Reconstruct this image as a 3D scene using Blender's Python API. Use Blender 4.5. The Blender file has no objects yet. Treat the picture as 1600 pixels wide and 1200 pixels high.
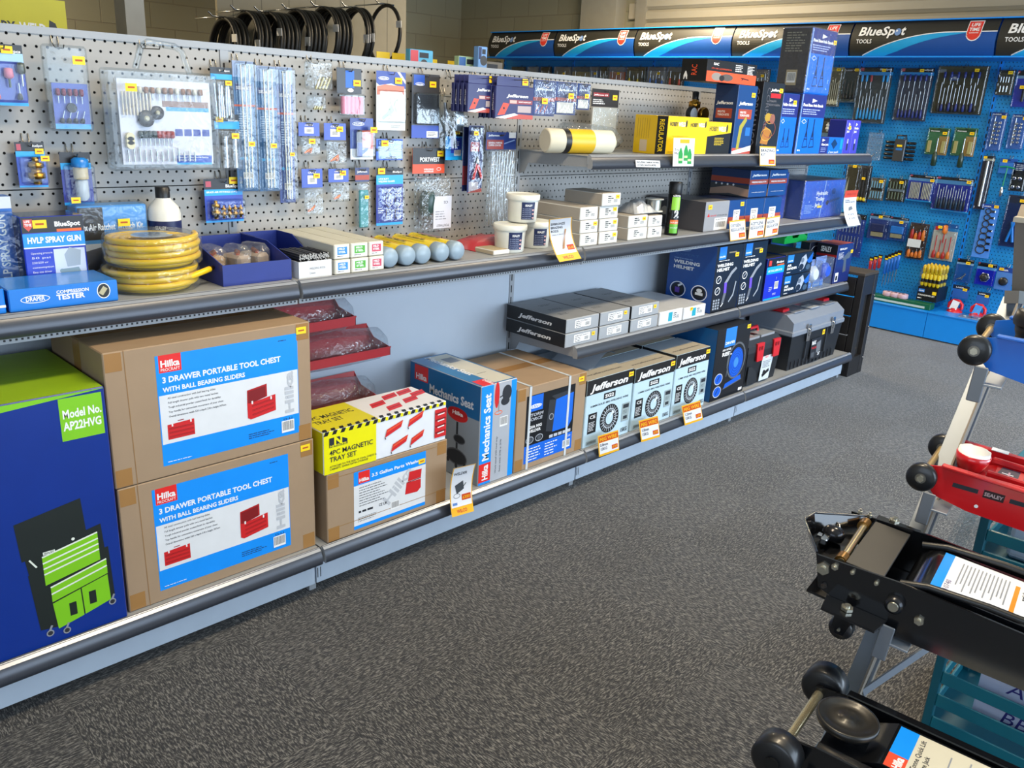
import bpy, math, random
from mathutils import Matrix, Vector
sc = bpy.context.scene
COL = sc.collection
# ------------------------------------------------------------ camera
RW = Matrix(((0.70818833,-0.18610033,0.68105503),(-0.70426677,-0.25421445,0.66285997),(0.04977557,-0.94907412,-0.31109598)))
FPX = 1327.86
CAM = Vector((0,0,1.5031))
cd = bpy.data.cameras.new('camera'); cam = bpy.data.objects.new('camera', cd); COL.objects.link(cam)
cd.sensor_width = 36; cd.lens = FPX/1600*36; cd.clip_start = .05; cd.clip_end = 60
m4 = Matrix((( RW[0][0], -RW[0][1], -RW[0][2], 0),(RW[1][0], -RW[1][1], -RW[1][2], 0),(RW[2][0], -RW[2][1], -RW[2][2], 0),(0,0,0,1)))
m4.translation = CAM; cam.matrix_world = m4
sc.camera = cam
# ------------------------------------------------------------ world, lights, exposure
w = bpy.data.worlds.new('world'); sc.world = w; w.use_nodes = True
w.node_tree.nodes['Background'].inputs[0].default_value = (.55,.68,.9,1)
w.node_tree.nodes['Background'].inputs[1].default_value = .35
def area(name, loc, rot, sx, sy, power, col):
    l = bpy.data.lights.new(name, 'AREA'); l.shape = 'RECTANGLE'; l.size = sx; l.size_y = sy; l.energy = power; l.color = col
    o = bpy.data.objects.new(name, l); COL.objects.link(o); o.location = loc; o.rotation_euler = rot
    return o
R_ = math.radians
area('window_daylight_and_fill', (2.0,-2.72,1.45), (R_(90),0,0), 3.1, 2.1, 80, (.68,.83,1))
area('window_daylight_and_fill', (5.2,-2.72,1.45), (R_(90),0,0), 3.1, 2.1, 140, (.68,.83,1))      # through the shop front glazing, towards +y
area('window_daylight_and_fill', (-1.72,-.6,1.6), (R_(90),0,R_(-90)), 3.0, 1.7, 24, (.70,.84,1))  # added fill from the left, brightens the left sides of the cartons
for lx, ly, pw in ((1.5,.9,34),(4.2,.9,40),(1.0,7.2,70),(5.9,4.6,80)):  # last lamp is an unseen extra, placed to brighten the blue wall
    area('ceiling_lamp_light', (lx,ly,2.93), (0,0,R_(0)), 1.2, .3, pw, (1,.80,.52))
sc.view_settings.view_transform = 'Standard'; sc.view_settings.look = 'None'
sc.view_settings.gamma = 1; sc.view_settings.use_curve_mapping = False
sc.view_settings.exposure = .7
# ------------------------------------------------------------ measuring helpers
def at(px, py, ax, val):
    d = RW @ Vector((px-800, py-600, FPX)); a = 'xyz'.index(ax)
    return CAM + d*((val-CAM[a])/d[a])
# ------------------------------------------------------------ materials
def lin(h):
    h = h.lstrip('#'); c = [int(h[i:i+2],16)/255 for i in (0,2,4)]
    return tuple((x/12.92 if x <= .04045 else ((x+.055)/1.055)**2.4) for x in c)+(1,)
MC = {}
def M(h, rough=.5, metal=0, coat=0, noise=.06, scale=14, bump=0, bscale=60):
    """principled material with a slight procedural variation of tone and gloss"""
    k = (h,rough,metal,coat,noise,scale,bump,bscale)
    if k in MC: return MC[k]
    m = bpy.data.materials.new('mat_%s' % h.lstrip('#')); m.use_nodes = True; nt = m.node_tree; N = nt.nodes; L = nt.links
    b = N['Principled BSDF']; b.inputs['Roughness'].default_value = rough; b.inputs['Metallic'].default_value = metal
    b.inputs['Coat Weight'].default_value = coat; b.inputs['Coat Roughness'].default_value = .12
    tc = N.new('ShaderNodeTexCoord'); nz = N.new('ShaderNodeTexNoise'); nz.inputs['Scale'].default_value = scale; nz.inputs['Detail'].default_value = 3
    L.new(tc.outputs['Object'], nz.inputs['Vector'])
    mx = N.new('ShaderNodeMix'); mx.data_type = 'RGBA'
    c = lin(h); lo = tuple(x*(1-noise*1.6) for x in c[:3])+(1,); hi = tuple(min(1,x*(1+noise)) for x in c[:3])+(1,)
    mx.inputs[6].default_value = lo; mx.inputs[7].default_value = hi
    L.new(nz.outputs['Fac'], mx.inputs[0]); L.new(mx.outputs[2], b.inputs['Base Color'])
    if bump:
        n2 = N.new('ShaderNodeTexNoise'); n2.inputs['Scale'].default_value = bscale; n2.inputs['Detail'].default_value = 2
        L.new(tc.outputs['Object'], n2.inputs['Vector'])
        bp = N.new('ShaderNodeBump'); bp.inputs['Strength'].default_value = bump; bp.inputs['Distance'].default_value = .004
        L.new(n2.outputs['Fac'], bp.inputs['Height']); L.new(bp.outputs['Normal'], b.inputs['Normal'])
        if coat: L.new(bp.outputs['Normal'], b.inputs['Coat Normal'])
    MC[k] = m; return m
def clearmat(name, tint='#f4f8fa', gl=.16, rough=.08, bump=.0, bscale=50, milky=0.0):
    """clear plastic: mostly see-through, with gloss and optional crinkles"""
    m = bpy.data.materials.new(name); m.use_nodes = True; nt = m.node_tree; N = nt.nodes; L = nt.links
    N.clear(); out = N.new('ShaderNodeOutputMaterial'); t = N.new('ShaderNodeBsdfTransparent'); g = N.new('ShaderNodeBsdfGlossy'); d = N.new('ShaderNodeBsdfDiffuse')
    t.inputs[0].default_value = lin(tint); g.inputs['Roughness'].default_value = rough; d.inputs[0].default_value = (.85,.87,.9,1)
    lw = N.new('ShaderNodeLayerWeight'); lw.inputs[0].default_value = .25
    mr = N.new('ShaderNodeMapRange'); mr.inputs[3].default_value = gl; mr.inputs[4].default_value = .45
    L.new(lw.outputs['Facing'], mr.inputs[0])
    tc = N.new('ShaderNodeTexCoord'); nz = N.new('ShaderNodeTexNoise'); nz.inputs['Scale'].default_value = bscale; nz.inputs['Detail'].default_value = 2
    nz.inputs['Distortion'].default_value = .6
    L.new(tc.outputs['Object'], nz.inputs['Vector'])
    bp = N.new('ShaderNodeBump'); bp.inputs['Strength'].default_value = bump; bp.inputs['Distance'].default_value = .012
    L.new(nz.outputs['Fac'], bp.inputs['Height'])
    for q in (g, d): L.new(bp.outputs['Normal'], q.inputs['Normal'])
    a = N.new('ShaderNodeMixShader'); b = N.new('ShaderNodeMixShader'); b.inputs[0].default_value = milky
    L.new(mr.outputs[0], a.inputs[0]); L.new(t.outputs[0], a.inputs[1]); L.new(g.outputs[0], a.inputs[2])
    L.new(a.outputs[0], b.inputs[1]); L.new(d.outputs[0], b.inputs[2]); L.new(b.outputs[0], out.inputs[0])
    return m
CLEAR = clearmat('clear_blister_plastic', gl=.022, bump=.25, bscale=30)
BAG = clearmat('clear_crinkled_bag', gl=.035, rough=.14, bump=.8, bscale=42, milky=.05)
WRAP = clearmat('clear_stretch_wrap', gl=.035, rough=.15, bump=.8, bscale=30, milky=.03)
GLASS = clearmat('window_glass', gl=.06, rough=.02)
def carpet():
    m = bpy.data.materials.new('carpet_tiles'); m.use_nodes = True; nt = m.node_tree; N = nt.nodes; L = nt.links
    b = N['Principled BSDF']; b.inputs['Roughness'].default_value = .95; b.inputs['Specular IOR Level'].default_value = .15; b.inputs['Sheen Weight'].default_value = .35; b.inputs['Sheen Roughness'].default_value = .4
    tc = N.new('ShaderNodeTexCoord')
    def fleck(sx, sy):
        mp = N.new('ShaderNodeMapping'); mp.inputs['Scale'].default_value = (sx,sy,1); mp.inputs['Rotation'].default_value = (0,0,.35)
        n = N.new('ShaderNodeTexNoise'); n.inputs['Scale'].default_value = 1; n.inputs['Detail'].default_value = 3; n.inputs['Roughness'].default_value = .65; n.inputs['Distortion'].default_value = .5
        L.new(tc.outputs['Object'], mp.inputs[0]); L.new(mp.outputs[0], n.inputs['Vector']); return n
    a, c = fleck(270,60), fleck(60,270)
    ch = N.new('ShaderNodeTexChecker'); ch.inputs['Scale'].default_value = 2; L.new(tc.outputs['Object'], ch.inputs['Vector'])
    mx = N.new('ShaderNodeMix'); L.new(ch.outputs['Fac'], mx.inputs[0]); L.new(a.outputs['Fac'], mx.inputs[2]); L.new(c.outputs['Fac'], mx.inputs[3])
    rp = N.new('ShaderNodeValToRGB'); e = rp.color_ramp.elements; e[0].position = .38; e[0].color = lin('#2a2b2e'); e[1].position = .64; e[1].color = lin('#85837f')
    e2 = e.new(.50); e2.color = lin('#403f3f')
    L.new(mx.outputs[0], rp.inputs[0])
    big = N.new('ShaderNodeTexNoise'); big.inputs['Scale'].default_value = 1.7; big.inputs['Detail'].default_value = 3; L.new(tc.outputs['Object'], big.inputs['Vector'])
    m2 = N.new('ShaderNodeMix'); m2.data_type = 'RGBA'; m2.blend_type = 'MULTIPLY'; m2.inputs[0].default_value = .35
    L.new(rp.outputs[0], m2.inputs[6]); L.new(big.outputs['Fac'], m2.inputs[7]); L.new(m2.outputs[2], b.inputs['Base Color'])
    bp = N.new('ShaderNodeBump'); bp.inputs['Strength'].default_value = .5; bp.inputs['Distance'].default_value = .003
    L.new(mx.outputs[0], bp.inputs['Height']); L.new(bp.outputs['Normal'], b.inputs['Normal'])
    return m
def pegmat(name, h, ax, pitch, hole, rough=.45, stag=True):
    """painted steel with round punched holes (open, one sees the dark inside of the wall unit)"""
    m = bpy.data.materials.new(name); m.use_nodes = True; nt = m.node_tree; N = nt.nodes; L = nt.links
    b = N['Principled BSDF']; b.inputs['Base Color'].default_value = lin(h); b.inputs['Roughness'].default_value = rough
    out = N['Material Output']; tc = N.new('ShaderNodeTexCoord'); sp = N.new('ShaderNodeSeparateXYZ'); L.new(tc.outputs['Object'], sp.inputs[0])
    def mt(op, a, bb=None, c=None):
        n = N.new('ShaderNodeMath'); n.operation = op
        for i, q in enumerate((a, bb, c)):
            if q is None: continue
            if isinstance(q, (int,float)): n.inputs[i].default_value = q
            else: L.new(q, n.inputs[i])
        return n.outputs[0]
    u = sp.outputs[ax]; v = sp.outputs[2]
    vv = mt('DIVIDE', v, pitch); row = mt('FLOOR', vv)
    uu = mt('DIVIDE', u, pitch)
    if stag: uu = mt('ADD', uu, mt('MULTIPLY', mt('PINGPONG', row, 1), .5))
    fu = mt('SUBTRACT', mt('FRACT', uu), .5); fv = mt('SUBTRACT', mt('FRACT', vv), .5)
    r = mt('SQRT', mt('ADD', mt('MULTIPLY', fu, fu), mt('MULTIPLY', fv, fv)))
    mask = mt('LESS_THAN', r, hole/pitch)
    t = N.new('ShaderNodeBsdfTransparent'); ms = N.new('ShaderNodeMixShader')
    L.new(mask, ms.inputs[0]); L.new(b.outputs[0], ms.inputs[1]); L.new(t.outputs[0], ms.inputs[2]); L.new(ms.outputs[0], out.inputs[0])
    return m
def blockmat():
    m = bpy.data.materials.new('painted_blockwork'); m.use_nodes = True; nt = m.node_tree; N = nt.nodes; L = nt.links
    b = N['Principled BSDF']; b.inputs['Roughness'].default_value = .8
    tc = N.new('ShaderNodeTexCoord'); sp = N.new('ShaderNodeSeparateXYZ'); L.new(tc.outputs['Object'], sp.inputs[0])
    ad = N.new('ShaderNodeMath'); L.new(sp.outputs[0], ad.inputs[0]); L.new(sp.outputs[1], ad.inputs[1])
    cb = N.new('ShaderNodeCombineXYZ'); L.new(ad.outputs[0], cb.inputs[0]); L.new(sp.outputs[2], cb.inputs[1])
    br = N.new('ShaderNodeTexBrick'); br.inputs['Scale'].default_value = 1; br.inputs['Brick Width'].default_value = .45; br.inputs['Row Height'].default_value = .225
    br.inputs['Mortar Size'].default_value = .006; br.inputs['Mortar Smooth'].default_value = .5
    br.inputs['Color1'].default_value = lin('#9b9780'); br.inputs['Color2'].default_value = lin('#95917a'); br.inputs['Mortar'].default_value = lin('#8f8873')
    L.new(cb.outputs[0], br.inputs['Vector']); L.new(br.outputs['Color'], b.inputs['Base Color'])
    bp = N.new('ShaderNodeBump'); bp.inputs['Strength'].default_value = .5; bp.invert = True; bp.inputs['Distance'].default_value = .01
    L.new(br.outputs['Fac'], bp.inputs['Height']); L.new(bp.outputs['Normal'], b.inputs['Normal'])
    return m
# ------------------------------------------------------------ text cache
TX = {}
def txt(s, bold, shear):
    k = (s,bold,shear)
    if k in TX: return TX[k]
    c = bpy.data.curves.new('t','FONT'); c.body = s; c.size = 1; c.offset = bold; c.shear = shear; c.resolution_u = 2; c.fill_mode = 'FRONT'
    o = bpy.data.objects.new('t', c); COL.objects.link(o)
    dg = bpy.context.evaluated_depsgraph_get(); me = o.evaluated_get(dg).to_mesh()
    vs = [(v.co.x, v.co.y) for v in me.vertices]; fs = [tuple(p.vertices) for p in me.polygons]
    o.evaluated_get(dg).to_mesh_clear(); bpy.data.objects.remove(o); bpy.data.curves.remove(c)
    TX[k] = (vs, fs); return TX[k]
CAPH = .72
# ------------------------------------------------------------ mesh builder
class B:
    def __init__(s):
        s.v=[]; s.f=[]; s.mi=[]; s.mats=[]; s.T=Matrix(); s.lay=0; s.sm=[]; s.sub=0; s.fr=(Vector((0,0,0)),Vector((1,0,0)),Vector((0,0,1)),Vector((0,-1,0)))
    def m(s, mt):
        if mt not in s.mats: s.mats.append(mt)
        return s.mats.index(mt)
    def add(s, vs, fs, mt, smooth=False):
        n = len(s.v); s.v += [s.T @ Vector(q) for q in vs]; i = s.m(mt)
        for f in fs: s.f.append([n+a for a in f]); s.mi.append(i); s.sm.append(smooth)
    def box(s, x0,y0,z0,x1,y1,z1, mt, bev=0):
        if bev:
            b = bev; prof = []
            # chamfered box: 24 verts
            vs = []; X=(x0,x1); Y=(y0,y1); Z=(z0,z1)
            idx = {}
            for i in (0,1):
                for j in (0,1):
                    for k in (0,1):
                        sx = b if i==0 else -b; sy = b if j==0 else -b; sz = b if k==0 else -b
                        idx[(i,j,k,0)] = len(vs); vs.append((X[i],Y[j]+sy,Z[k]+sz))
                        idx[(i,j,k,1)] = len(vs); vs.append((X[i]+sx,Y[j],Z[k]+sz))
                        idx[(i,j,k,2)] = len(vs); vs.append((X[i]+sx,Y[j]+sy,Z[k]))
            fs = []
            I = idx
            for i in (0,1):
                q=[I[(i,0,0,0)],I[(i,1,0,0)],I[(i,1,1,0)],I[(i,0,1,0)]]; fs.append(q if i else q[::-1])
                q=[I[(0,i,0,1)],I[(1,i,0,1)],I[(1,i,1,1)],I[(0,i,1,1)]]; fs.append(q if not i else q[::-1])
                q=[I[(0,0,i,2)],I[(1,0,i,2)],I[(1,1,i,2)],I[(0,1,i,2)]]; fs.append(q if i else q[::-1])
            for i in (0,1):
                for j in (0,1):
                    fs.append([I[(i,j,0,0)],I[(i,j,0,1)],I[(i,j,1,1)],I[(i,j,1,0)]])
                    fs.append([I[(i,0,j,0)],I[(i,0,j,2)],I[(i,1,j,2)],I[(i,1,j,0)]])
                    fs.append([I[(0,i,j,1)],I[(0,i,j,2)],I[(1,i,j,2)],I[(1,i,j,1)]])
                    for k in (0,1): fs.append([I[(i,j,k,0)],I[(i,j,k,1)],I[(i,j,k,2)]])
            s.add(vs, fs, mt); return
        vs = [(x0,y0,z0),(x1,y0,z0),(x1,y1,z0),(x0,y1,z0),(x0,y0,z1),(x1,y0,z1),(x1,y1,z1),(x0,y1,z1)]
        s.add(vs, [(0,3,2,1),(4,5,6,7),(0,1,5,4),(1,2,6,5),(2,3,7,6),(3,0,4,7)], mt)
    def quad(s, pts, mt): s.add(pts, [tuple(range(len(pts)))], mt)
    def prism(s, pts, axis, a, b, mt, smooth=False):
        """polygon pts (2D) extruded along axis from a to b; 2D order: x->(y,z) y->(x,z) z->(x,y)"""
        def P(p, t): return {'x':(t,p[0],p[1]),'y':(p[0],t,p[1]),'z':(p[0],p[1],t)}[axis]
        n = len(pts); vs = [P(p,a) for p in pts]+[P(p,b) for p in pts]
        fs = [tuple(range(n))[::-1], tuple(range(n,2*n))]
        s.add(vs, fs, mt); s.add(vs, [(i,(i+1)%n,n+(i+1)%n,n+i) for i in range(n)], mt, smooth)
    def sheet(s, pts, axis, a, b, mt, smooth=True):
        def P(p, t): return {'x':(t,p[0],p[1]),'y':(p[0],t,p[1]),'z':(p[0],p[1],t)}[axis]
        n = len(pts); vs = [P(p,a) for p in pts]+[P(p,b) for p in pts]
        s.add(vs, [(i,i+1,n+i+1,n+i) for i in range(n-1)], mt, smooth)
    def tube(s, path, r, mt, seg=8, cap=True, closed=False, smooth=True):
        P = [Vector(p) for p in path]; n = len(P); vs = []; rr = r if isinstance(r,(list,tuple)) else [r]*n
        up = Vector((0,0,1)); prev = None
        for i, p in enumerate(P):
            a = P[(i-1)%n] if (i or closed) else p; b = P[(i+1)%n] if (i<n-1 or closed) else p
            t = (b-a).normalized()
            if prev is None: ref = up if abs(t.z) < .9 else Vector((1,0,0)); u = t.cross(ref).normalized()
            else:
                u = prev - t*prev.dot(t)
                u = u.normalized() if u.length > 1e-6 else t.orthogonal().normalized()
            prev = u; w_ = t.cross(u)
            for k in range(seg):
                an = 2*math.pi*k/seg; vs.append(p+(u*math.cos(an)+w_*math.sin(an))*rr[i])
        fs = []
        for i in range(n if closed else n-1):
            for k in range(seg):
                j = (i+1)%n; fs.append((i*seg+k, i*seg+(k+1)%seg, j*seg+(k+1)%seg, j*seg+k))
        s.add(vs, fs, mt, smooth)
        if cap and not closed: s.add(vs, [tuple(range(seg))[::-1], tuple(range((n-1)*seg,n*seg))], mt)
    def lathe(s, prof, o, ax, mt, seg=20, smooth=True):
        """prof [(r,h)] about axis vector ax from origin o"""
        o = Vector(o); a = Vector(ax).normalized(); u = a.orthogonal().normalized(); w_ = a.cross(u); vs = []
        for r, h in prof:
            for k in range(seg):
                an = 2*math.pi*k/seg; vs.append(o+a*h+(u*math.cos(an)+w_*math.sin(an))*r)
        n = len(prof); fs = []
        for i in range(n-1):
            for k in range(seg): fs.append((i*seg+k, i*seg+(k+1)%seg, (i+1)*seg+(k+1)%seg, (i+1)*seg+k))
        s.add(vs, fs, mt, smooth)
        s.add(vs, [tuple(range(seg))[::-1], tuple(range((n-1)*seg,n*seg))], mt)
    # ---- printing on a flat face
    def face(s, o, u, v):
        u = Vector(u); v = Vector(v); s.fr = (Vector(o), u, v, u.cross(v).normalized())
    def P2(s, u, v, l=None):
        o, U, V, n = s.fr; return o+U*u+V*v+n*(.0002+.00003*(s.lay if l is None else l))
    def rect(s, u0,v0,u1,v1, mt):
        s.lay += 1
        n = max(1, int(math.ceil((v1-v0)/s.sub))) if s.sub else 1
        for i in range(n):
            a, c = v0+(v1-v0)*i/n, v0+(v1-v0)*(i+1)/n
            s.quad([s.P2(u0,a),s.P2(u1,a),s.P2(u1,c),s.P2(u0,c)], mt)
    def poly(s, pts, mt):
        s.lay += 1; s.quad([s.P2(*p) for p in pts], mt)
    def ell(s, u, v, ru, rv, mt, seg=20, a0=0):
        s.poly([(u+ru*math.cos(a0+2*math.pi*k/seg), v+rv*math.sin(a0+2*math.pi*k/seg)) for k in range(seg)], mt)
    def ringp(s, u, v, ru, rv, w_, mt, seg=20):
        s.lay += 1
        a = [s.P2(u+ru*math.cos(2*math.pi*k/seg), v+rv*math.sin(2*math.pi*k/seg)) for k in range(seg)]
        b = [s.P2(u+(ru-w_)*math.cos(2*math.pi*k/seg), v+(rv-w_)*math.sin(2*math.pi*k/seg)) for k in range(seg)]
        s.add(a+b, [(k,(k+1)%seg,seg+(k+1)%seg,seg+k) for k in range(seg)], mt)
    def line(s, u0,v0,u1,v1,w_, mt):
        d = Vector((u1-u0,v1-v0)); d.normalize(); q = Vector((-d.y,d.x))*w_/2
        s.poly([(u0-q.x,v0-q.y),(u1-q.x,v1-q.y),(u1+q.x,v1+q.y),(u0+q.x,v0+q.y)], mt)
    def text(s, t, u, v, h, mt, w=None, bold=0, sh=0, rot=0, al='L', sx=1, lead=1.15):
        """h = capital height; w = total width the widest line is squeezed or stretched to; v = baseline of the first line"""
        lines = t.split('\n'); s.lay += 6 if s.sub else 1; k = h/CAPH
        ws = [max([q[0] for q in txt(a,bold,sh)[0]] or [1]) for a in lines]
        fx = k*sx if w is None else w/max(ws)
        ca, sa = math.cos(rot), math.sin(rot)
        for i, a in enumerate(lines):
            vs, fs = txt(a,bold,sh)
            ox = 0 if al == 'L' else (-ws[i]*fx/2 if al == 'C' else -ws[i]*fx)
            pts = []
            for (x,y) in vs:
                X = x*fx+ox; Y = y*k-i*h*lead*1.25
                pts.append(s.P2(u+X*ca-Y*sa, v+X*sa+Y*ca))
            s.add(pts, fs, mt)
    def bars(s, u, v, w_, n, dv, mt, seed=1, h=.45, ragged=.35):
        r = random.Random(seed)
        for i in range(n):
            ww = w_*(1-ragged*r.random()); x = u; s.lay += 0 if i else 1
            while x < u+ww-.001:
                l = min((.5+1.5*r.random())*dv*1.2, u+ww-x)
                s.quad([s.P2(x,v-i*dv),s.P2(x+l,v-i*dv),s.P2(x+l,v-i*dv+dv*h),s.P2(x,v-i*dv+dv*h)], mt); x += l+dv*.35
    def barcode(s, u, v, w_, h, seed=2):
        s.rect(u,v,u+w_,v+h,WHITE); r = random.Random(seed); x = u+w_*.08; s.lay += 1
        while x < u+w_*.9:
            b = w_*(.015+.035*r.random()); s.quad([s.P2(x,v+h*.18),s.P2(x+b,v+h*.18),s.P2(x+b,v+h*.92),s.P2(x,v+h*.92)], BLACK); x += b+w_*(.02+.03*r.random())
    def build(s, name, parent=None, loc=None, rz=None):
        me = bpy.data.meshes.new(name); me.from_pydata([tuple(q) for q in s.v], [], s.f); 
        for q in s.mats: me.materials.append(q)
        me.polygons.foreach_set('material_index', s.mi); me.polygons.foreach_set('use_smooth', s.sm); me.update()
        o = bpy.data.objects.new(name, me); COL.objects.link(o)
        if parent: o.parent = parent
        if loc is not None: o.location = loc
        if rz is not None: o.rotation_euler = (0,0,rz)
        return o
def tag(o, label=None, cat=None, group=None, kind=None):
    if label: o['label'] = label
    if cat: o['category'] = cat
    if group: o['group'] = group
    if kind: o['kind'] = kind
    return o
def thing(name, label, cat, loc, rz=0, group=None, rot=None):
    o = bpy.data.objects.new(name, None); COL.objects.link(o); o.empty_display_size = .05
    o.location = loc; o.rotation_euler = rot if rot else (0,0,rz); return tag(o, label, cat, group)
def dup(root, loc, label, rz=None):
    r = root.copy(); COL.objects.link(r); r.location = loc; r['label'] = label
    if rz is not None: r.rotation_euler = (0,0,rz)
    for ch in root.children:
        c = ch.copy(); COL.objects.link(c); c.parent = r
        for g in ch.children:
            d = g.copy(); COL.objects.link(d); d.parent = c
    return r
# palette
WHITE = M('#e8e9ea',.45); BLACK = M('#141416',.4); YEL = M('#f2cf10',.5); GREY = M('#8d9094',.4); DGREY = M('#3a3c40',.45)
LGREY = M('#b9bcc0',.4); RED = M('#c81f22',.4); ORANGE = M('#e8631c',.45); BLUE = M('#1557b0',.4); NAVY = M('#16254f',.4); SKY = M('#1b86d6',.4)
CYAN = M('#1490d8',.4); GREEN = M('#49a02c',.4); STEEL = M('#b5b8bb',.25,1); CHROME = M('#d5d7da',.12,1); BRASS = M('#b98a3a',.28,1); COPPER = M('#c06a44',.3,1)
SHELF = M('#94989d',.38,noise=.03); RAIL = M('#41454e',.32,.3,noise=.03); CARD = M('#9a8268',.75,noise=.07,scale=9,bump=.15,bscale=25); TAPE = M('#9c7445',.25)
GBLK = M('#1a1b1e',.25,coat=.3); PINK = M('#d8829c',.5); REDP = M('#b01c24',.35)
def sticker(parent, o, u, v, a=0, b=0, w_=.032, h=.02, name='price_sticker'):
    """yellow price sticker lying on a face given by frame o,u,v"""
    q = B(); q.face(o,u,v); q.lay = 40; q.rect(a,b,a+w_,b+h,YEL); q.rect(a+w_*.2,b+h*.38,a+w_*.8,b+h*.62,M('#b0501a',.6)); q.build(name, parent)
# ------------------------------------------------------------ room shell
XW, YW, ZC = 7.5, 8.5, 3.0
def struct(b, name, lab=None): o = b.build(name); o['kind'] = 'structure'; return o
b = B(); b.box(-1.9,-2.8,-.05,XW,YW,0,carpet()); struct(b,'floor')
b = B(); b.box(-1.9,-2.8,ZC,XW,YW,ZC+.05,M('#cfccc0',.8)); struct(b,'ceiling')
BLK = blockmat()
b = B(); b.box(-1.9,YW,0,XW,YW+.1,ZC,BLK); struct(b,'wall_back')
b = B(); b.box(XW,-2.8,0,XW+.1,YW+.1,ZC,BLK)
b.box(XW-.16,5.95,0,XW,6.42,ZC,M('#a39d8c',.7)); b.box(XW-.05,6.42,0,XW,6.5,ZC,M('#8b8576',.7)); struct(b,'wall_right')
WP = M('#c9c6bd',.8)
b = B()      # front wall around the big shop window
b.box(-1.9,-2.95,0,XW,-2.8,.38,WP); b.box(-1.9,-2.95,2.52,XW,-2.8,ZC,WP); b.box(-1.9,-2.95,.38,.38,-2.8,2.52,WP); b.box(6.82,-2.95,.38,XW,-2.8,2.52,WP); struct(b,'wall_front')
b = B()
b.box(-2.0,-2.95,0,-1.9,YW+.1,.7,WP); b.box(-2.0,-2.95,2.48,-1.9,YW+.1,ZC,WP); b.box(-2.0,-2.95,.7,-1.9,-2.12,2.48,WP); b.box(-2.0,.92,.7,-1.9,YW+.1,2.48,WP); struct(b,'wall_left')
FR = M('#55585c',.35,.5)
b = B()
for x in (.38,2.0,3.6,5.2,6.78): b.box(x,-2.92,.38,x+.04,-2.86,2.52,FR)
b.box(.38,-2.92,.38,6.82,-2.86,.43,FR); b.box(.38,-2.92,2.47,6.82,-2.86,2.52,FR); b.box(.4,-2.895,.4,6.8,-2.89,2.5,GLASS); struct(b,'window_1')
b = B()
for y in (-2.12,-.62,.88): b.box(-1.98,y,.7,-1.93,y+.04,2.48,FR)
b.box(-1.98,-2.12,.7,-1.93,.92,.75,FR); b.box(-1.98,-2.12,2.43,-1.93,.92,2.48,FR); b.box(-1.96,-2.1,.72,-1.955,.9,2.46,GLASS); struct(b,'added_side_window')  # unseen side window, added to go with the left fill light
# roller shutter over the far opening
b = B(); SH = M('#a49d8b',.5,noise=.03)
pts = []
z = 1.9
while z < 2.93:
    pts += [(XW-.09,z),(XW-.115,z+.025),(XW-.115,z+.085),(XW-.09,z+.105),(XW-.08,z+.11)]; z += .115
b.sheet(pts,'y',.2,5.6,SH,False); b.box(XW-.13,5.6,0,XW-.001,5.72,ZC,M('#918b7c',.6)); b.box(XW-.078,.2,0,XW-.07,5.6,2.95,M('#b07a3c',.6)); struct(b,'door_1')
# pillar and dark bulkhead behind the shelving on the left
c = at(197,10,'y',4.2); d = at(215,10,'y',4.2)
b = B(); b.box(c.x-.005,4.2,0,d.x+.03,4.32,ZC,M('#a8a398',.7)); struct(b,'trim_1')
b = B(); b.box(-1.9,4.6,2.12,2.35,5.6,ZC,M('#7b7a58',.7)); struct(b,'trim_2')
# ------------------------------------------------------------ ceiling strip lamps
EM = bpy.data.materials.new('lamp_diffuser'); EM.use_nodes = True
EM.node_tree.nodes['Principled BSDF'].inputs['Emission Color'].default_value = (1,.9,.75,1); EM.node_tree.nodes['Principled BSDF'].inputs['Emission Strength'].default_value = 5
for lx, ly, wh in ((1.5,.9,'above the aisle near the big cartons'),(4.2,.9,'above the aisle near the blue display wall'),(1.0,7.2,'behind the long grey shelving on the left'),(5.9,4.6,'added behind the long grey shelving to brighten the blue wall')):  # last fixture goes with the lamp added for the blue wall
    t = thing('strip_light','white ceiling strip light '+wh,'light',(lx,ly,2.999),0,'ceiling strip lights')
    b = B(); b.box(-.66,-.19,-.045,.66,.19,0,WHITE); b.build('housing',t); b = B(); b.box(-.62,-.16,-.052,.62,.16,-.0451,EM); b.build('diffuser',t)
# ------------------------------------------------------------ long grey shelving unit
X0 = 1.28; BAY = 1.25; YP = 2.496; YK = 2.067; XE = X0+3*BAY; XS = X0-2*BAY; ZT = 1.633
PEG = pegmat('perforated_grey_panel','#9c9a96',0,.0262,.0036); PLAIN = M('#b2bcc8',.38,noise=.02)
t = thing('shelving_unit','long light grey gondola shelving unit with perforated back panels','shelving unit',((XS+XE)/2,YP,0))
def ch(b, name, label=None):
    o = b.build(name); o.parent = t; o.matrix_parent_inverse = Matrix.Translation(t.location).inverted()
    if label: o['label'] = label
    return o
for k in range(5):
    x = XS+k*BAY
    b = B(); b.box(x+.014,YP,.86,x+BAY-.014,YP+.0015,1.229,PEG); ch(b,'perforated_panel')
    b = B(); b.box(x+.014,YP,1.232,x+BAY-.014,YP+.0015,ZT-.018,PEG); ch(b,'perforated_panel')
    b = B(); b.box(x+.014,YP,.15,x+BAY-.014,YP+.0015,.857,PLAIN); ch(b,'plain_panel')
    b = B(); b.box(x+.003,YK,.032,x+BAY-.004,YK+.02,.125,M('#b4c0ce',.4)); ch(b,'kick_plate')
b = B(); b.box(XS,YP+.06,.02,XE,YP+.062,ZT-.01,DGREY); ch(b,'rear_panel')
b = B(); b.box(XS,YP-.004,ZT-.018,XE,YP+.064,ZT,SHELF); ch(b,'top_rail')
SLOT = M('#17181b',.6)
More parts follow.
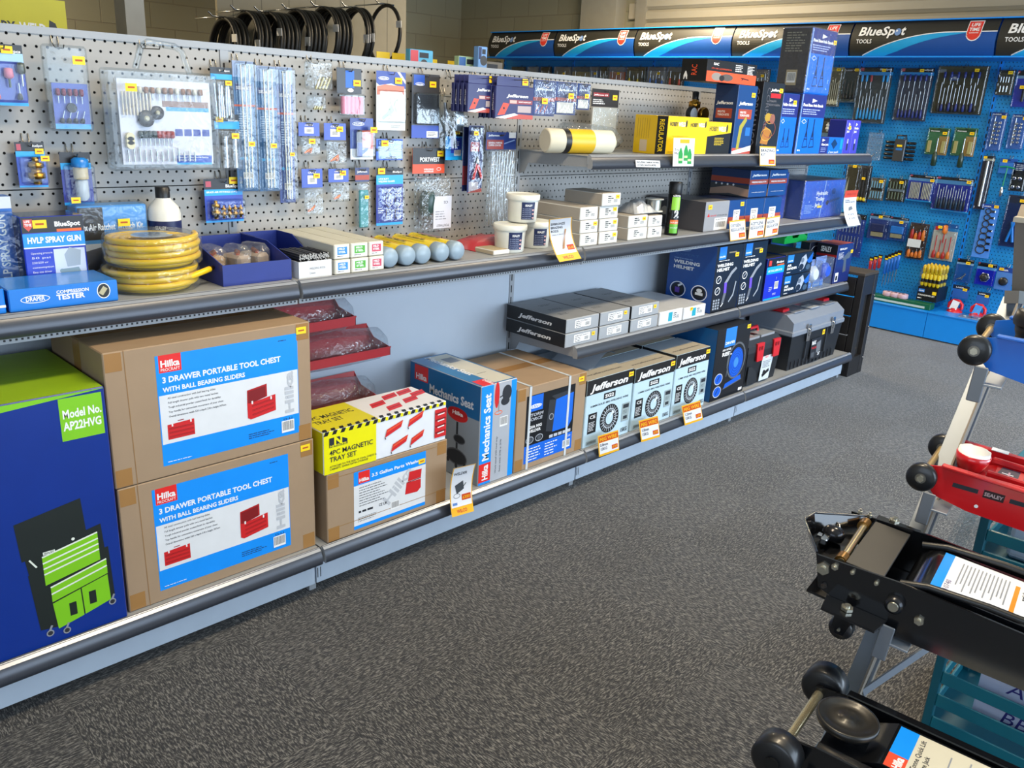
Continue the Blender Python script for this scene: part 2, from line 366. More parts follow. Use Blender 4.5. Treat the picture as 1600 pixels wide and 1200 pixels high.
for k in range(6):
    x = XS+k*BAY
    b = B(); b.box(x-.013,YP-.003,.0,x+.013,YP+.05,ZT-.001,SHELF); b.face((x-.006,YP-.003,0),(1,0,0),(0,0,1))
    z = .2
    while z < ZT-.06: b.rect(0,z,.006,z+.03,SLOT); z += .05
    ch(b,'upright')
    b = B(); b.box(x-.012,YK+.02,.0,x+.012,YP,.10,SHELF); b.face((x-.006,YK,0),(1,0,0),(0,0,1)); b.rect(.022,.05,.025,.085,SLOT); b.rect(.012,.05,.015,.085,SLOT); ch(b,'base_foot')
def shelf(name, label, xa, yt, z, group, depthy=YP-.006, dots=True, brk=True, parts=True):
    s = thing(name, label, 'shelf', (xa,0,z), 0, group)
    L = BAY-.004
    b = B(); b.box(.002,yt,-.003,L,depthy,0,SHELF); b.box(.002,yt,-.03,L,yt+.002,-.003,SHELF); b.build('shelf_tray',s)
    b = B()
    pr = [(yt+.002,.003),(yt-.006,.004),(yt-.014,-.004),(yt-.022,-.018),(yt-.025,-.032),(yt-.024,-.044),(yt-.018,-.047)]
    b.sheet(pr,'x',.004,L-.003,RAIL); b.sheet([(p[0]+.003,p[1]-.003) for p in pr],'x',.004,L-.003,RAIL)
    for xx in (.004,L-.003):
        b.add([(xx,*p) for p in pr]+[(xx,yt,-.047)],[tuple(range(len(pr)+1))],SHELF)
    b.sheet([(yt-.004,.0052),(yt-.015,-.003)],'x',.004,L-.003,M('#9fa3aa',.25,.3),False)
    b.build('ticket_rail',s)
    if dots:
        b = B(); b.box(.002,yt-.006,-.064,L,yt+.03,-.048,SHELF); b.face((0,yt-.006,-.064),(1,0,0),(0,0,1)); x = .01; b.lay = 1
        while x < L-.01: b.quad([b.P2(x,.0055),b.P2(x+.005,.0055),b.P2(x+.005,.0105),b.P2(x,.0105)],SLOT); x += .0125
        b.build('front_flange',s)
    if brk:
        for xx in (.006, L-.008):
            b = B(); b.prism([(yt+.002,-.004),(depthy,-.004),(depthy,-.095),(depthy-.03,-.085),(depthy-.05,-.05),(yt+.002,-.042)],'x',xx,xx+.003,SHELF); b.build('bracket',s)
    return s
names = {-2:'outermost left bay beyond the cartons',-1:'left bay above the big cartons',0:'bay with the welding rod boxes',1:'bay with the white tubs',2:'bay at the far right end'}
for k in range(-1,4):
    if k-1 in (-2,): continue
for k in (-1,0,1,2):
    shelf('middle_shelf','grey metal middle shelf in the '+{-1:'left bay, holding the yellow hose coils',0:'second bay, holding the boxes of welding rods',1:'third bay, holding the white tubs and small cartons',2:'far end bay, holding the regulator cartons'}[k],X0+k*BAY,2.128,.992,'middle shelves of the long shelving')
    shelf('base_shelf','grey metal base shelf in the '+{-1:'left bay, under the tool chest cartons',0:'second bay, under the magnetic tray carton',1:'third bay, under the welding wire cartons',2:'far end bay, under the plastic toolboxes'}[k],X0+k*BAY,2.037,.172,'base shelves of the long shelving',dots=False,brk=False)
for k in (1,2):
    shelf('top_shelf','grey metal top shelf '+{1:'holding the yellow regulator cartons',2:'at the far end, holding the axle stand cartons'}[k],X0+k*BAY,2.130,1.338,'top shelves of the long shelving',dots=False)
    shelf('lower_shelf','grey metal lower shelf '+{1:'holding the flat grey cartons',2:'at the far end, holding the sander cartons'}[k],X0+k*BAY,2.132,.592,'lower shelves of the long shelving',dots=False)
# ------------------------------------------------------------ blue display wall
XB = 6.93; BPEG = pegmat('perforated_blue_panel','#1583c6',1,.025,.0034)
BL = M('#0f86e6',.4,noise=.03)
ub = [2.11+k*1.0 for k in range(-2,6)]
t = thing('display_wall','bright blue perforated display wall with plinth','display wall',(XB,4.6,0))
for i in range(7):
    y0, y1 = ub[i], ub[i+1]
    for z0, z1 in ((.2,.6),(.602,1.0),(1.002,1.4),(1.402,1.8),(1.802,2.15)):
        b = B(); b.box(XB,y0+.014,z0,XB+.0015,y1-.014,z1,BPEG); ch(b,'perforated_panel')
    b = B(); b.box(6.565,y0+.03,.012,6.585,y1+.026,.198,BL); b.box(6.558,y0+.03,.198,XB,y1+.026,.204,BL); ch(b,'plinth')
for y in ub:
    b = B(); b.box(XB-.004,y-.013,.2,XB+.05,y+.013,2.16,BL); b.face((XB-.004,y+.004,0),(0,-1,0),(0,0,1)); z = .25
    while z < 2.1: b.rect(0,z,.008,z+.03,SLOT); z += .05
    ch(b,'upright')
b = B(); b.box(XB+.04,ub[0],.01,XB+.06,ub[-1],2.16,DGREY); ch(b,'rear_panel')
# curved sign fascia panels, one per bay
SB = M('#26251f',.5,noise=.05); SBL = M('#144a96',.45); SCY = M('#159bd6',.45)
def sgn(yr, wd, label):
    """curved fascia; local u runs to the right (world -y)"""
    o = thing('fascia_sign', label, 'sign', (6.56, yr+wd, 1.98), 0, 'fascia signs along the blue wall')
    H = .235; NR = 14
    def xx(v): return -.0 + .055*(1-(1-((v/H)-.45)**2*3.2)) if False else .10*((v/H-.42)**2)*1.6
    def pt(u, v, l): return (xx(v)-.0006*l, -u, v)
    b = B()
    for k in range(NR):
        v0, v1 = H*k/NR, H*(k+1)/NR
        b.add([pt(0.004,v0,0),pt(wd-.004,v0,0),pt(wd-.004,v1,0),pt(0.004,v1,0)],[(0,1,2,3)],SB,True)
    # blue swoosh under a white arc
    NU = 60
    def arc(u):
        a = (u/wd-.10)/.62
        return 0 if a <= 0 else H*.64*(1-(1-min(a,1))**2.1) + (0 if a < 1 else H*.0)
    def fill(B_, ua, ub_, lo, up, l, mt, nu=NU):
        for k in range(nu):
            u0, u1 = ua+(ub_-ua)*k/nu, ua+(ub_-ua)*(k+1)/nu
            l0, l1, h0, h1 = lo(u0), lo(u1), up(u0), up(u1)
            for j in range(NR*2):
                v0, v1 = H*j/NR/2, H*(j+1)/NR/2
                a0, a1, c0, c1 = min(max(l0,v0),v1), min(max(l1,v0),v1), min(max(h0,v0),v1), min(max(h1,v0),v1)
                if c0-a0 < 1e-6 and c1-a1 < 1e-6: continue
                B_.add([pt(u0,a0,l),pt(u1,a1,l),pt(u1,max(c1,a1),l),pt(u0,max(c0,a0),l)],[(0,1,2,3)],mt,True)
    fill(b,wd*.1,wd-.004,lambda u:0,arc,1,SBL)
    th = lambda u: H*max(0,.30*min(1,(u/wd-.10)/.15)-max(0,(u/wd-.35))*.62)
    fill(b,wd*.1,wd*.9,lambda u:max(0,arc(u)-th(u)),arc,2,SCY)
    fill(b,wd*.1,wd-.004,arc,lambda u:arc(u)+.006,3,WHITE)
    # metal lips top and bottom, and backing
    b.box(-.004,-wd,-.012,.37,0,-.002,BL); b.box(.03,-wd,H,.37,0,H+.008,BL); b.box(.36,-wd,0,.37,0,H,BL)
    b.build('sign_panel',o)
    def wtext(t_, u, v, h, mt, w_, bold, sh, l=3, name='lettering'):
        vs, fs = txt(t_, bold, sh); W = max(q[0] for q in vs); k = h/CAPH; fx = w_/W
        q = B(); q.add([pt(u+x*fx, v+y*k, l) for x,y in vs], fs, mt); return q
    q = wtext('BlueSp', .055, .140, .060, WHITE, .265, .026, .12, 7); p = wtext('t', .365, .140, .064, WHITE, .030, .034, .12, 7)
    q.add(p.v, p.f, WHITE); q.add([pt(.342+.023*math.cos(a*.393), .160+.025*math.sin(a*.393), 7) for a in range(16)],[tuple(range(16))],M('#6f8fc4',.3))
    q.add([pt(.334+.007*math.cos(a*.785), .168+.007*math.sin(a*.785), 9) for a in range(8)],[tuple(range(8))],WHITE)
    p = wtext('TOOLS', .050, .086, .028, WHITE, .115, .014, 0, 5); q.add(p.v, p.f, WHITE); q.build('lettering',o)
    q = B(); u, v = wd*.85, .175
    def sh_(s_, l, mt):
        def lo(x):
            r = abs(x-u)/(.044*s_); return v-.006-.02*s_-.05*s_*math.sqrt(max(0,1-r*r))
        fill(q,u-.0435*s_,u+.0435*s_,lo,lambda x: v-.006+.05*s_,l,mt,16)
    sh_(1.1,4,WHITE); sh_(1,6,M('#d3382a',.4))
    for t_, dv, hh, ww in (('LIFE',.012,.022,.058),('TIME',-.019,.022,.066),('GUARANTEE',-.034,.007,.06)):
        p = wtext(t_, u-ww/2, v+dv, hh, WHITE, ww, .02, 0, 8); q.add(p.v, p.f, WHITE)
    q.build('guarantee_shield',o)
    return o
ys = [1.06,2.062,3.072,4.075,5.08,6.06]
lab = ['rightmost black and blue fascia sign, cut by the photo edge','black and blue fascia sign between the tall axle stand carton and the right end','black and blue fascia sign half hidden by the tall axle stand carton','black and blue fascia sign just left of the tall axle stand carton','second black and blue fascia sign from the left end','leftmost black and blue fascia sign, above the grey shelving']
for i, y in enumerate(ys): sgn(y, (ys[i+1] if i < 5 else 7.0)-y-.003, lab[i])
# ------------------------------------------------------------ cartons
def cbox(name, label, cat, bl, br, tl, y, z, d, mf, ml=None, mt=None, art=None, group=None, rz=0, body='carton_body', bev=.0025, st=None, h=None, w=None, x=None):
    """carton standing at height z with its front at y; widths measured on the front plane"""
    x0 = at(*bl,'y',y).x if x is None else x; w = (at(*br,'y',y).x-x0) if w is None else w
    if h is None: h = at(*tl,'y',y).z-z
    t = thing(name, label, cat, (x0,y,z), rz, group)
    b = B(); b.box(0,0,0,w,d,h,mf,bev)
    e = bev
    if ml: b.face((0,d,0),(0,-1,0),(0,0,1)); b.rect(e,e,d-e,h-e,ml)
    if mt: b.face((0,0,h),(1,0,0),(0,1,0)); b.rect(e,e,w-e,d-e,mt)
    if art: art(b,w,h,d,t)
    b.build(body,t)
    if st:   # stickers: (face, a, b)
        for s_ in st:
            f, a, c = s_[:3]
            if f == 'f': sticker(t,(0,0,0),(1,0,0),(0,0,1),a if a >= 0 else w+a,c if c >= 0 else h+c,*s_[3:])
            if f == 't': sticker(t,(0,0,h),(1,0,0),(0,1,0),a if a >= 0 else w+a,c if c >= 0 else d+c,*s_[3:])
    return t, w, h, d
F = lambda b: b.face((0,0,0),(1,0,0),(0,0,1))
def LF(b, d): b.face((0,d,0),(0,-1,0),(0,0,1))
def TP(b, h): b.face((0,0,h),(1,0,0),(0,1,0))
ZB = .1722; YB = 2.058
ART_B = M('#0a2f86',.3,coat=.2); LIME = M('#7cc21f',.35); LIMED = M('#8fb31a',.45)
INK = M('#20242c',.5); GLAB = M('#d9dce0',.4); LBLUE = M('#0d8df0',.35)
# --- big blue and green roller cabinet carton
def a(b,w,h,d,t):
    TP(b,h); b.rect(.002,.002,w-.002,d-.002,LIMED); b.line(.0,d*.5,w,d*.5,.002,M('#7f9a20',.5))
    F(b); b.poly([(0.002,h-.040),(w-.002,h-.004),(w-.002,h-.003),(.002,h-.003)],LIME)
    b.rect(w-.105,h-.118,w-.008,h-.012,LIME)
    b.text('Model No.\nAP22HVG',w-.099,h-.062,.021,WHITE,w=.088,bold=.03,lead=1.15)
    # picture of the roller cabinet
    K = M('#1b2220',.4); W2 = M('#dfe6da',.3)
    ox = w-.232; X = lambda u: ox+u*.01; Z = lambda v: .045+v*.01
    b.poly([(X(0),Z(30)),(X(15),Z(32.5)),(X(15.6),Z(21.5)),(X(0.6),Z(20))],K)
    b.poly([(X(1.2),Z(21)),(X(19),Z(24.3)),(X(19.6),Z(12)),(X(2.6),Z(8.5))],K); b.poly([(X(1.5),Z(16)),(X(20.2),Z(17.5)),(X(20.6),Z(3)),(X(8),Z(-.4)),(X(2.6),Z(.4))],K)
    for i,(c,e_) in enumerate(((21.4,19.9),(19.7,18.4),(18.2,16.9),(16.7,13.9))):
        b.poly([(X(5),Z(e_-1.9)),(X(18),Z(e_+.6)),(X(18),Z(c+.7)),(X(5),Z(c-1.7))],LIME); b.line(X(5),Z(c-1.7),X(18),Z(c+.8),.004,W2)
    for c,e_ in ((13.3,11.7),(11.4,9.6)):
        b.poly([(X(6),Z(e_-2.6)),(X(19.4),Z(e_+.5)),(X(19.4),Z(c+.8)),(X(6),Z(c-2.2))],LIME); b.line(X(6),Z(c-2.2),X(19.4),Z(c+.9),.004,W2)
    b.poly([(X(6),Z(6.6)),(X(12.6),Z(8.2)),(X(12.8),Z(.6)),(X(6.6),Z(-.8))],LIME); b.poly([(X(12.9),Z(8.3)),(X(19.3),Z(9.8)),(X(19.5),Z(2.4)),(X(13.1),Z(.7))],LIME)
    b.rect(X(9.6),Z(1.6),X(11.3),Z(5.2),K); b.rect(X(14.4),Z(3),X(16.1),Z(6.6),K)
    for u,v in ((4.6,-.8),(8.4,-1.6),(19.8,2.0)): b.ell(X(u),Z(v)-.004,.009,.009,M('#2b2d33',.4)); b.ringp(X(u),Z(v)-.004,.009,.009,.003,M('#8b9099',.3)); b.line(X(u),Z(v)+.004,X(u)+.006,Z(v)+.016,.005,M('#8b9099',.3))
    b.ell(X(12.3),Z(22.3),.004,.004,W2); b.rect(X(5.3),Z(19.6)+.006,X(8),Z(20.4)+.006,W2); b.text('SEALEY',X(5.5),Z(19.75)+.006,.005,K,w=.023,bold=.02); b.line(X(2.2),Z(20),X(3.6),Z(17.6),.004,W2)
    b.text('SEALEY',X(5),.40,.03,M('#123a96',.3),w=.18,bold=.03) if False else None
cbox('roller_cabinet_carton','tall dark blue and lime green carton picturing a green roller cabinet','carton',(-190,1120),(200,965),(165,603),2.045,ZB,.40,ART_B,ART_B,LIMED,a)
# --- two tool chest cartons
def chest_pic(b, x, z, s, open_=False):
    K = M('#8f1013',.4); D = M('#2c0608',.5)
    if open_: b.poly([(x+.0*s,z+.62*s),(x+.02*s,z+1.28*s),(x+.95*s,z+1.42*s),(x+.95*s,z+.85*s)],M('#a8161a',.4)); b.poly([(x+.05*s,z+.66*s),(x+.07*s,z+1.22*s),(x+.88*s,z+1.33*s),(x+.88*s,z+.83*s)],M('#7d1216',.4))
    b.poly([(x,z+.03*s),(x+.15*s,z-.06*s),(x+1.35*s,z+.12*s),(x+1.35*s,z+.86*s),(x+.12*s,z+.68*s),(x,z+.72*s)] if open_ else [(x,z),(x+1.3*s,z+.0*s),(x+1.3*s,z+.8*s),(x,z+.74*s)],RED)
    for k in range(3):
        q = .1+.2*k; x2 = .22 if open_ else .06
        b.line(x+x2*s,z+q*s,x+1.25*s,z+(q+(.14 if open_ else .0))*s,.012*s/.1*.1,D); 
        b.line(x+x2*s,z+(q+.05)*s,x+1.25*s,z+(q+.05+(.14 if open_ else .0))*s,.03*s,K)
    for q in (.2,1.1): b.rect(x+q*s,z+(.62+.04*q)*s,x+(q+.07)*s,z+(.76+.04*q)*s,WHITE)
    if not open_: b.line(x+.5*s,z+.86*s,x+.8*s,z+.87*s,.04*s,K)
def chestlabel(t, w, h, ox, oz, lw, lh):
    b = B(); b.face((ox,0,oz),(1,0,0),(0,0,1)); b.lay = 4; b.rect(0,0,lw,lh,LBLUE); b.rect(.003,lh*.20,lw-.002,lh*.645,GLAB)
    b.rect(lw*.02,lh*.845,lw*.165,lh*1.0,M('#dc2420',.4)); b.text('Hilka',lw*.03,lh*.895,lh*.058,WHITE,w=lw*.125,bold=.035); b.text('PROCRAFT',lw*.03,lh*.856,lh*.028,WHITE,w=lw*.125)
    b.text('3 DRAWER PORTABLE TOOL CHEST',lw*.035,lh*.755,lh*.052,WHITE,w=lw*.83,bold=.03); b.text('WITH BALL BEARING SLIDERS',lw*.035,lh*.672,lh*.042,WHITE,w=lw*.56,bold=.03)
    for i,s_ in enumerate(('All steel construction with ball bearing slides','Full length drawer pulls with two metal latches','Tough industrial powder coated finish for durability','Top handle for convenient movement of your chest','Overall dimensions: width 520 x depth 218 x height 307mm')):
        b.text(s_,lw*.06,lh*(.605-.042*i),lh*.018,INK,w=lw*(.32+.017*i),bold=.01)
    chest_pic(b,lw*.045,lh*.235,lh*.185); chest_pic(b,lw*.60,lh*.26,lh*.215,True)
    b.text('Hilka',lw*.955,lh*.22,lh*.09,M('#b9bdc4',.4),w=lh*.42,bold=.03,rot=math.pi/2)
    b.barcode(lw*.855,lh*.035,lw*.10,lh*.12); b.text('O-LI',lw*.87,lh*.16,lh*.022,INK,w=lw*.07); b.bars(lw*.6,lh*.10,lw*.2,3,lh*.02,INK,5,h=.3); b.bars(lw*.03,lh*.03,lw*.22,1,lh*.02,WHITE,6,h=.3); b.bars(lw*.85,lh*.95,lw*.07,1,lh*.02,INK,7,h=.3)
    b.build('printed_label',t)
hz = (at(165,552,'y',YB).z-ZB)/2
def cartape(b,w,h,d,t=None,seed=1):
    TP(b,h); b.rect(0.003,d*.46,w-.003,d*.46+.05,TAPE); b.line(0,d*.5,w,d*.5,.0015,M('#5a4028',.6))
    F(b)
    for x in (.004,w-.045):
        b.rect(x,.003,x+.04,.05,TAPE); b.rect(x,h-.05,x+.04,h-.003,TAPE)
    LF(b,d); b.rect(d*.46,h-.09,d*.46+.05,h-.002,TAPE); b.rect(d*.46,.002,d*.46+.05,.09,TAPE)
for k,(zz,lab) in enumerate(((ZB,'brown carton with a blue tool chest label, lower of the stack of two'),(ZB+hz+.001,'brown carton with a blue tool chest label, upper of the stack of two'))):
    t,w,h,d = cbox('tool_chest_carton',lab,'carton',(203-k*2,959),(495,856),None,YB-.0,zz,.37,CARD,CARD,CARD,lambda b,w,h,d,t: (cartape(b,w,h,d),F(b),b.line(.055,0,.05,h,.002,M('#8f6b42',.8))),'tool chest cartons',h=hz-.001,w=.572,st=[('f',-.045,-.032)])
    chestlabel(t,w,h,.125 if k else .085,.03 if k else .032,.405 if k else .40,h-.058)
# --- parts washer carton with magnetic tray carton on it
t,w,h,d = cbox('parts_washer_carton','low brown carton labelled 3.5 gallon parts washer, under the yellow and white carton','carton',(512,852),(696,796),(514,742),YB-.016,ZB,.33,CARD,CARD,CARD,lambda b,w,h,d,t: (cartape(b,w,h,d),F(b),b.line(0,h*.2,w,h*.2,.002,M('#94703f',.8)),b.line(0,h*.93,w,h*.93,.002,M('#94703f',.8))))
b = B(); lw, lh = w*.60, h*.86; b.face((w*.205,0,h*.06),(1,0,0),(0,0,1)); b.lay = 4; b.rect(0,0,lw,lh,LBLUE); b.rect(0,lh*.06,lw,lh*.76,GLAB); b.rect(lw*.06,lh*.78,lw*.21,lh*.98,M('#dc2420',.4))
b.text('Hilka',lw*.07,lh*.81,lh*.06,WHITE,w=lw*.13,bold=.035); b.text('3.5 Gallon Parts Washer',lw*.235,lh*.835,lh*.055,WHITE,w=lw*.70,bold=.03)
b.text('Hilka',lw*.46,lh*.22,lh*.19,M('#b9bdc4',.4),w=lw*.5,bold=.03,rot=.75)
for i in range(8): b.bars(lw*.07,lh*(.70-.045*i),lw*(.30+.05*(i%3)),1,lh*.03,INK,i+3,h=.4,ragged=.1)
b.text('CE UK',lw*.33,lh*.27,lh*.05,INK,w=lw*.12,bold=.02); b.bars(lw*.06,lh*.27,lw*.2,1,lh*.06,INK,31,h=.6); b.bars(lw*.05,lh*.18,lw*.3,3,lh*.03,INK,12,h=.3); b.barcode(lw*.5,lh*.13,lw*.12,lh*.14)
b.poly([(lw*.70,lh*.32),(lw*.88,lh*.30),(lw*.93,lh*.36),(lw*.93,lh*.52),(lw*.72,lh*.52)],RED); b.poly([(lw*.74,lh*.54),(lw*.93,lh*.55),(lw*.94,lh*.70),(lw*.76,lh*.71)],RED); b.line(lw*.72,lh*.525,lw*.93,lh*.54,.003,M('#6d0d10',.4))
b.build('printed_label',t); sticker(t,(0,0,0),(1,0,0),(0,0,1),w*.74,h*.74,.028,.017)
ph = h
def a(b,w,h,d,t):
    Y2 = M('#e6e000',.35); WG = M('#dfe3ea',.3)
    TP(b,h); b.rect(.001,.001,w*.42,d-.001,M('#cfc61c',.4)); b.text('4PC MAGNETIC\nTRAY SET',.02,d*.55,.028,INK,w=w*.34,bold=.02)
    for i,(u,v) in enumerate(((.5,.45),(.56,.18),(.66,.66),(.74,.32),(.80,.7),(.86,.5))):
        b.poly([(w*u,d*v),(w*(u+.13),d*(v+.06)),(w*(u+.16),d*(v+.26)),(w*(u+.03),d*(v+.2))],RED); b.line(w*(u+.02),d*(v+.1),w*(u+.14),d*(v+.16),.004,M('#7c0f12',.4))
    k = 0
    while k*.03 < w-.03: b.poly([(k*.03,.0),(k*.03+.015,.0),(k*.03+.022,.018),(k*.03+.007,.018)],BLACK); k += 1
    F(b); b.rect(.001,.001,w*.40,h-.001,Y2)
    k = 0
    while k*.03 < w-.03: b.poly([(k*.03,h-.013),(k*.03+.015,h-.013),(k*.03+.022,h),(k*.03+.007,h)],BLACK); b.rect(k*.03+.02,h-.013,k*.03+.03,h-.001,Y2); k += 1
    b.rect(.02,h*.62,.085,h*.84,INK); b.poly([(.055,h*.84),(.085,h*.84),(.085,h*.74)],Y2); b.text('N',.036,h*.67,.026,Y2,w=.03,bold=.04); b.text('NEWSOME',.022,h*.625,.007,Y2,w=.06,bold=.02)
    b.text('4PC MAGNETIC\nTRAY SET',.02,h*.44,h*.115,INK,w=w*.33,bold=.012,lead=1.1); b.text('ATTACHES TO THE SIDE OF TOOL CHESTS &\nCABINETS, GIVING EXTRA STORAGE',.02,h*.15,h*.042,INK,w=w*.36,bold=.01)
    for (u,v,s_) in ((.47,.50,1.1),(.66,.60,1.0),(.52,.10,1.05),(.68,.12,.9)):
        b.poly([(w*u,h*v),(w*(u+.12*s_),h*(v+.16)),(w*(u+.135*s_),h*(v+.32)),(w*(u+.015),h*(v+.18))],RED)
        b.poly([(w*(u+.01),h*(v+.10)),(w*(u+.125*s_),h*(v+.25)),(w*(u+.135*s_),h*(v+.30)),(w*(u+.02),h*(v+.16))],M('#e0512e',.4)); b.line(w*u,h*v,w*(u+.005),h*(v-.05),.003,INK)
    b.rect(w*.895,h*.12,w-.001,h*.84,RED)
    for k in range(4): b.line(w*.90,h*(.25+.16*k),w-.004,h*(.27+.16*k),.006,M('#7c0f12',.4)); b.line(w*.92,h*(.22+.16*k),w-.01,h*(.235+.16*k),.004,WHITE)
cbox('magnetic_tray_carton','yellow and white carton picturing red magnetic trays, on top of the parts washer carton','carton',(506,741),(696,686),(504,677),YB-.016,ZB+ph+.001,.19,M('#dfe3ea',.3,coat=.2),M('#d8cf10',.35),M('#d9dbe0',.3),a)
# --- mechanics seat carton
TEAL = M('#0d6aa3',.35,coat=.2); TEALD = M('#0b5c92',.35); SILV = M('#a8aeb8',.35)
def a(b,w,h,d,t):
    TP(b,h); b.rect(.002,.002,w-.002,d-.002,TEAL); b.rect(w*.40,.01,w-.01,d-.015,M('#c9c6b8',.4)); b.text('Mechanics Seat',w*.32,d*.97,.030,WHITE,w=d*.66,bold=.03,rot=-math.pi/2); b.rect(w*.06,.0,w*.38,d*.16,M('#dc2420',.4)); b.text('Hilka',w*.3,d*.14,.018,WHITE,w=.055,bold=.03,rot=-math.pi/2)
    for i in range(4): b.bars(w*.5,d*.3+i*.0,.05,1,.006,INK,i)
    b.rect(w*.55,d*.7,w*.85,d*.85,M('#7a7f88',.4))
    LF(b,d); b.rect(.002,.002,d-.002,h-.002,TEALD); b.rect(.002,.002,d-.002,h*.66,M('#8d97a2',.4)); b.rect(d*.07,h*.83,d*.27,h*.985,M('#dc2420',.4)); b.text('Hilka',d*.09,h*.845,.022,WHITE,w=d*.16,bold=.035)
    b.text('Mechanics Seat',d*.29,h*.75,.034,M('#c9ced6',.4),w=d*.62,bold=.03)
    def seatpic(u,v,s_):
        b.ell(u,v+.19*s_,.085*s_,.038*s_,RED); b.ell(u,v+.205*s_,.08*s_,.028*s_,M('#b3141a',.35)); b.text('Hilka',u-.045*s_,v+.19*s_,.022*s_,WHITE,w=.09*s_,bold=.03); b.rect(u-.008*s_,v-.05*s_,u+.008*s_,v+.15*s_,INK)
        b.ell(u+.02*s_,v+.05*s_,.05*s_,.028*s_,INK); b.ringp(u+.02*s_,v+.05*s_,.05*s_,.028*s_,.006*s_,M('#555a62',.3)); b.ell(u,v-.06*s_,.09*s_,.05*s_,INK); b.ringp(u,v-.06*s_,.09*s_,.05*s_,.008*s_,M('#555a62',.3))
        for x in (-.07,.0,.07): b.ell(u+x*s_,v-.115*s_+abs(x)*.3*s_,.012*s_,.016*s_,INK)
    seatpic(d*.70,h*.31,.66)
    b.bars(d*.42,h*.42,.05,5,.012,INK,4,h=.3)
    F(b); b.rect(.002,.002,w-.002,h-.002,SILV); b.rect(.002,.002,w*.34,h-.002,LBLUE); b.rect(w*.84,.002,w-.002,h-.002,LBLUE); b.rect(.002,h*.03,w*.34,h*.22,M('#dc2420',.4))
    b.text('Hilka',w*.26,h*.045,.028,WHITE,w=h*.155,bold=.035,rot=math.pi/2); b.text('Mechanics Seat',w*.27,h*.245,.033,WHITE,w=h*.67,bold=.03,rot=math.pi/2)
    b.ell(w*.44,h*.88,.012,.05,RED); b.ell(w*.72,h*.88,.024,.03,INK); b.ell(w*.68,h*.80,.022,.016,INK); b.line(w*.52,h*.85,w*.66,h*.87,.005,INK); b.ringp(w*.5,h*.70,.02,.008,.003,ORANGE); b.line(w*.5,h*.71,w*.5,h*.82,.003,M('#6a6f78',.4))
    b.barcode(w*.55,h*.55,w*.22,h*.1); b.text('Seat size 370 x 370',w*.62,h*.08,.008,INK,w=h*.34,rot=math.pi/2); b.text('Work stool with tool tray',w*.5,h*.08,.008,INK,w=h*.38,rot=math.pi/2)
cbox('mechanics_seat_carton','upright blue and silver carton picturing a red-topped mechanics seat, beside the plain brown strapped carton','carton',(746,760),(800,742),(747,606),2.055,ZB,.40,SILV,TEALD,TEAL,a,st=[('f',.06,.18,.0001,.0001)])
# --- mig welder carton with straps
def a(b,w,h,d,t):
    cartape(b,w,h,d)
t,w,h,d = cbox('welder_carton','brown carton with white straps and a black and blue welder label','carton',(802,742),(908,702),(801,612),2.055,ZB,.40,CARD,CARD,CARD,a,st=[('f',-.05,-.035)])
b = B(); lw, lh = w*.70, h*.82; b.face((w*.13,0,h*.07),(1,0,0),(0,0,1)); b.lay = 5; K = M('#101319',.3); DB = M('#1466d8',.3)
b.rect(0,0,lw,lh,K); b.rect(0,0,lw,lh*.26,DB); b.rect(lw*.05,lh*.76,lw*.33,lh*.99,DB); b.ringp(lw*.19,lh*.83,lw*.12,lh*.03,.003,WHITE); b.text('DRAPER',lw*.09,lh*.815,lh*.035,WHITE,w=lw*.2,bold=.04)
b.text('STORM\nFORCE',lw*.05,lh*.685,lh*.045,M('#b9bec8',.4),w=lw*.30,bold=.02,sh=.15); b.text('220A MIG\nWELDER',lw*.05,lh*.51,lh*.042,WHITE,w=lw*.28,bold=.03)
b.ringp(lw*.10,lh*.34,lw*.08,lh*.055,.004,M('#9aa0aa',.4)); b.ringp(lw*.29,lh*.34,lw*.08,lh*.055,.004,M('#9aa0aa',.4)); b.ell(lw*.1,lh*.34,lw*.05,lh*.035,M('#4b5058',.4)); b.ell(lw*.29,lh*.34,lw*.04,lh*.035,M('#4b5058',.4))
b.poly([(lw*.56,lh*.36),(lw*.90,lh*.36),(lw*.97,lh*.46),(lw*.97,lh*.88),(lw*.60,lh*.84)],DB); b.poly([(lw*.42,lh*.40),(lw*.56,lh*.36),(lw*.60,lh*.84),(lw*.46,lh*.86)],M('#2b2f37',.4)); b.poly([(lw*.60,lh*.84),(lw*.97,lh*.88),(lw*.84,lh*.93),(lw*.5,lh*.91)],M('#2b2f37',.4)); b.ringp(lw*.52,lh*.60,lw*.05,lh*.05,.004,M('#8a8f99',.4))
for k in range(5): b.rect(lw*(.50+.095*k),lh*.275,lw*(.575+.095*k),lh*.32,M('#b9bec8',.4))
b.bars(lw*.04,lh*.20,lw*.3,5,lh*.042,WHITE,3,h=.35); b.bars(lw*.42,lh*.20,lw*.28,5,lh*.042,WHITE,4,h=.35); b.barcode(lw*.80,lh*.04,lw*.16,lh*.12); b.text('220',lw*.86,lh*.2,lh*.03,WHITE,w=lw*.1)
b.build('printed_label',t)
STRAP = M('#c9d0d6',.2)
for x in (w*.16,w*.72): b = B(); b.box(x,-.002,0.0,x+.012,-.001,h+.002,STRAP); b.box(x,-.002,h+.001,x+.012,d,h+.002,STRAP); b.build('strap',t)
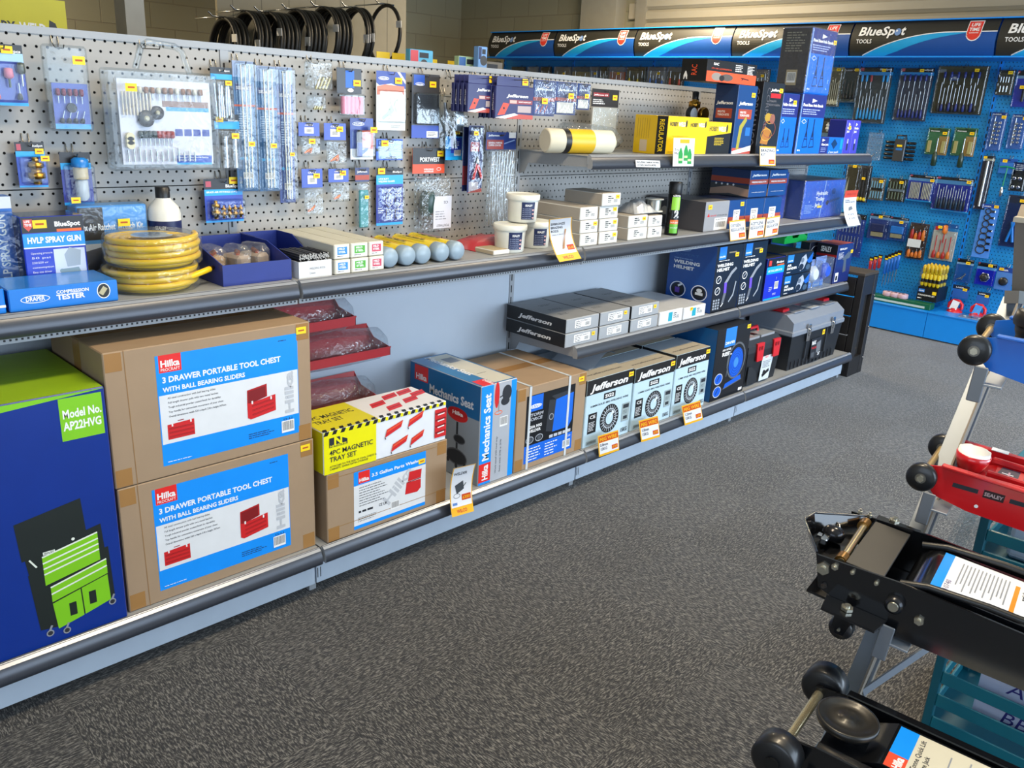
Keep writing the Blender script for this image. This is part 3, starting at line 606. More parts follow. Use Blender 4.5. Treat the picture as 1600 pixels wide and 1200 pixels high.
# --- three front cartons of welding wire, three behind
DUCK = M('#b9d2e0',.4); 
def jeff(b, u, v, h_, w_, mt=WHITE): b.text('Jefferson',u,v,h_,mt,w=w_,bold=.035,sh=.22)
def wire(size):
    def a(b,w,h,d,t):
        TP(b,h); b.rect(.001,.001,w-.001,d*.5,M('#a49c8c',.6)); b.rect(.001,d*.5,w-.001,d-.001,M('#9daab8',.5)); b.text('www.jeffersontools.com',w*.1,d*.22,.014,INK,w=w*.8,bold=.02); b.line(0,d*.5,w,d*.5,.002,INK)
        LF(b,d); b.rect(.001,h*.77,d-.001,h-.001,BLACK)
        F(b); b.rect(.001,h*.78,w-.001,h-.001,BLACK); jeff(b,w*.1,h*.825,h*.10,w*.78); b.text("'",w*.9,h*.9,.02,RED,bold=.03)
        b.rect(w*.37,h*.655,w*.62,h*.745,BLACK); b.text('SG2',w*.40,h*.675,h*.05,WHITE,w=w*.19,bold=.04); b.text(size+' SOLID MIG WELDING WIRE',w*.1,h*.59,h*.028,INK,w=w*.82,bold=.025)
        b.rect(w*.07,h*.20,w*.25,h*.50,BLACK); b.text('CE',w*.10,h*.42,h*.05,WHITE,w=w*.12,bold=.02); b.bars(w*.09,h*.36,w*.14,6,h*.024,WHITE,3,h=.35)
        cx, cz = w*.53, h*.34; b.ell(cx,cz,w*.205,h*.215,BLACK,28)
        for k in range(24):
            an = k*math.pi/12; b.line(cx+.10*w*math.cos(an),cz+.105*h*math.sin(an),cx+.19*w*math.cos(an),cz+.2*h*math.sin(an),.0022,M('#c5ced6',.4))
        b.ringp(cx,cz,w*.145,h*.15,.003,M('#c5ced6',.4),28); b.ell(cx,cz,w*.08,h*.09,DUCK)
        b.poly([(cx,cz),(cx+w*.05,cz+h*.12),(cx+w*.1,cz+h*.08)],M('#dce8ef',.4))
        b.rect(w*.80,h*.22,w*.97,h*.50,M('#94a3a6',.4)); b.rect(w*.82,h*.42,w*.95,h*.48,INK); b.rect(w*.84,h*.25,w*.93,h*.30,INK); b.bars(w*.83,h*.38,w*.11,3,h*.02,INK,4,h=.3)
        b.rect(w*.06,h*.035,w*.28,h*.09,M('#8ea0a8',.4)); b.text('JEFFERSON',w*.08,h*.05,h*.025,INK,w=w*.18,bold=.02); b.text('15KG',w*.80,h*.06,h*.06,INK,w=w*.15,bold=.02)
    return a
WC = [((910,700),(981,677),(918,596),'0.8MM','left of the three front welding wire cartons'),((984,675),(1045,654),(991,578),'1.0MM','middle of the three front welding wire cartons'),((1047,654),(1099,632),(1054,557),'1.2MM','right of the three front welding wire cartons, beside the hose reel carton')]
for i,(bl,br,tl,s_,l) in enumerate(WC):
    x0 = at(*bl,'y',2.05).x; hh = at(*tl,'y',2.05).z-ZB; ww = at(*br,'y',2.05).x-x0-.004
    cbox('welding_wire_carton','pale blue wire spool carton, '+l.replace('welding wire cartons','cartons'),'carton',bl,br,tl,2.05,ZB,.19,DUCK,DUCK,M('#a49c8c',.6),wire(s_),'welding wire cartons',st=[('f',-.034,-.032)])
    cbox('welding_wire_carton','pale grey-topped wire carton behind the '+('left','middle','right')[i]+' front wire carton','carton',bl,br,tl,2.245,ZB,.19,DUCK,DUCK,M('#9daab8',.5),wire(s_),'welding wire cartons',h=hh,w=ww-.004,x=x0)
# loose carton flap sheet lying on the wire cartons
c0 = at(960,566,'y',2.17); zz = ZB+ (at(991,578,'y',2.05).z-ZB)
t = thing('carton_flap','bent pale grey cardboard sheet resting on top of the welding wire cartons','cardboard sheet',(2.66,2.14,zz+.006),.25)
b = B(); n = 8; vs = []
for i in range(n+1):
    s_ = i/n; vs += [(.27*s_,0,.045*math.sin(s_*math.pi*.8)**2+.001),(.27*s_+.03,.2,.045*math.sin(s_*math.pi*.8)**2+.004)]
b.add(vs,[(2*i,2*i+2,2*i+3,2*i+1) for i in range(n)],M('#aab4c2',.5),True); b.add([(x,y,z+.002) for x,y,z in vs],[(2*i,2*i+1,2*i+3,2*i+2) for i in range(n)],M('#aab4c2',.5),True)
b.fr=(Vector((0,0,.05)),Vector((1,0,0)),Vector((0,1,0)),Vector((0,0,1))); b.build('flap',t)
# --- hose reel carton
NV = M('#12151c',.3,coat=.2); RB = M('#0d4f86',.35,coat=.2)
def a(b,w,h,d,t):
    DB = M('#0f5bd0',.3)
    LF(b,d); b.rect(.002,.002,d-.002,h-.002,RB); b.ringp(d*.28,h*.88,d*.16,h*.035,.004,M('#7fa6c8',.4)); b.text('DRAPER',d*.17,h*.865,h*.03,M('#7fa6c8',.4),w=d*.22,bold=.03)
    F(b); b.rect(w*.24,h*.73,w*.56,h*.99,M('#2b7fe0',.3)); b.text('DRAPER',w*.26,h*.765,h*.035,WHITE,w=w*.28,bold=.03); b.text('AIR HOSE',w*.20,h*.68,h*.028,WHITE,w=w*.25,bold=.03); b.text('REEL',w*.20,h*.61,h*.05,WHITE,w=w*.30,bold=.04)
    cx, cz = w*.66, h*.47; b.ringp(cx,cz+.01,w*.28,h*.26,.010,M('#5a6068',.3),28); b.ell(cx,cz,w*.21,h*.21,DB,28)
    for k in range(4): b.ringp(cx,cz,w*(.20-.035*k),h*(.20-.035*k),.003,M('#0a3f96',.3),28)
    b.ell(cx,cz,w*.07,h*.07,M('#3d86e8',.3)); b.poly([(w*.36,h*.13),(w*.88,h*.20),(w*.85,h*.27),(w*.40,h*.20)],DB); b.line(w*.35,h*.13,w*.9,h*.2,.005,M('#5a6068',.3)); b.line(w*.44,h*.62,w*.40,h*.3,.006,M('#5a6068',.3))
    for v in (.30,.12): b.ell(w*.18,h*v,w*.11,h*.075,DB); b.ringp(w*.18,h*v,w*.12,h*.08,.004,M('#c2cad6',.3)); b.line(w*.14,h*(v-.03),w*.2,h*(v+.04),.005,NV)
    b.rect(w*.84,h*.035,w*.95,h*.075,WHITE)
cbox('hose_reel_carton','tall black and dark blue carton picturing a blue air hose reel','carton',(1108,631),(1159,616),(1121,515),2.05,ZB,.33,NV,RB,M('#15181d',.4),a,h=.366,st=[('f',-.04,-.03)])
# ------------------------------------------------------------ lower shelf stock
ZL = .5925; YL = 2.137
GC = M('#9ba0a6',.5,noise=.08); 
def grey(side):
    def a(b,w,h,d,t):
        LF(b,d); b.rect(.001,.001,d-.001,h-.001,BLACK); jeff(b,d*.22,h*.30,h*.30,d*.55)
        TP(b,h); 
        for k in range(3): b.bars(w*.2+w*.2*k*.5,d*(.25+.22*k),w*.4,2,.012,INK,k+2,h=.4)
        F(b); b.rect(w*.26,h*.25,w*.74,h*.83,WHITE); b.text('Jefferson E6013',w*.29,h*.68,h*.09,INK,w=w*.40,bold=.02); b.bars(w*.29,h*.55,w*.22,3,h*.12,INK,5,h=.35); b.barcode(w*.56,h*.28,w*.15,h*.34); b.ringp(w*.5,h*.54,w*.239,h*.285,.0008,INK,4)
        b.line(w*.25,h*.24,w*.75,h*.24,.001,INK)
    return a
cols = [((882,546),(934,533),(884,522)),((935,532),(982,520),(935,506)),((984,520),(1027,511),(985,498))]
top_ = (887,500); hh = (at(887,500,'y',YL).z-ZL)/2
for i,(bl,br,_) in enumerate(cols):
    for r in (0,1):
        wy = at(br[0],br[1],'y',YL).x-at(*bl,'y',YL).x
        cbox('electrode_carton','flat grey carton with white label and black end, '+('bottom','top')[r]+' row, '+('leftmost','middle','rightmost')[i]+' stack','carton',bl,br,None,YL+(.004 if r else 0),ZL+r*(hh+.0005),.335,GC,BLACK,M('#85888c',.6),grey(0),'flat grey electrode cartons',h=hh-.001,w=wy-.003,st=[('f',wy-.045,.03,.02,.016)] if (i,r) in ((0,0),(1,1),(2,1)) else None)
def a(b,w,h,d,t):
    F(b); b.rect(w*.38,h*.2,w*.55,h*.85,M('#1f9db5',.4)); b.bars(w*.6,h*.7,w*.22,3,h*.15,INK,2,h=.4); b.barcode(w*.72,h*.25,w*.14,h*.35)
OFFW = M('#d5d8dc',.45)
cbox('white_carton','flat white carton with a turquoise label patch, next to the grey electrode cartons','carton',(1029,512),(1065,501),(1029,489),YL,ZL,.33,OFFW,OFFW,M('#b9bcc0',.5),a,'flat white cartons')
cbox('white_carton','flat white carton with turquoise patch and yellow sticker, against the welding helmet carton','carton',(1067,501),(1101,492),(1067,482),YL,ZL,.33,OFFW,OFFW,M('#b9bcc0',.5),a,'flat white cartons',st=[('f',.05,.04,.022,.016)])
HB = M('#12458f',.35,coat=.2)
def helm(b,w,h,d,t):
    LF(b,d); b.rect(.002,.002,d-.002,h-.002,HB); b.ringp(d*.30,h*.89,d*.16,h*.04,.004,M('#7f9fcc',.4)); b.text('DRAPER',d*.18,h*.872,h*.035,M('#7f9fcc',.4),w=d*.24,bold=.03); b.text('EXPERT',d*.14,h*.79,h*.035,M('#2f5f9f',.4),w=d*.5); b.bars(d*.12,h*.735,d*.6,1,.012,M('#7f9fcc',.4),2,h=.3)
    b.text('WELDING\nHELMET',d*.12,h*.665,h*.048,WHITE,w=d*.55,bold=.04,lead=1.3)
    for u in (.26,.72): b.ell(d*u,h*.27,d*.14,h*.10,M('#10131a',.3)); b.ringp(d*u,h*.27,d*.17,h*.12,.004,WHITE); 
    b.rect(d*.2,h*.22,d*.30,h*.30,M('#5a3aa0',.3)); b.line(d*.26,h*.32,d*.34,h*.36,.01,M('#cfd4da',.3)); b.rect(d*.64,h*.24,d*.80,h*.28,M('#cfd4da',.3)); b.ell(d*.72,h*.31,d*.06,h*.03,M('#cfd4da',.3))
    F(b); b.rect(w*.08,h*.80,w*.35,h*.985,M('#2b7fe0',.3)); b.text('DRAPER',w*.10,h*.83,h*.022,WHITE,w=w*.22,bold=.03); b.rect(w*.45,h*.88,w*.75,h*.90,M('#8a8068',.4)); b.text('WELDING\nHELMET',w*.06,h*.69,h*.045,WHITE,w=w*.60,bold=.04,lead=1.15); b.bars(w*.1,h*.775,w*.6,1,.01,WHITE,2,h=.3)
    for v in (.50,.33): b.ringp(w*.17,h*v,w*.10,h*.06,.004,WHITE); b.line(w*.12,h*(v-.02),w*.22,h*(v+.03),.006,M('#9aa2ad',.3))
    for k in range(3):
        for j in range(4): b.rect(w*(.05+.09*k),h*(.05+.042*j),w*(.11+.09*k),h*(.08+.042*j),M('#9aa2ad',.3))
    b.poly([(w*.42,h*.28),(w*.52,h*.28),(w*.50,h*.46),(w*.40,h*.44)],M('#6d4fd0',.3)); b.poly([(w*.40,h*.44),(w*.62,h*.60),(w*.78,h*.66),(w*.84,h*.63),(w*.66,h*.55),(w*.52,h*.44)],M('#8f959f',.3))
    b.poly([(w*.36,h*.12),(w*.46,h*.14),(w*.52,h*.28),(w*.42,h*.28)],M('#6a6f78',.3)); b.line(w*.36,h*.08,w*.44,h*.13,.006,WHITE); b.poly([(w*.84,h*.44),(w*.88,h*.43),(w*.82,h*.22),(w*.66,h*.12),(w*.64,h*.14),(w*.78,h*.24)],M('#9aa2ad',.3))
cbox('welding_helmet_carton','tall black welding helmet carton, left of the pair, blue side in view','carton',(1109,494),(1149,483),(1119,391),YL,ZL,.27,NV,HB,M('#15181d',.4),helm,'welding helmet cartons',h=.326,st=[('f',-.07,-.06)])
cbox('welding_helmet_carton','tall black carton picturing a welding helmet, right one of the pair','carton',(1150,483),(1187,474),(1157,384),YL,ZL,.27,NV,HB,M('#15181d',.4),helm,'welding helmet cartons',h=.326,st=[('f',-.08,-.06)])
BSP = M('#1b2ac0',.3,coat=.2)
def bsbox(title, pic=None):
    def a(b,w,h,d,t):
        F(b); b.rect(.001,h*.80,w-.001,h-.001,M('#17171b',.35)); b.rect(.001,h*.63,w-.001,h*.80,M('#12a0e8',.35)); b.rect(.001,h*.005,w-.001,h*.05,M('#12a0e8',.35))
        b.rect(w*.08,h*.83,w*.22,h*.95,M('#d3382a',.4)); b.text('BlueSpot',w*.5,h*.87,h*.05,WHITE,w=w*.42,bold=.03,sh=.1); b.rect(w*.55,h*.81,w*.95,h*.84,ORANGE); b.text(title,w*.08,h*.68,h*.05,WHITE,w=w*.8,bold=.02)
        if pic: pic(b,w,h)
        else: b.barcode(w*.55,h*.25,w*.22,h*.18); b.bars(w*.25,h*.3,w*.2,3,h*.04,WHITE,4,h=.3); b.bars(w*.5,h*.14,w*.25,2,h*.03,WHITE,5,h=.3); b.text('?',w*.6,h*.48,h*.06,WHITE)
    return a
cbox('tool_carton','purple-blue carton with a black header and bright blue band, next to the helmet cartons','carton',(1191,474),(1218,468),(1195,406),YL,ZL,.22,BSP,M('#101a50',.4),M('#2a2a2e',.5),bsbox('AIR TOOL LUBRICATOR'))
def sander(b,w,h,d,t):
    LF(b,d); b.rect(.001,.001,d-.001,h-.001,M('#123a70',.35)); F(b); b.rect(w*.06,h*.60,w*.28,h*.97,M('#2b7fe0',.3)); b.text('DRAPER',w*.08,h*.65,h*.07,WHITE,w=w*.18,bold=.03)
    b.text('AIR\nSANDER',w*.08,h*.42,h*.11,WHITE,w=w*.36,bold=.04,lead=1.1); b.poly([(w*.50,h*.30),(w*.58,h*.75),(w*.72,h*.9),(w*.80,h*.6),(w*.70,h*.2),(w*.58,h*.1)],M('#aeb8c6',.2)); b.ell(w*.60,h*.3,w*.09,h*.16,M('#20242c',.3)); b.ell(w*.62,h*.62,w*.06,h*.12,M('#6c7684',.2))
    b.poly([(w*.78,h*.55),(w*.99,h*.95),(w*.99,h*.5),(w*.88,h*.42)],M('#1d63c8',.3)); b.ell(w*.86,h*.25,w*.08,h*.14,M('#3f566e',.3)); b.bars(w*.08,h*.12,w*.15,1,h*.07,WHITE,4,h=.5)
sh0 = (at(1227,400,'y',YL-.01).z-ZL)/2
for r in (0,1): cbox('air_sander_carton',('lower','upper')[r]+' black and blue air sander carton of the stack of two','carton',(1219,469),(1261,458),None,YL,ZL+r*(sh0+.0005),.26,NV,M('#123a70',.35),M('#3a3a3c',.5),sander,'air sander cartons',h=sh0-.001)
SLN = M('#1a2b6d',.35,coat=.2)
def sly(b,w,h,d,t):
    LF(b,d); b.rect(.002,h*.72,d-.002,h-.002,M('#171a24',.35)); b.rect(.002,h*.68,d-.002,h*.74,M('#8f1a1e',.4)); b.text('SEALEY',d*.2,h*.8,.03,WHITE,w=d*.5,bold=.03)
    F(b); b.text('SEALEY',w*.12,h*.86,h*.045,WHITE,w=w*.5,bold=.04); b.bars(w*.1,h*.78,w*.35,6,h*.03,WHITE,4,h=.35); b.poly([(w*.35,h*.62),(w*.75,h*.80),(w*.92,h*.72),(w*.85,h*.62),(w*.65,h*.60),(w*.72,h*.28),(w*.52,h*.26),(w*.50,h*.58)],M('#56606e',.3)); b.rect(w*.08,h*.05,w*.28,h*.28,WHITE); b.rect(w*.12,h*.08,w*.24,h*.2,BLACK)
cbox('air_wrench_carton','dark blue carton picturing an impact wrench, at the right end of the lower shelf','carton',(1300,447),(1324,440),(1306,384),2.15,ZL,.13,SLN,SLN,M('#a54a48',.5),sly,st=[('f',-.03,-.06)])
DKS = M('#1a1e2c',.35)
def dk(b,w,h,d,t): F(b); b.rect(.001,h*.05,w-.001,h*.35,M('#7d1418',.4)); b.text('SEALEY',w*.15,h*.6,.028,WHITE,w=w*.7,bold=.03); b.ringp(w*.5,h*.7,w*.42,h*.2,.003,WHITE)
zt = at(1306,384,'y',2.16).z
for k in (0,1): cbox('small_dark_carton','small black and maroon carton '+('left','right')[k]+' in the pair behind the masks','carton',(1262+19*k,410),(1280+19*k,404),(1262+19*k,380),2.30,ZL,.06,DKS,DKS,M('#9a6a50',.5),dk,'small dark cartons')
# clear pouches with breathing masks
for k in (0,1):
    x0 = at(1264+19*k,456-5*k,'y',2.12).x; x1 = at(1282+18*k,452-5*k,'y',2.12).x; z1 = at(1266+17*k,412-6*k,'y',2.12).z; w, h = x1-x0-.01, z1-ZL
    t = thing('mask_pack','clear breathing mask pack, '+('left','right')[k]+' of the pair','pack',(x0,2.125,ZL),0,'breathing mask packs')
    b = B(); b.box(0,.05,0,w,.055,h,M('#7f9fe6',.4)); b.face((0,.05,0),(1,0,0),(0,0,1)); b.rect(.005,0,w-.005,h*.16,LBLUE); b.text('DRAPER' if k == 0 else 'MASK',w*.1,h*.05,h*.06,WHITE,w=w*.6,bold=.03)
    if k == 0:
        b.text('FORCE',w*.15,h*.6,h*.06,M('#d6cf3a',.4),w=w*.5,bold=.03)
        for j in range(2):
            for i in range(3): b.rect(w*(.15+.25*i),h*(.22+.16*j),w*(.33+.25*i),h*(.34+.16*j),WHITE)
    b.build('backing_card',t)
    b = B(); b.lathe([(.001,0),(.04,.01),(.05,.03),(.03,.05)],(w*.5,.048,h*.55),(0,-1,0),M('#2f55c8' if k else '#c8d4ea',.4),14); b.tube([(w*.3,.03,h*.3),(w*.35,.01,h*.5),(w*.5,.012,h*.75),(w*.7,.02,h*.5)],.012,M('#2f55c8' if k else '#c8d4ea',.4)); b.build('mask',t)
    b = B(); b.box(.002,0,0,w-.002,.049,h,BAG,.004); b.build('clear_cover',t)
# green hanging bin behind
t = thing('parts_bin','bright green open plastic bin behind the dark blue wrench carton','bin',(4.66,2.38,ZL+.22))
g = M('#12b048',.4); L_ = .28
b = B(); b.box(0,.0,0,L_,.08,.003,g); b.box(0,.0,.003,.003,.08,.07,g); b.box(L_-.003,.0,.003,L_,.08,.07,g); b.box(0,.077,.003,L_,.08,.085,g); b.prism([(.003,.003),(L_-.003,.003),(L_-.003,.03),(.22,.05),(.18,.05),(.16,.028),(.1,.028),(.08,.05),(.03,.05),(.003,.03)],'y',0,.003,g); b.build('bin_body',t)
b = B(); b.tube([(.03,.04,.06),(.12,.03,.05),(.2,.05,.055),(.26,.04,.05)],.012,BLACK); b.build('contents',t)
b = B(); b.box(.0,.08,-.2199,L_,.084,.085,M('#2b58a0',.4)); b.build('backing_card',t)

# red wrapped trays fixed to the plain panel
for i,(px,py,l) in enumerate(((556,499,'top'),(610,546,'middle'),(590,622,'bottom'))):
    c_ = at(px,py,'y',2.345); L_ = .36
    t = thing('magnetic_tray','red metal tray in clear film fixed to the grey back panel, '+l+' of three','tray',(c_.x-L_,2.345,c_.z-.02),0,'red wrapped trays')
    pr = [(0,.032),(.0,0),(.105,0),(.145,.085)]
    q = [(.002,.032),(.002,.002),(.104,.002),(.143,.086)]
    b = B(); b.sheet(pr,'x',0,L_,REDP,False); b.sheet(q,'x',0,L_,REDP,False)
    for x in (0,L_-.002): b.prism([(0,.0),(.105,0),(.145,.085),(.10,.045),(0,.03)],'x',x,x+.002,REDP)
    b.box(0,-.004,.028,L_,.0,.033,REDP); b.build('tray_body',t)
    b = B(); b.tube([(-.01,.07,.03),(.0,.07,.032),(L_*.5,.068,.036),(L_-.01,.07,.030),(L_+.02,.06,.022),(L_+.03,.055,.02)],[.03,.06,.066,.058,.03,.006],BAG,16); b.build('film_wrap',t)
# ------------------------------------------------------------ plastic toolboxes on the base shelf
TBK = M('#1c2026',.42); TGR = M('#7f8794',.4); TRD = M('#c8202a',.35); TDG = M('#2c3036',.4)
def taper(b, w, d, h, tx, ty, mt, z0=0):
    b.add([(tx,ty,z0),(w-tx,ty,z0),(w-tx,d-ty,z0),(tx,d-ty,z0),(0,0,h),(w,0,h),(w,d,h),(0,d,h)],[(0,3,2,1),(4,5,6,7),(0,1,5,4),(1,2,6,5),(2,3,7,6),(3,0,4,7)],mt)
def lidshape(b, w, d, z0, h, mt, c=.03): b.prism([(0,z0),(d,z0),(d,z0+h*.55),(d-c,z0+h),(c,z0+h),(0,z0+h*.55)],'x',0,w,mt)
# small one
xa = at(1164,607,'y',2.06).x; w, d = .34, .20; hb = .18
t = thing('small_toolbox','small black toolbox with a grey organiser lid and red latches','toolbox',(xa,2.07,ZB))
b = B(); taper(b,w,d,hb,.012,.01,TBK); b.prism([(.02,.01),(.02,.11)]+[(.02+.1*math.sin(a),.01+.1*math.cos(a)) for a in (.3,.6,.9,1.2,1.5)],'y',-.004,-.0005,M('#23272d',.4)); b.build('body',t)
b = B(); lidshape(b,w,d,hb,.06,TDG); b.box(.05,.03,hb+.06,w*.45,d-.03,hb+.072,M('#8d939b',.25)); b.box(w*.5,.03,hb+.06,w-.03,d-.03,hb+.072,M('#8d939b',.25)); b.box(.13,.05,hb+.072,.16,.08,hb+.076,BLACK); b.build('lid',t)
b = B(); b.tube([(.02,d/2,hb+.07),(.03,d/2,hb+.095),(w-.1,d/2,hb+.095),(w-.09,d/2,hb+.07)],.009,TRD); b.build('handle',t)
for x in (.08,w-.09):
    b = B(); b.add([(x,-.012,hb-.05),(x+.06,-.012,hb-.05),(x+.068,-.008,hb+.045),(x-.005,-.008,hb+.045),(x+.008,0,hb-.05),(x+.05,0,hb-.05),(x+.06,.004,hb+.045),(x,.004,hb+.045)],[(0,1,2,3),(4,7,6,5),(0,3,7,4),(1,5,6,2),(3,2,6,7),(0,4,5,1)],TRD)
    b.face((x,-.0125,hb),(1,0,0),(0,0,1)); b.rect(.01,.01,.022,.03,M('#7a1016',.4)); b.rect(.035,.01,.047,.03,M('#7a1016',.4)); b.build('latch',t)
b = B(); b.face((.14,.0,.0),(1,0,0),(0,0.06,1)); b.lay = 200; b.poly([(.0,.012),(.10,.012),(.15,.17),(.03,.17)],M('#c9d3dc',.35)); b.poly([(.026,.145),(.142,.145),(.15,.17),(.03,.17)],LBLUE); b.rect(.055,.13,.085,.165,M('#dc2420',.4)); b.text('Hilka',.057,.134,.008,WHITE,w=.026,bold=.03); b.bars(.03,.11,.09,5,.008,INK,3,h=.4); b.line(.03,.035,.10,.06,.018,BLACK); b.ell(.05,.05,.015,.015,BLACK); b.build('printed_label',t)
# large one, and a third behind it
def bigbox(loc, label, w=.62, d=.27, hb=.20, front=True):
    t = thing('large_toolbox',label,'toolbox',loc,0,'large grey lidded toolboxes')
    b = B(); taper(b,w,d,hb,.02,.012,TBK)
    for x in (.18,w-.20): b.box(x,-.004,.05,x+.01,.005,hb,TDG)
    for k in range(12): b.box(.05+k*.045,.004,.005,.055+k*.045,.012,.05,TDG)
    b.build('body',t)
    b = B(); b.box(-.008,-.01,hb,w+.008,d+.01,hb+.03,TGR,.006); lidshape(b,w,d,hb+.03,.085,TGR,.05)
    for k in range(3): x = w*(.12+.3*k); b.box(x,.04,hb+.115,x+w*.2,d-.04,hb+.122,TGR,.003)
    b.box(w*.42,.035,hb+.122,w*.56,.10,hb+.126,M('#b3b8bd',.3)); b.build('lid',t)
    b = B(); b.box(w*.05,d*.32,hb+.116,w*.16,d*.68,hb+.135,TRD,.004); b.box(w*.84,d*.32,hb+.116,w*.95,d*.68,hb+.135,TRD,.004); b.box(w*.44,d*.55,hb+.123,w*.56,d*.72,hb+.14,TRD,.004); b.build('lid_grips',t,)
    b = B(); b.box(-.022,.06,hb-.02,-.008,d-.06,hb+.0,TBK); b.box(-.022,.06,hb-.07,-.010,.08,hb-.02,TBK); b.box(-.022,d-.08,hb-.07,-.010,d-.06,hb-.02,TBK); b.box(-.024,.06,hb-.08,-.010,d-.06,hb-.065,TRD); b.build('side_handle',t)
    for x in (.15,w-.17):
        b = B(); b.box(x,-.018,hb-.045,x+.035,-.0101,hb+.055,CHROME,.003); b.box(x+.008,-.024,hb-.01,x+.027,-.018,hb+.03,CHROME,.002); b.build('latch',t)
    if front:
        b = B(); b.face((w*.40,.0,.0),(1,0,0),(0,.04,1)); b.lay = 250; b.rect(0,.03,.13,.15,M('#22252b',.35)); b.text('MAX',.01,.115,.022,WHITE,w=.05,bold=.04); b.text('TOOL BOX',.01,.09,.012,RED,w=.06,bold=.03); b.text('26"',.09,.045,.018,WHITE,w=.03,bold=.03); b.poly([(.07,.06),(.12,.07),(.12,.13),(.07,.12)],M('#6b7077',.4)); b.rect(.01,.04,.05,.07,M('#4a4f56',.4)); b.build('printed_label',t); sticker(t,(w*.6,.0,hb-.04),(1,0,0),(0,0,1),0,0,.03,.03)
    return t
xb = at(1232,582,'y',2.06).x
bigbox((xb,2.072,ZB),'large black toolbox with grey lid, red grips and chrome latches, in front')
t = bigbox((xb-.10,2.378,ZB),'grey lidded black toolbox almost hidden behind the front large toolbox',w=.55,d=.085,front=False)
# ------------------------------------------------------------ black crate standing at the shelving end
CB = M('#1b1a1c',.5,noise=.2); xc = XE+.06; c1 = at(1360,424,'y',2.04)
t = thing('wooden_crate','tall black slatted wooden crate with torn brown board, at the end of the shelving','crate',(xc,2.05,0))
hc = at(1363,430,'y',2.05).z
b = B()
for k in range(5): z = .02+k*(hc-.03)/5; b.box(.004,.05,z,.024,.95,z+(hc-.03)/5-.008,CB,.003)
b.build('side_boards',t)
b = B(); b.box(0,0,0,.055,.045,hc,CB,.003); b.box(.155,0,0,.20,.045,hc,CB,.003); b.box(.055,.004,0,.155,.04,.12,CB); b.box(.055,.004,hc-.12,.155,.04,hc,CB); b.build('end_posts',t)
b = B(); b.box(.055,.030,.12,.155,.036,hc-.12,M('#6b4d2a',.8,noise=.3)); b.poly if 0 else None
b.face((.055,.03,.12),(1,0,0),(0,0,1)); H_ = hc-.24; rr = random.Random(5)
L_ = [(.045+.018*math.sin(k*1.3)+.012*rr.random(), H_*k/10) for k in range(11)]
b.poly(L_+[(.1,H_),(.1,0)],M('#151314',.7)); 
for k in range(10): b.line(L_[k][0],L_[k][1],L_[k+1][0],L_[k+1][1],.005,M('#c39a5a',.8))
b.build('torn_board',t)
b = B(); b.box(.0,.0,hc,.20,.95,hc+.018,M('#3b3530',.7,noise=.2),.003); b.build('top_board',t)
for z in (.1,.3,.5): b = B(); b.lathe([(.005,0),(.005,.004),(.002,.006)],(.185,0,z),(0,-1,0),STEEL,8); b.build('bolt',t)
# ------------------------------------------------------------ price cards on the rails
def card(name, label, tl, tr, bl, y, art, group=None, bend=.0, tilt=0, n=6, cat='price card'):
    a_ = at(*tl,'y',y); c_ = at(*tr,'y',y); e_ = at(*bl,'y',y)
    w = (c_-a_).length; h = (a_-e_).length
    t = bpy.data.objects.new(name,None); COL.objects.link(t); tag(t,label,cat,group); t.location = e_
    u = (c_-a_).normalized(); v = (a_-e_).normalized()
    q = B()
    q.fr = (Vector((0,0,0)),u,v,u.cross(v).normalized()); q.lay = 8
    q.sub = h/60 if bend or tilt else 0; n = 60 if bend or tilt else 1
    art(q,w,h)
    nrm = q.fr[3]; q.v = [p for p in q.v]
    base = B(); vs = []
    for i in range(n+1):
        for x in (0,w): vs.append(u*x+v*(h*i/n))
    base.add(vs,[(2*i,2*i+1,2*i+3,2*i+2) for i in range(n)],WHITE); base.add([p-nrm*.0006 for p in vs],[(2*i,2*i+2,2*i+3,2*i+1) for i in range(n)],WHITE)
    base.add(q.v,[],WHITE); k = len(base.v)-len(q.v)
    for f, m_ in zip(q.f,q.mi): base.f.append([k+i for i in f]); base.mi.append(base.m(q.mats[m_])); base.sm.append(False)
    uv = u.dot(v)
    for i, p in enumerate(base.v):
        s_ = (p.dot(v)-uv*p.dot(u))/(1-uv*uv)/h; base.v[i] = p + nrm*(bend*(s_-.5)**2*4 + tilt*s_)
    base.build('card',t); return t
YC = M('#f0b21c',.4); OR = M('#d8541a',.4); PAP = M('#e6e7ec',.4)
def wil(b,w,h): b.rect(0,0,w,h,YC); b.rect(w*.04,h*.16,w*.96,h*.985,PAP); b.text('WILCO',w*.25,h*.045,h*.065,M('#c8372a',.4),w=w*.46,bold=.03)
def a1(b,w,h):
    wil(b,w,h); b.text('SIFBRONZE\nBRAZING\nRODS',w*.08,h*.84,h*.055,INK,w=w*.62,bold=.02,lead=1.25); b.text('2.4mm X 350mm',w*.1,h*.60,h*.025,INK,w=w*.5)
    for k in range(5): b.line(w*(.48-.02*k),h*.27,w*(.70+.01*k),h*.72,w*.02,M('#c08a5a',.4)); 
    b.rect(w*.62,h*.23,w*.93,h*.35,M('#c8441a',.4)); b.text('£1.25',w*.65,h*.26,h*.05,YC,w=w*.25,bold=.03)
card('price_card','curved white and yellow price card for brazing rods on the middle shelf rail','(840,338)' and (842,340),(878,336),(868,408),2.085,a1,bend=.02,tilt=.03)
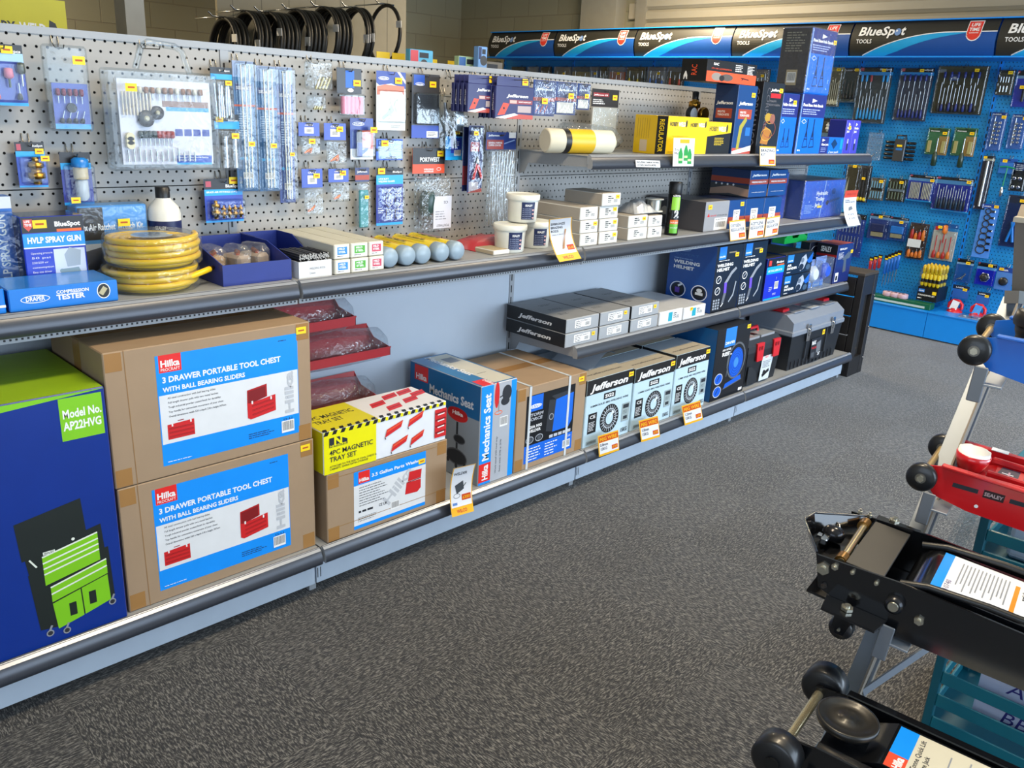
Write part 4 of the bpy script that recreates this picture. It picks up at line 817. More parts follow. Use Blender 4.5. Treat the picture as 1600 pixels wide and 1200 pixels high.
def a2(b,w,h):
    wil(b,w,h); b.text('WELDER',w*.08,h*.82,h*.06,INK,w=w*.6,bold=.02); b.poly([(w*.2,h*.60),(w*.55,h*.68),(w*.62,h*.50),(w*.3,h*.42)],M('#454b52',.4)); b.ringp(w*.3,h*.38,w*.15,h*.05,.002,M('#454b52',.4)); b.line(w*.5,h*.5,w*.7,h*.62,.004,M('#454b52',.4))
    b.rect(w*.52,h*.27,w*.93,h*.39,M('#c8441a',.4)); b.text('£350',w*.56,h*.3,h*.055,YC,w=w*.33,bold=.03); b.rect(w*.1,h*.2,w*.3,h*.25,M('#5f86c8',.4))
card('price_card','curved white and yellow price card for a welder, beside the mechanics seat carton','(697,725)' and (698,727),(733,719),(702,806),1.995,a2,bend=.015,tilt=.02)
for i,(q,s_,l) in enumerate(((((932,681),(964,671),(936,714)),'0.8mm','left'),(((996,657),(1026,649),(1002,691)),'1.0mm','middle'),(((1063,634),(1092,625),(1070,665)),'1.2mm','right'))):
    def a3(b,w,h,s_=s_):
        b.rect(0,0,w,h,YC); b.rect(w*.05,h*.10,w*.97,h*.64,PAP); b.rect(w*.04,h*.66,w*.97,h*.93,M('#c8441a',.4)); b.text('MIG WIRE',w*.08,h*.71,h*.17,YC,w=w*.84,bold=.03); b.text(s_+'\n15KG',w*.08,h*.46,h*.13,INK,w=w*.38,bold=.02,lead=1.2); b.rect(w*.64,h*.18,w*.93,h*.38,M('#c8441a',.4)); b.text('£30' if s_ != '1.0mm' else '£30',w*.67,h*.23,h*.11,YC,w=w*.23,bold=.02)
    card('price_card','red, yellow and white wire price card, '+l+' one of three on the base rail',*q,2.002,a3,'wire price cards',tilt=.006)
for i,(q,s_,l,y) in enumerate((((((1137,345)),(1162,342),(1141,377)),'OXYGEN\nREGULATOR','left',2.098),(((1170,342),(1194,339),(1169,374)),'ACETYLENE\nREGULATOR','middle',2.098),(((1196,340),(1217,336),(1194,371)),'ARGON\nREGULATOR','right',2.098))):
    def a4(b,w,h,s_=s_): b.rect(0,0,w,h,YC); b.rect(w*.03,h*.04,w*.97,h*.93,PAP); b.text(s_,w*.06,h*.68,h*.15,INK,w=w*.86,bold=.02,lead=1.15); b.rect(w*.55,h*.12,w*.94,h*.35,M('#c8441a',.4)); b.text('£90',w*.6,h*.16,h*.13,YC,w=w*.28,bold=.02)
    card('price_card','white gas regulator price card on the middle shelf rail, '+l+' of three',*q,y,a4,'regulator price cards',tilt=.008)
def a5(b,w,h):
    b.rect(w*.3,h*.82,w*.75,h*.96,YC); 
    for k,(u,v) in enumerate(((.35,.2),(.6,.3),(.78,.18))): b.poly([(w*(u-.1),h*(v-.1)),(w*(u+.1),h*(v-.1)),(w*(u+.1),h*(v+.25)),(w*(u+.03),h*(v+.45)),(w*(u-.03),h*(v+.45)),(w*(u-.1),h*(v+.25))],M('#2f9a4a',.4)); b.rect(w*(u-.08),h*v,w*(u+.08),h*(v+.08),M('#c9e0a0',.4))
    b.text('Try\nMe!',w*.05,h*.55,h*.09,INK,w=w*.2)
card('price_card','white card picturing green gas bottles, in front of the yellow regulator carton','(1048,215)' and (1049,215),(1082,216),(1051,260),2.094,a5,tilt=.012)
def a6(b,w,h): b.text('INCLUDING CARBON DIOXIDE,\nOXYGEN, ARGON & MORE',w*.04,h*.58,h*.26,INK,w=w*.92,bold=.02,lead=1.2)
card('price_card','narrow white ticket with two lines of print on the top shelf rail','(993,250)' and (993,250),(1031,251),(994,261),2.100,a6)
def a7(b,w,h): b.rect(0,0,w,h,YC); b.rect(w*.03,h*.05,w*.97,h*.93,PAP); b.text('BRAZING\nKIT',w*.06,h*.72,h*.14,INK,w=w*.86,bold=.02,lead=1.2); b.rect(w*.55,h*.10,w*.93,h*.33,M('#c8441a',.4)); b.text('£86',w*.6,h*.14,h*.12,YC,w=w*.28,bold=.02)
card('price_card','white brazing kit price card at the middle of the top shelf rail','(1184,228)' and (1184,228),(1209,229),(1187,259),2.094,a7,tilt=.01)
def a8(b,w,h): b.rect(0,h*.80,w,h,M('#e8502a',.4)); b.text('WILCO',w*.15,h*.86,h*.06,M('#b8331a',.4),w=w*.7,bold=.02); b.text('STEEL\nDRIVE NUTS',w*.12,h*.70,h*.035,M('#3a4570',.4),w=w*.75,bold=.02); b.poly([(w*.35,h*.42),(w*.7,h*.46),(w*.62,h*.55),(w*.4,h*.52)],M('#7b8088',.4)); b.text('£25\n£20',w*.25,h*.3,h*.05,M('#3a4570',.4),w=w*.5,lead=1.8)
card('price_card','long orange and white hanging ticket at the far end of the middle shelf','(1314,298)' and (1313,297),(1333,296),(1320,353),2.098,a8,bend=.02,tilt=.012)
# ------------------------------------------------------------ middle shelf stock
ZM = .9925; YM = 2.148
P_ = lambda px,py,y=YM: at(px,py,'y',y)
def gun(b, u, v, s, mt): b.poly([(u-.02*s,v+.03*s),(u+.05*s,v+.035*s),(u+.06*s,v+.12*s),(u,v+.14*s),(u-.03*s,v+.10*s)],M('#9aa9b8',.4)); b.poly([(u-.05*s,v-.005*s),(u+.05*s,v),(u+.04*s,v+.025*s),(u-.05*s,v+.02*s)],mt); b.poly([(u+.0*s,v-.07*s),(u+.035*s,v-.065*s),(u+.03*s,v),(u+.0*s,v)],mt); b.ell(u-.05*s,v+.01*s,.012*s,.012*s,mt); b.line(u-.01*s,v-.05*s,u-.01*s,v,.005*s,mt)
# compression tester box (flat)
x0 = P_(16,490).x; w = P_(186,471).x-x0; h = P_(182,437).z-ZM
def a(b,w,h,d,t):
    F(b); b.ringp(w*.23,h*.50,w*.13,h*.18,.0018,WHITE); b.text('DRAPER',w*.145,h*.42,h*.2,WHITE,w=w*.17,bold=.03); b.text('COMPRESSION',w*.42,h*.63,h*.15,WHITE,w=w*.30,bold=.03); b.text('TESTER',w*.42,h*.36,h*.23,WHITE,w=w*.26,bold=.04); b.ell(w*.86,h*.55,w*.065,h*.36,M('#1c1d20',.4)); b.ringp(w*.86,h*.55,w*.065,h*.36,.002,WHITE); b.line(w*.83,h*.4,w*.88,h*.7,.012,M('#b3ab8a',.3))
cbox('compression_tester_carton','flat bright blue carton reading compression tester, at the shelf front','carton',(16,490),(186,471),(182,437),YM,ZM,.15,M('#1478d6',.3,coat=.2),M('#0e3f9a',.35),M('#2b7fd8',.25,coat=.3),a,h=h)
cbox('small_blue_carton','blue carton cut off by the left edge beside the compression tester carton','carton',(-80,500),(11,491),(10,440),YM,ZM,.15,M('#1478d6',.3),None,M('#17181c',.4),lambda b,w,h,d,t:(F(b),b.rect(.0,h*.25,w,h*.35,WHITE)),h=h*1.1)
yh = YM+.153
def a(b,w,h,d,t):
    F(b); b.rect(.001,h*.80,w-.001,h-.001,M('#1a1a1e',.35)); b.rect(.001,h*.62,w-.001,h*.79,M('#1590e6',.35)); b.rect(.001,h*.605,w-.001,h*.62,WHITE); b.poly([(w*.04,h*.97),(w*.18,h*.97),(w*.18,h*.88),(w*.11,h*.82),(w*.04,h*.88)],M('#cf5146',.4)); b.text('LIFE\nTIME',w*.055,h*.93,h*.03,WHITE,w=w*.11,bold=.03)
    b.text('BlueSpot',w*.52,h*.87,h*.06,WHITE,w=w*.42,bold=.04); b.rect(w*.55,h*.80,w*.95,h*.835,ORANGE); b.text('HVLP SPRAY GUN',w*.07,h*.67,h*.075,WHITE,w=w*.86,bold=.04)
    b.rect(w*.46,h*.0,w*.97,h*.58,M('#c9d4ea',.3)); gun(b,w*.72,h*.27,.45,M('#7f98a4',.3))
    for i,s_ in enumerate(('Operating pressure','50 psi','230/250 air','consumption','Easy size driver','Pattern width','Cup material','1.7 mm drive')): b.text(s_,w*.10,h*(.53-.06*i),h*.026,WHITE,w=w*(.34-.04*(i%3)))
cbox('spray_gun_carton','blue and black carton reading HVLP spray gun, behind the compression tester carton','carton',(46,460),(147,460),(37,340),yh,ZM,.10,M('#1636b8',.3,coat=.2),M('#141c4c',.4),M('#2a2d38',.2,coat=.4),a,w=at(136,335,'y',yh).x-at(38,340,'y',yh).x,h=at(136,335,'y',yh).z-ZM,st=[('f',.026,-.028)])
# clear pack with another spray gun at the left edge
xk = at(0,440,'y',2.24).x-.05
t = thing('spray_gun_pack','clear topped blue pack with a spray gun inside, at the left edge','pack',(xk,yh-.0,ZM))
ww = at(37,340,'y',yh).x-xk-.008; hh = at(0,312,'y',2.3).z-ZM
b = B(); b.box(0,.06,0,ww,.11,hh,M('#155fb8',.35)); b.face((0,.06,0),(1,0,0),(0,0,1)); b.rect(0,hh*.88,ww,hh,M('#c9d0da',.3)); b.text('HVLP SPRAY GUN',ww*.86,hh*.02,.02,WHITE,w=hh*.8,rot=math.pi/2,bold=.02); gun(b,ww*.4,hh*.35,.7,M('#6c8a86',.3)); b.build('backing_card',t)
b = B(); b.box(.002,0,0,ww-.002,.058,hh*.86,CLEAR,.006); b.build('clear_cover',t); sticker(t,(0,.06,0),(1,0,0),(0,0,1),ww*.5,hh*.78)
# air ratchet wrench kit in film
xk = at(136,440,'y',2.38).x; ww = at(243,430,'y',2.38).x-xk; hh = at(236,320,'y',2.38).z-ZM
yw = 2.405
t = thing('wrench_kit_carton','film-wrapped pale blue carton reading air ratchet wrench kit, behind the yellow hose','carton',(xk,2.405,ZM))
b = B(); b.box(0,0,0,ww,.07,hh,M('#3f93dc',.3),.003); F(b); b.rect(.002,.0,ww-.002,hh*.50,M('#c3cfdf',.3)); b.rect(.002,hh*.55,ww*.36,hh*.98,M('#17181d',.4)); b.text('Dx Air Ratchet Wrench Kit',ww*.03,hh*.68,hh*.085,WHITE,w=ww*.9,bold=.03); b.poly([(ww*.05,hh*.4),(ww*.3,hh*.45),(ww*.34,hh*.2),(ww*.1,hh*.1)],M('#4c5260',.4)); b.build('carton_body',t)
b = B(); b.box(-.004,-.006,0,ww+.004,.074,hh+.006,WRAP,.01); b.build('film_wrap',t); sticker(t,(0,-.007,0),(1,0,0),(0,0,1),ww*.55,hh*.72)
# bottle
xo = at(268,372,'y',2.40).x; zt_ = at(263,292,'y',2.40).z-ZM
t = thing('oil_bottle','white compressor oil bottle with black cap and navy label','bottle',(xo-.012,2.41,ZM))
k = zt_/.27
b = B(); b.lathe([(.01,0),(.042,0),(.045,.006),(.045,.19*k),(.040,.21*k),(.022,.232*k),(.019,.238*k),(.019,.245*k)],(0,0,0),(0,0,1),M('#dcdcd4',.35),28); b.build('bottle_body',t)
b = B(); b.lathe([(.0195,.235*k),(.0195,.268*k),(.017,.27*k)],(0,0,0),(0,0,1),BLACK,20); b.build('cap',t)
b = B(); n = 28; lb = M('#1a2452',.35); b.lathe([(.0455,.03),(.0455,.17*k)],(0,0,0),(0,0,1),lb,n)
def cyl_text(b, s_, r, z, h_, w_, a0, mt, bold=.02):
    vs, fs = txt(s_,bold,0); W = max(q[0] for q in vs); kk = h_/CAPH
    b.add([(r*math.cos(a0+(x/W-.5)*w_/r), r*math.sin(a0+(x/W-.5)*w_/r), z+y*kk) for x,y in vs], fs, mt)
va = math.atan2(-2.4,-xo)+.25
cyl_text(b,'SEALEY',.0460,.145*k,.010,.03,va-.5,WHITE); cyl_text(b,'COMPRESSOR OIL',.0460,.095*k,.008,.06,va,WHITE)
for i in range(3): cyl_text(b,'fully synthetic',.0460,(.08-.012*i)*k,.004,.055,va,M('#b9c4e0',.4))
b.build('label',t)
b = B(); b.add([(.0462*math.cos(va+a_),.0462*math.sin(va+a_),z) for a_,z in ((-.35,.11*k),(.2,.11*k),(.2,.128*k),(-.35,.128*k))],[(0,1,2,3)],YEL); b.build('price_sticker',t)
# two wrapped coils of yellow hose
YH = M('#e9bd10',.3,coat=.3)
def coil(loc, label, turns, ends, R=.112):
    t = thing('hose_coil',label,'hose',loc,0,'wrapped coils of yellow air hose')
    b = B(); r = .0085; path = []
    for lv in range(turns):
        for k in range(36):
            a_ = 2*math.pi*k/36; path.append(((R-.004*(lv%2))*math.cos(a_),(R-.004*(lv%2))*math.sin(a_),r+lv*r*1.95+r*1.95*k/36))
    b.tube(path,r,YH,8)
    for rr_ in (R-.020,R-.038): b.tube([(rr_*math.cos(2*math.pi*k/36),rr_*math.sin(2*math.pi*k/36),r+(turns-1)*r*1.95+.003) for k in range(36)],r,YH,8,closed=True); b.tube([(rr_*math.cos(2*math.pi*k/36),rr_*math.sin(2*math.pi*k/36),r) for k in range(36)],r,YH,8,closed=True)
    if ends: b.tube([(.02,-R+.01,r*4),(.07,-R+.015,r*4.5),(.135,-R+.05,r*5.2)],r,YH,8)
    b.build('hose',t)
    if ends: b = B(); b.lathe([(.007,0),(.007,.012),(.004,.014),(.004,.02)],(.135,-R+.05,r*5.2),(.065,.035,.006),BRASS,10); b.build('end_fitting',t)
    H = r*1.95*turns+.014
    b = B(); b.lathe([(R-.055,H-.003),(R-.01,H+.001),(R+.008,H-.004),(R+.0115,H-.014),(R+.0115,.008),(R+.004,.001)],(0,0,0),(0,0,1),WRAP,40); b.build('film_wrap',t)
    b = B(); b.lathe([(.001,H-.008),(R-.06,H-.006)],(0,0,0),(0,0,1),M('#a8b8c8',.3),30); b.face((0,0,H-.0055),(1,0,0),(0,1,0)); b.bars(-.04,.03,.08,5,.012,M('#5c79a8',.4),3,h=.4); b.build('paper_insert',t)
    return t, H
cx = at(240,440,'y',2.275).x
t1, H1 = coil((cx-.008,2.268,ZM),'yellow air hose coil in clear film, lower of the two with its loose end',3,True)
t2, H2 = coil((cx,2.262,ZM+H1+.001),'yellow air hose coil in clear film, upper of the two',4,False)
sticker(t2,(0,0,H2+.001),(1,0,0),(0,1,0),.02,-.06)
# blue corrugated pick bins
BB = M('#1c2f80',.45,noise=.08)
def bin_(label, xa, ya, w, d, hb, hf):
    t = thing('parts_tray',label,'tray',(xa,ya,ZM),0,'blue cardboard picking trays')
    b = B(); q = .003
    b.box(0,0,0,w,d,q,BB); b.box(0,0,q,w,q,hf,BB); b.box(0,d-q,q,w,d,hb,BB)
    for x in (0,w-q): b.prism([(q,q),(d-q,q),(d-q,hb),(d*.45,hb),(q,hf)],'x',x,x+q,BB)
    b.build('tray_body',t); return t
xe0 = at(523,431,'y',2.15).x; x1 = at(349,444,'y',2.165).x; x2 = at(456,437,'y',2.165).x
zf = at(350,415,'y',2.165).z-ZM; zb_ = at(300,370,'y',2.45).z-ZM
bin_('dark blue cardboard tray holding small bagged parts',x1,2.165,x2-x1,.29,zb_,zf)
bin_('dark blue cardboard tray behind the box of loose welding rods',x2+.003,2.30,xe0-x2-.008,.17,zb_,zf)
KR = M('#b08a5c',.7)
for i,(u,v,l) in enumerate(((.040,.14,'left'),(.104,.12,'middle'),(.165,.13,'right'))):
    t = thing('parts_bag','clear bag of small copper parts in the blue tray, '+l+' of three','bag',(x1+u,2.165+v,ZM+.0035),.2*i,'bagged parts in the blue tray')
    b = B(); b.box(-.024,-.04,0,.024,.04,.06,KR if i == 0 else M('#b7a08c',.4),.008); [b.lathe([(.006,0),(.006,.012)],(-.01+.01*k,-.02+.012*k,.064),(0.3,1,.2),COPPER,8) for k in range(3)]; b.build('parts',t)
    b = B(); b.box(-.030,-.048,0,.030,.048,.088,BAG,.018); b.build('clear_bag',t)
# box of loose welding rods
xr = at(468,437,'y',2.15).x; wr = at(519,428,'y',2.15).x-xr; hr = at(468,410,'y',2.15).z-ZM
t = thing('welding_rod_box','open white box packed with loose black welding rods','box',(xr,2.152,ZM))
b = B(); q = .002
b.box(0,0,0,wr,.13,q,OFFW); b.box(0,0,q,wr,q,hr,OFFW); b.box(0,.13-q,q,wr,.13,hr,OFFW); b.box(0,q,q,q,.13-q,hr,OFFW); b.box(wr-q,q,q,wr,.13-q,hr,OFFW); F(b); b.text('WELDING RODS\n2.6mm',wr*.32,hr*.5,.006,INK,w=wr*.48,lead=1.8); b.build('box_body',t)
b = B(); rr = random.Random(3); DG1 = M('#232326',.4); WG1 = M('#c9c9c6',.4)
for k in range(300):
    u = .006+(wr-.012)*rr.random(); v = rr.random(); z = .004+(hr+.012)*v+(.004*math.sin(u*60)); b.tube([(u,.006+rr.random()*.004,z),(u+.002*rr.random(),.12,z)],.0022,DG1,5); b.lathe([(.0013,0),(.0013,.0012)],(u,.0058,z),(0,-1,0),WG1,5)
for k in range(160):
    u = .006+(wr-.012)*rr.random(); z = hr+.006+.014*rr.random(); y_ = .004+.004*rr.random(); b.tube([(u,y_,z),(u+.003*rr.random(),.12,z)],.0022,DG1,5); b.lathe([(.0014,0),(.0014,.0012)],(u,y_,z),(0,-1,0),WG1,5)
o_ = b.build('rod_bundle',t); o_['kind'] = 'stuff'
# boxed electrodes 3 x 2
xe = [at(523,431,'y',2.15).x,at(549,427,'y',2.15).x,at(577,424,'y',2.15).x,at(601,420,'y',2.15).x]; he = (at(577,378,'y',2.15).z-ZM)/2
for i,(c_,nm) in enumerate((('#2a86d8','blue'),('#4aa62c','green'),('#c0405a','red'))):
    for r in (0,1):
        def a(b,w,h,d,t,c_=c_): F(b); b.rect(w*.1,h*.1,w*.92,h*.92,WHITE); b.rect(w*.2,h*.3,w*.82,h*.82,M(c_,.4)); b.text('MILD\nSTEEL',w*.28,h*.62,h*.14,WHITE,w=w*.44,bold=.03,lead=1.2); b.bars(w*.18,h*.18,w*.6,1,h*.1,INK,2,h=.5)
        cbox('electrode_box','long pale box with a '+nm+' label on its end, '+('lower','upper')[r]+' row','box',(0,0),(0,0),None,2.15+.003*r,ZM+r*(he+.0005),.335,M('#cfcdc0',.5),None,M('#c2c1b2',.5),a,'long electrode boxes',h=he-.001,w=xe[i+1]-xe[i]-.003,x=xe[i]+.001)
# yellow tubes with grey caps
for i in range(5):
    px = (602,625,651,676,702)[i]; py = (401,397,395,391,389)[i]; rad = .032; c_ = at(px,py,'z',ZM+rad+.001)
    t = thing('capped_tube','yellow tube with a round grey cap lying towards the aisle, '+('first','second','third','fourth','last')[i]+' from the left','tube',(c_.x,2.152,ZM+rad+.001),0,'yellow tubes with grey caps')
    b = B(); b.lathe([(rad*.93,.03),(rad*.93,.25)],(0,0,0),(0,1,0),M('#e0c818',.35),24); b.fr = (Vector((0,.1,rad*.935)),Vector((0,1,0)),Vector((-1,0,0)),Vector((0,0,1))); b.text('EUTECTIC',0,-.006,.014,INK,w=.11,bold=.03); b.rect(-.02,-.016,.13,-.012,M('#b0341a',.4)); b.rect(-.02,.014,.13,.017,INK); b.build('tube_body',t)
    b = B(); b.lathe([(.001,0),(rad*.86,.001),(rad*.95,.006),(rad,.012),(rad,.04),(rad*.94,.042)],(0,0,0),(0,1,0),M('#8fa3b3',.35),28); b.build('cap',t)
# red bag and small beige carton
xg = at(722,392,'y',2.33).x
t = thing('red_bag','flat translucent red plastic bag behind the small beige carton','bag',(xg,2.26,ZM))
b = B(); rr = random.Random(8); nx, ny = 10, 6; vs = [( .26*i/nx, .17*j/ny, .002+(.036*math.sin(math.pi*i/nx)**.5*math.sin(math.pi*j/ny)**.6+.008*rr.random() if 0<i<nx and 0<j<ny else 0)) for i in range(nx+1) for j in range(ny+1)]
b.add(vs,[(i*(ny+1)+j,(i+1)*(ny+1)+j,(i+1)*(ny+1)+j+1,i*(ny+1)+j+1) for i in range(nx) for j in range(ny)],M('#b83a40',.25,coat=.5),True); b.box(0,0,0,.26,.17,.0015,M('#b83a40',.25,coat=.5)); b.build('bag_body',t)
cbox('small_beige_carton','small flat beige carton in front of the red bag','carton',(771,405),(796,402),(771,392),YM+.02,ZM,.10,M('#d8d5cf',.5),M('#b8a890',.6),M('#b0a080',.6),None,x=at(771,405,'y',2.168).x,st=None)
# three white tubs
TW = M('#dfe0d8',.35); 
def tub(loc, label, r=.062):
    t = thing('flux_tub',label,'tub',loc,0,'white lidded tubs')
    b = B(); b.lathe([(r*.8,0),(r*.86,.004),(r*.94,.085)],(0,0,0),(0,0,1),TW,32); b.build('tub_body',t)
    b = B(); b.lathe([(r,.080),(r*1.02,.083),(r*1.02,.098),(r*.97,.101),(r*.94,.098)],(0,0,0),(0,0,1),TW,32); b.build('lid',t)
    a0 = math.atan2(-loc[1],-loc[0])+.42; b = B(); nn = 8; R1 = lambda z: r*(.86+.08*z/.085)+.0006
    for i in range(nn):
        a1, a2 = a0+(i/nn-.5)*.95, a0+((i+1)/nn-.5)*.95
        b.add([(R1(.012)*math.cos(a1),R1(.012)*math.sin(a1),.012),(R1(.012)*math.cos(a2),R1(.012)*math.sin(a2),.012),(R1(.075)*math.cos(a2),R1(.075)*math.sin(a2),.075),(R1(.075)*math.cos(a1),R1(.075)*math.sin(a1),.075)],[(0,1,2,3)],M('#1b2852',.4))
    cyl_text(b,'SEALEY',R1(.064)+.0008,.060,.007,.03,a0,WHITE,.03)
    for i in range(6): cyl_text(b,'flux powder brazing',R1(.052-.007*i)+.0008,.050-.007*i,.0028,.034,a0-.1,M('#b9c4e0',.4),.01)
    for i in range(3): cyl_text(b,'o',R1(.05)+.001,.016+.014*i,.009,.010,a0+.33,M('#e8b8b8',.4),.03)
    b.build('label',t)
xt1 = at(795,400,'y',2.215).x; xt2 = at(836,397,'y',2.225).x+.008
tub((xt1,2.215,ZM),'white lidded tub, lower left of the three'); tub((xt2,2.24,ZM),'white lidded tub, lower right of the three'); tub(((xt1+xt2)/2,2.235,ZM+.1025),'white lidded tub standing on top of the other two')
# little white boxes
LW = M('#d0d0cc',.5); LS = M('#a59e94',.55)
def lit(b,w,h,d,t): F(b); b.bars(w*.3,h*.72,w*.3,2,h*.16,INK,2,h=.5); b.barcode(w*.58,h*.2,w*.25,h*.35); b.bars(w*.3,h*.42,w*.2,2,h*.13,INK,3,h=.4)
def littles(px0, px1, py0, pyt, n, y, lab, d=.20, st=()):
    x0 = at(px0,py0,'y',y).x; x1 = at(px1,py0-1,'y',y).x; H = (at(px0,pyt,'y',y).z-ZM)/n
    for k in range(n):
        cbox('small_white_box','small white labelled box, '+lab+', '+['bottom','second','third','topmost'][k]+' of its stack' if n > 1 else 'small white labelled box, '+lab,'box',(0,0),(0,0),None,y+.004*((k*7)%3-1),ZM+k*(H+.0003),d,LW,LS,LS,lit,'small white consumable boxes',h=H-.0006,w=x1-x0-.003,x=x0+.001*(k%2),st=[('f',(x1-x0)*.70,H*.55,.022,.015)] if k in st else None)
littles(904,932,388,325,3,2.150,'left stack beside the price card',.30,(1,))
littles(934,963,384,303,4,2.150,'tall stack',.20,(0,1,2,3))
littles(965,976,378,360,1,2.37,'low one between the two groups',.10)
littles(979,1009,379,338,2,2.16,'left stack under the foil bag',.20,(1,))
littles(1010,1032,376,338,2,2.16,'right stack under the wire reel',.20)
# foil bag + spool
zz = at(979,338,'y',2.16).z+.002
t = thing('foil_bag','crumpled silver foil bag on top of the small white boxes','bag',(at(985,338,'y',2.2).x,2.18,zz))
b = B(); rr = random.Random(4); nx, ny = 9, 6; W_ = .17
vs = [(W_*i/nx,.12*j/ny,(.045*math.sin(math.pi*i/nx)**.7*math.sin(math.pi*j/ny)**.7+.012*rr.random() if 0<i<nx and 0<j<ny else .002)) for i in range(nx+1) for j in range(ny+1)]
b.add(vs,[(i*(ny+1)+j,(i+1)*(ny+1)+j,(i+1)*(ny+1)+j+1,i*(ny+1)+j+1) for i in range(nx) for j in range(ny)],M('#c4c7cb',.35,.5)); b.box(0,0,-.0,W_,.12,.0015,M('#c4c7cb',.35,.5)); b.build('bag_body',t)
t = thing('wire_spool','small clear spool of wire on the white boxes beside the foil bag','spool',(at(1022,338,'y',2.2).x+.02,2.22,zz-.001))
b = B(); b.lathe([(.04,0),(.04,.004),(.022,.005),(.022,.05),(.04,.051),(.04,.055)],(0,0,0),(0,0,1),M('#b9b8ae',.25),24); b.build('spool_body',t); b = B(); b.lathe([(.03,.006),(.03,.049)],(0,0,0),(0,0,1),M('#9c9a92',.3,.8),24); b.build('wire',t)
# aerosol
xa_ = at(1052,370,'y',2.165).x; ha = at(1056,285,'y',2.165).z-ZM
t = thing('aerosol_can','black and lime green aerosol can standing beside the grey carton','aerosol can',(xa_,2.18,ZM))
b = B(); rA = .030; hb_ = ha*.78; b.lathe([(rA*.95,0),(rA,.004),(rA,hb_-.004),(rA*.9,hb_)],(0,0,0),(0,0,1),M('#17181a',.25,.3),28); b.build('can_body',t)
b = B(); b.lathe([(rA*.93,hb_),(rA*.98,hb_+.004),(rA*.98,ha-.004),(rA*.9,ha)],(0,0,0),(0,0,1),BLACK,28); b.build('cap',t)
a0 = math.atan2(-2.18,-xa_)+.35; b = B()
for i in range(8):
    a1, a2 = a0-.65+1.3*i/8, a0-.65+1.3*(i+1)/8
    for z0,z1,mt_ in ((.01,hb_*.28,M('#63b02e',.3)),(hb_*.28,hb_*.38,M('#e06a1c',.3)),(hb_*.62,hb_*.93,M('#8fd03a',.3))): b.add([((rA+.0005)*math.cos(a),(rA+.0005)*math.sin(a),z) for a,z in ((a1,z0),(a2,z0),(a2,z1),(a1,z1))],[(0,1,2,3)],mt_)
cyl_text(b,'2',rA+.001,hb_*.44,.032,.022,a0+.2,WHITE,.05); cyl_text(b,'ultra',rA+.0011,hb_*.94,.010,.035,a0,WHITE,.02); cyl_text(b,'FAST GRAB',rA+.0012,hb_*.30,.006,.036,a0,WHITE,.02); cyl_text(b,'spray adhesive',rA+.0012,hb_*.18,.005,.036,a0,WHITE,.01)
b.build('label',t)
# grey carton with dark printed side
def a(b,w,h,d,t):
    LF(b,d); b.rect(.001,.001,d-.001,h-.001,M('#4c4b50',.35)); b.ell(d*.35,h*.5,.05,.06,M('#2d2c30',.4)); b.ell(d*.3,h*.55,.02,.02,M('#8c8478',.4))
    F(b); b.poly([(w*.1,h*.5),(w*.16,h*.62),(w*.2,h*.5)],RED); b.text('iweld',w*.22,h*.5,h*.07,RED,w=w*.25,sh=.2); b.text('CS ROLLER 320',w*.5,h*.5,h*.05,INK,w=w*.42); b.rect(w*.42,h*.04,w*.96,h*.44,WHITE); b.text('FR-MW005015',w*.46,h*.37,h*.045,INK,w=w*.44,bold=.02); b.barcode(w*.46,h*.08,w*.45,h*.25)
cbox('grey_carton','grey silver carton with a barcode label, between the aerosol can and the regulator cartons','carton',(1098,366),(1135,360),(1101,316),2.15,ZM,.32,M('#9b9da3',.35,.2),M('#4c4b50',.35),M('#66666a',.4),a,st=[('f',.02,-.035)])
# regulator cartons
JB = M('#15407f',.3,coat=.2); JR = M('#a4432e',.4)
def regc(kind):
    def a(b,w,h,d,t):
        if kind:
            LF(b,d); b.rect(.001,.001,d-.001,h-.001,M('#12305e',.35)); b.rect(.001,h*.50,d-.001,h*.70,JR); b.rect(.001,.001,d-.001,h*.44,M('#3f4044',.4)); b.poly([(0.001,.001),(d*.5,h*.1),(d,h*.02),(d,h*.3),(d*.5,h*.38),(0.001,h*.22)],M('#a98a78',.4)); 
            for k in range(4): b.ell(d*(.15+.15*k),h*.42,.006,.006,WHITE,5)
            F(b); b.rect(.001,h*.48,w-.001,h*.66,JR); jeff(b,w*.12,h*.78,h*.08,w*.76); b.text('WELDING REGULATOR',w*.1,h*.54,h*.06,WHITE,w=w*.8,bold=.03); b.text('www.jeffersontools.com',w*.15,h*.18,h*.03,WHITE,w=w*.7)
        else:
            F(b); b.rect(.001,h*.2,w-.001,h*.42,JR); b.rect(w*.3,h*.18,w*.68,h*.66,WHITE); b.bars(w*.33,h*.57,w*.3,2,h*.06,INK,3,h=.5); b.ringp(w*.5,h*.35,w*.08,h*.08,.004,M('#8d9094',.4)); b.text('2',w*.56,h*.25,h*.1,M('#8d9094',.4))
    return a
zr = at(1136,314,'y',2.15).z-ZM; xx_ = [at(1137,355,'y',2.15).x,at(1163,352,'y',2.15).x,at(1192,348,'y',2.15).x,at(1219,345,'y',2.15).x]
for i in range(3): cbox('regulator_carton','blue and rust-red carton on the shelf behind the '+('oxygen','acetylene','argon')[i]+' price card','carton',(0,0),(0,0),None,2.155,ZM,.20,JB,M('#12305e',.35),M('#12305e',.4),regc(0),'welding regulator cartons',h=zr,w=xx_[i+1]-xx_[i]-.004,x=xx_[i],st=[('f',-.05,-.03)] if i == 0 else None)
zu = at(1185,266,'y',2.2).z-(ZM+zr)
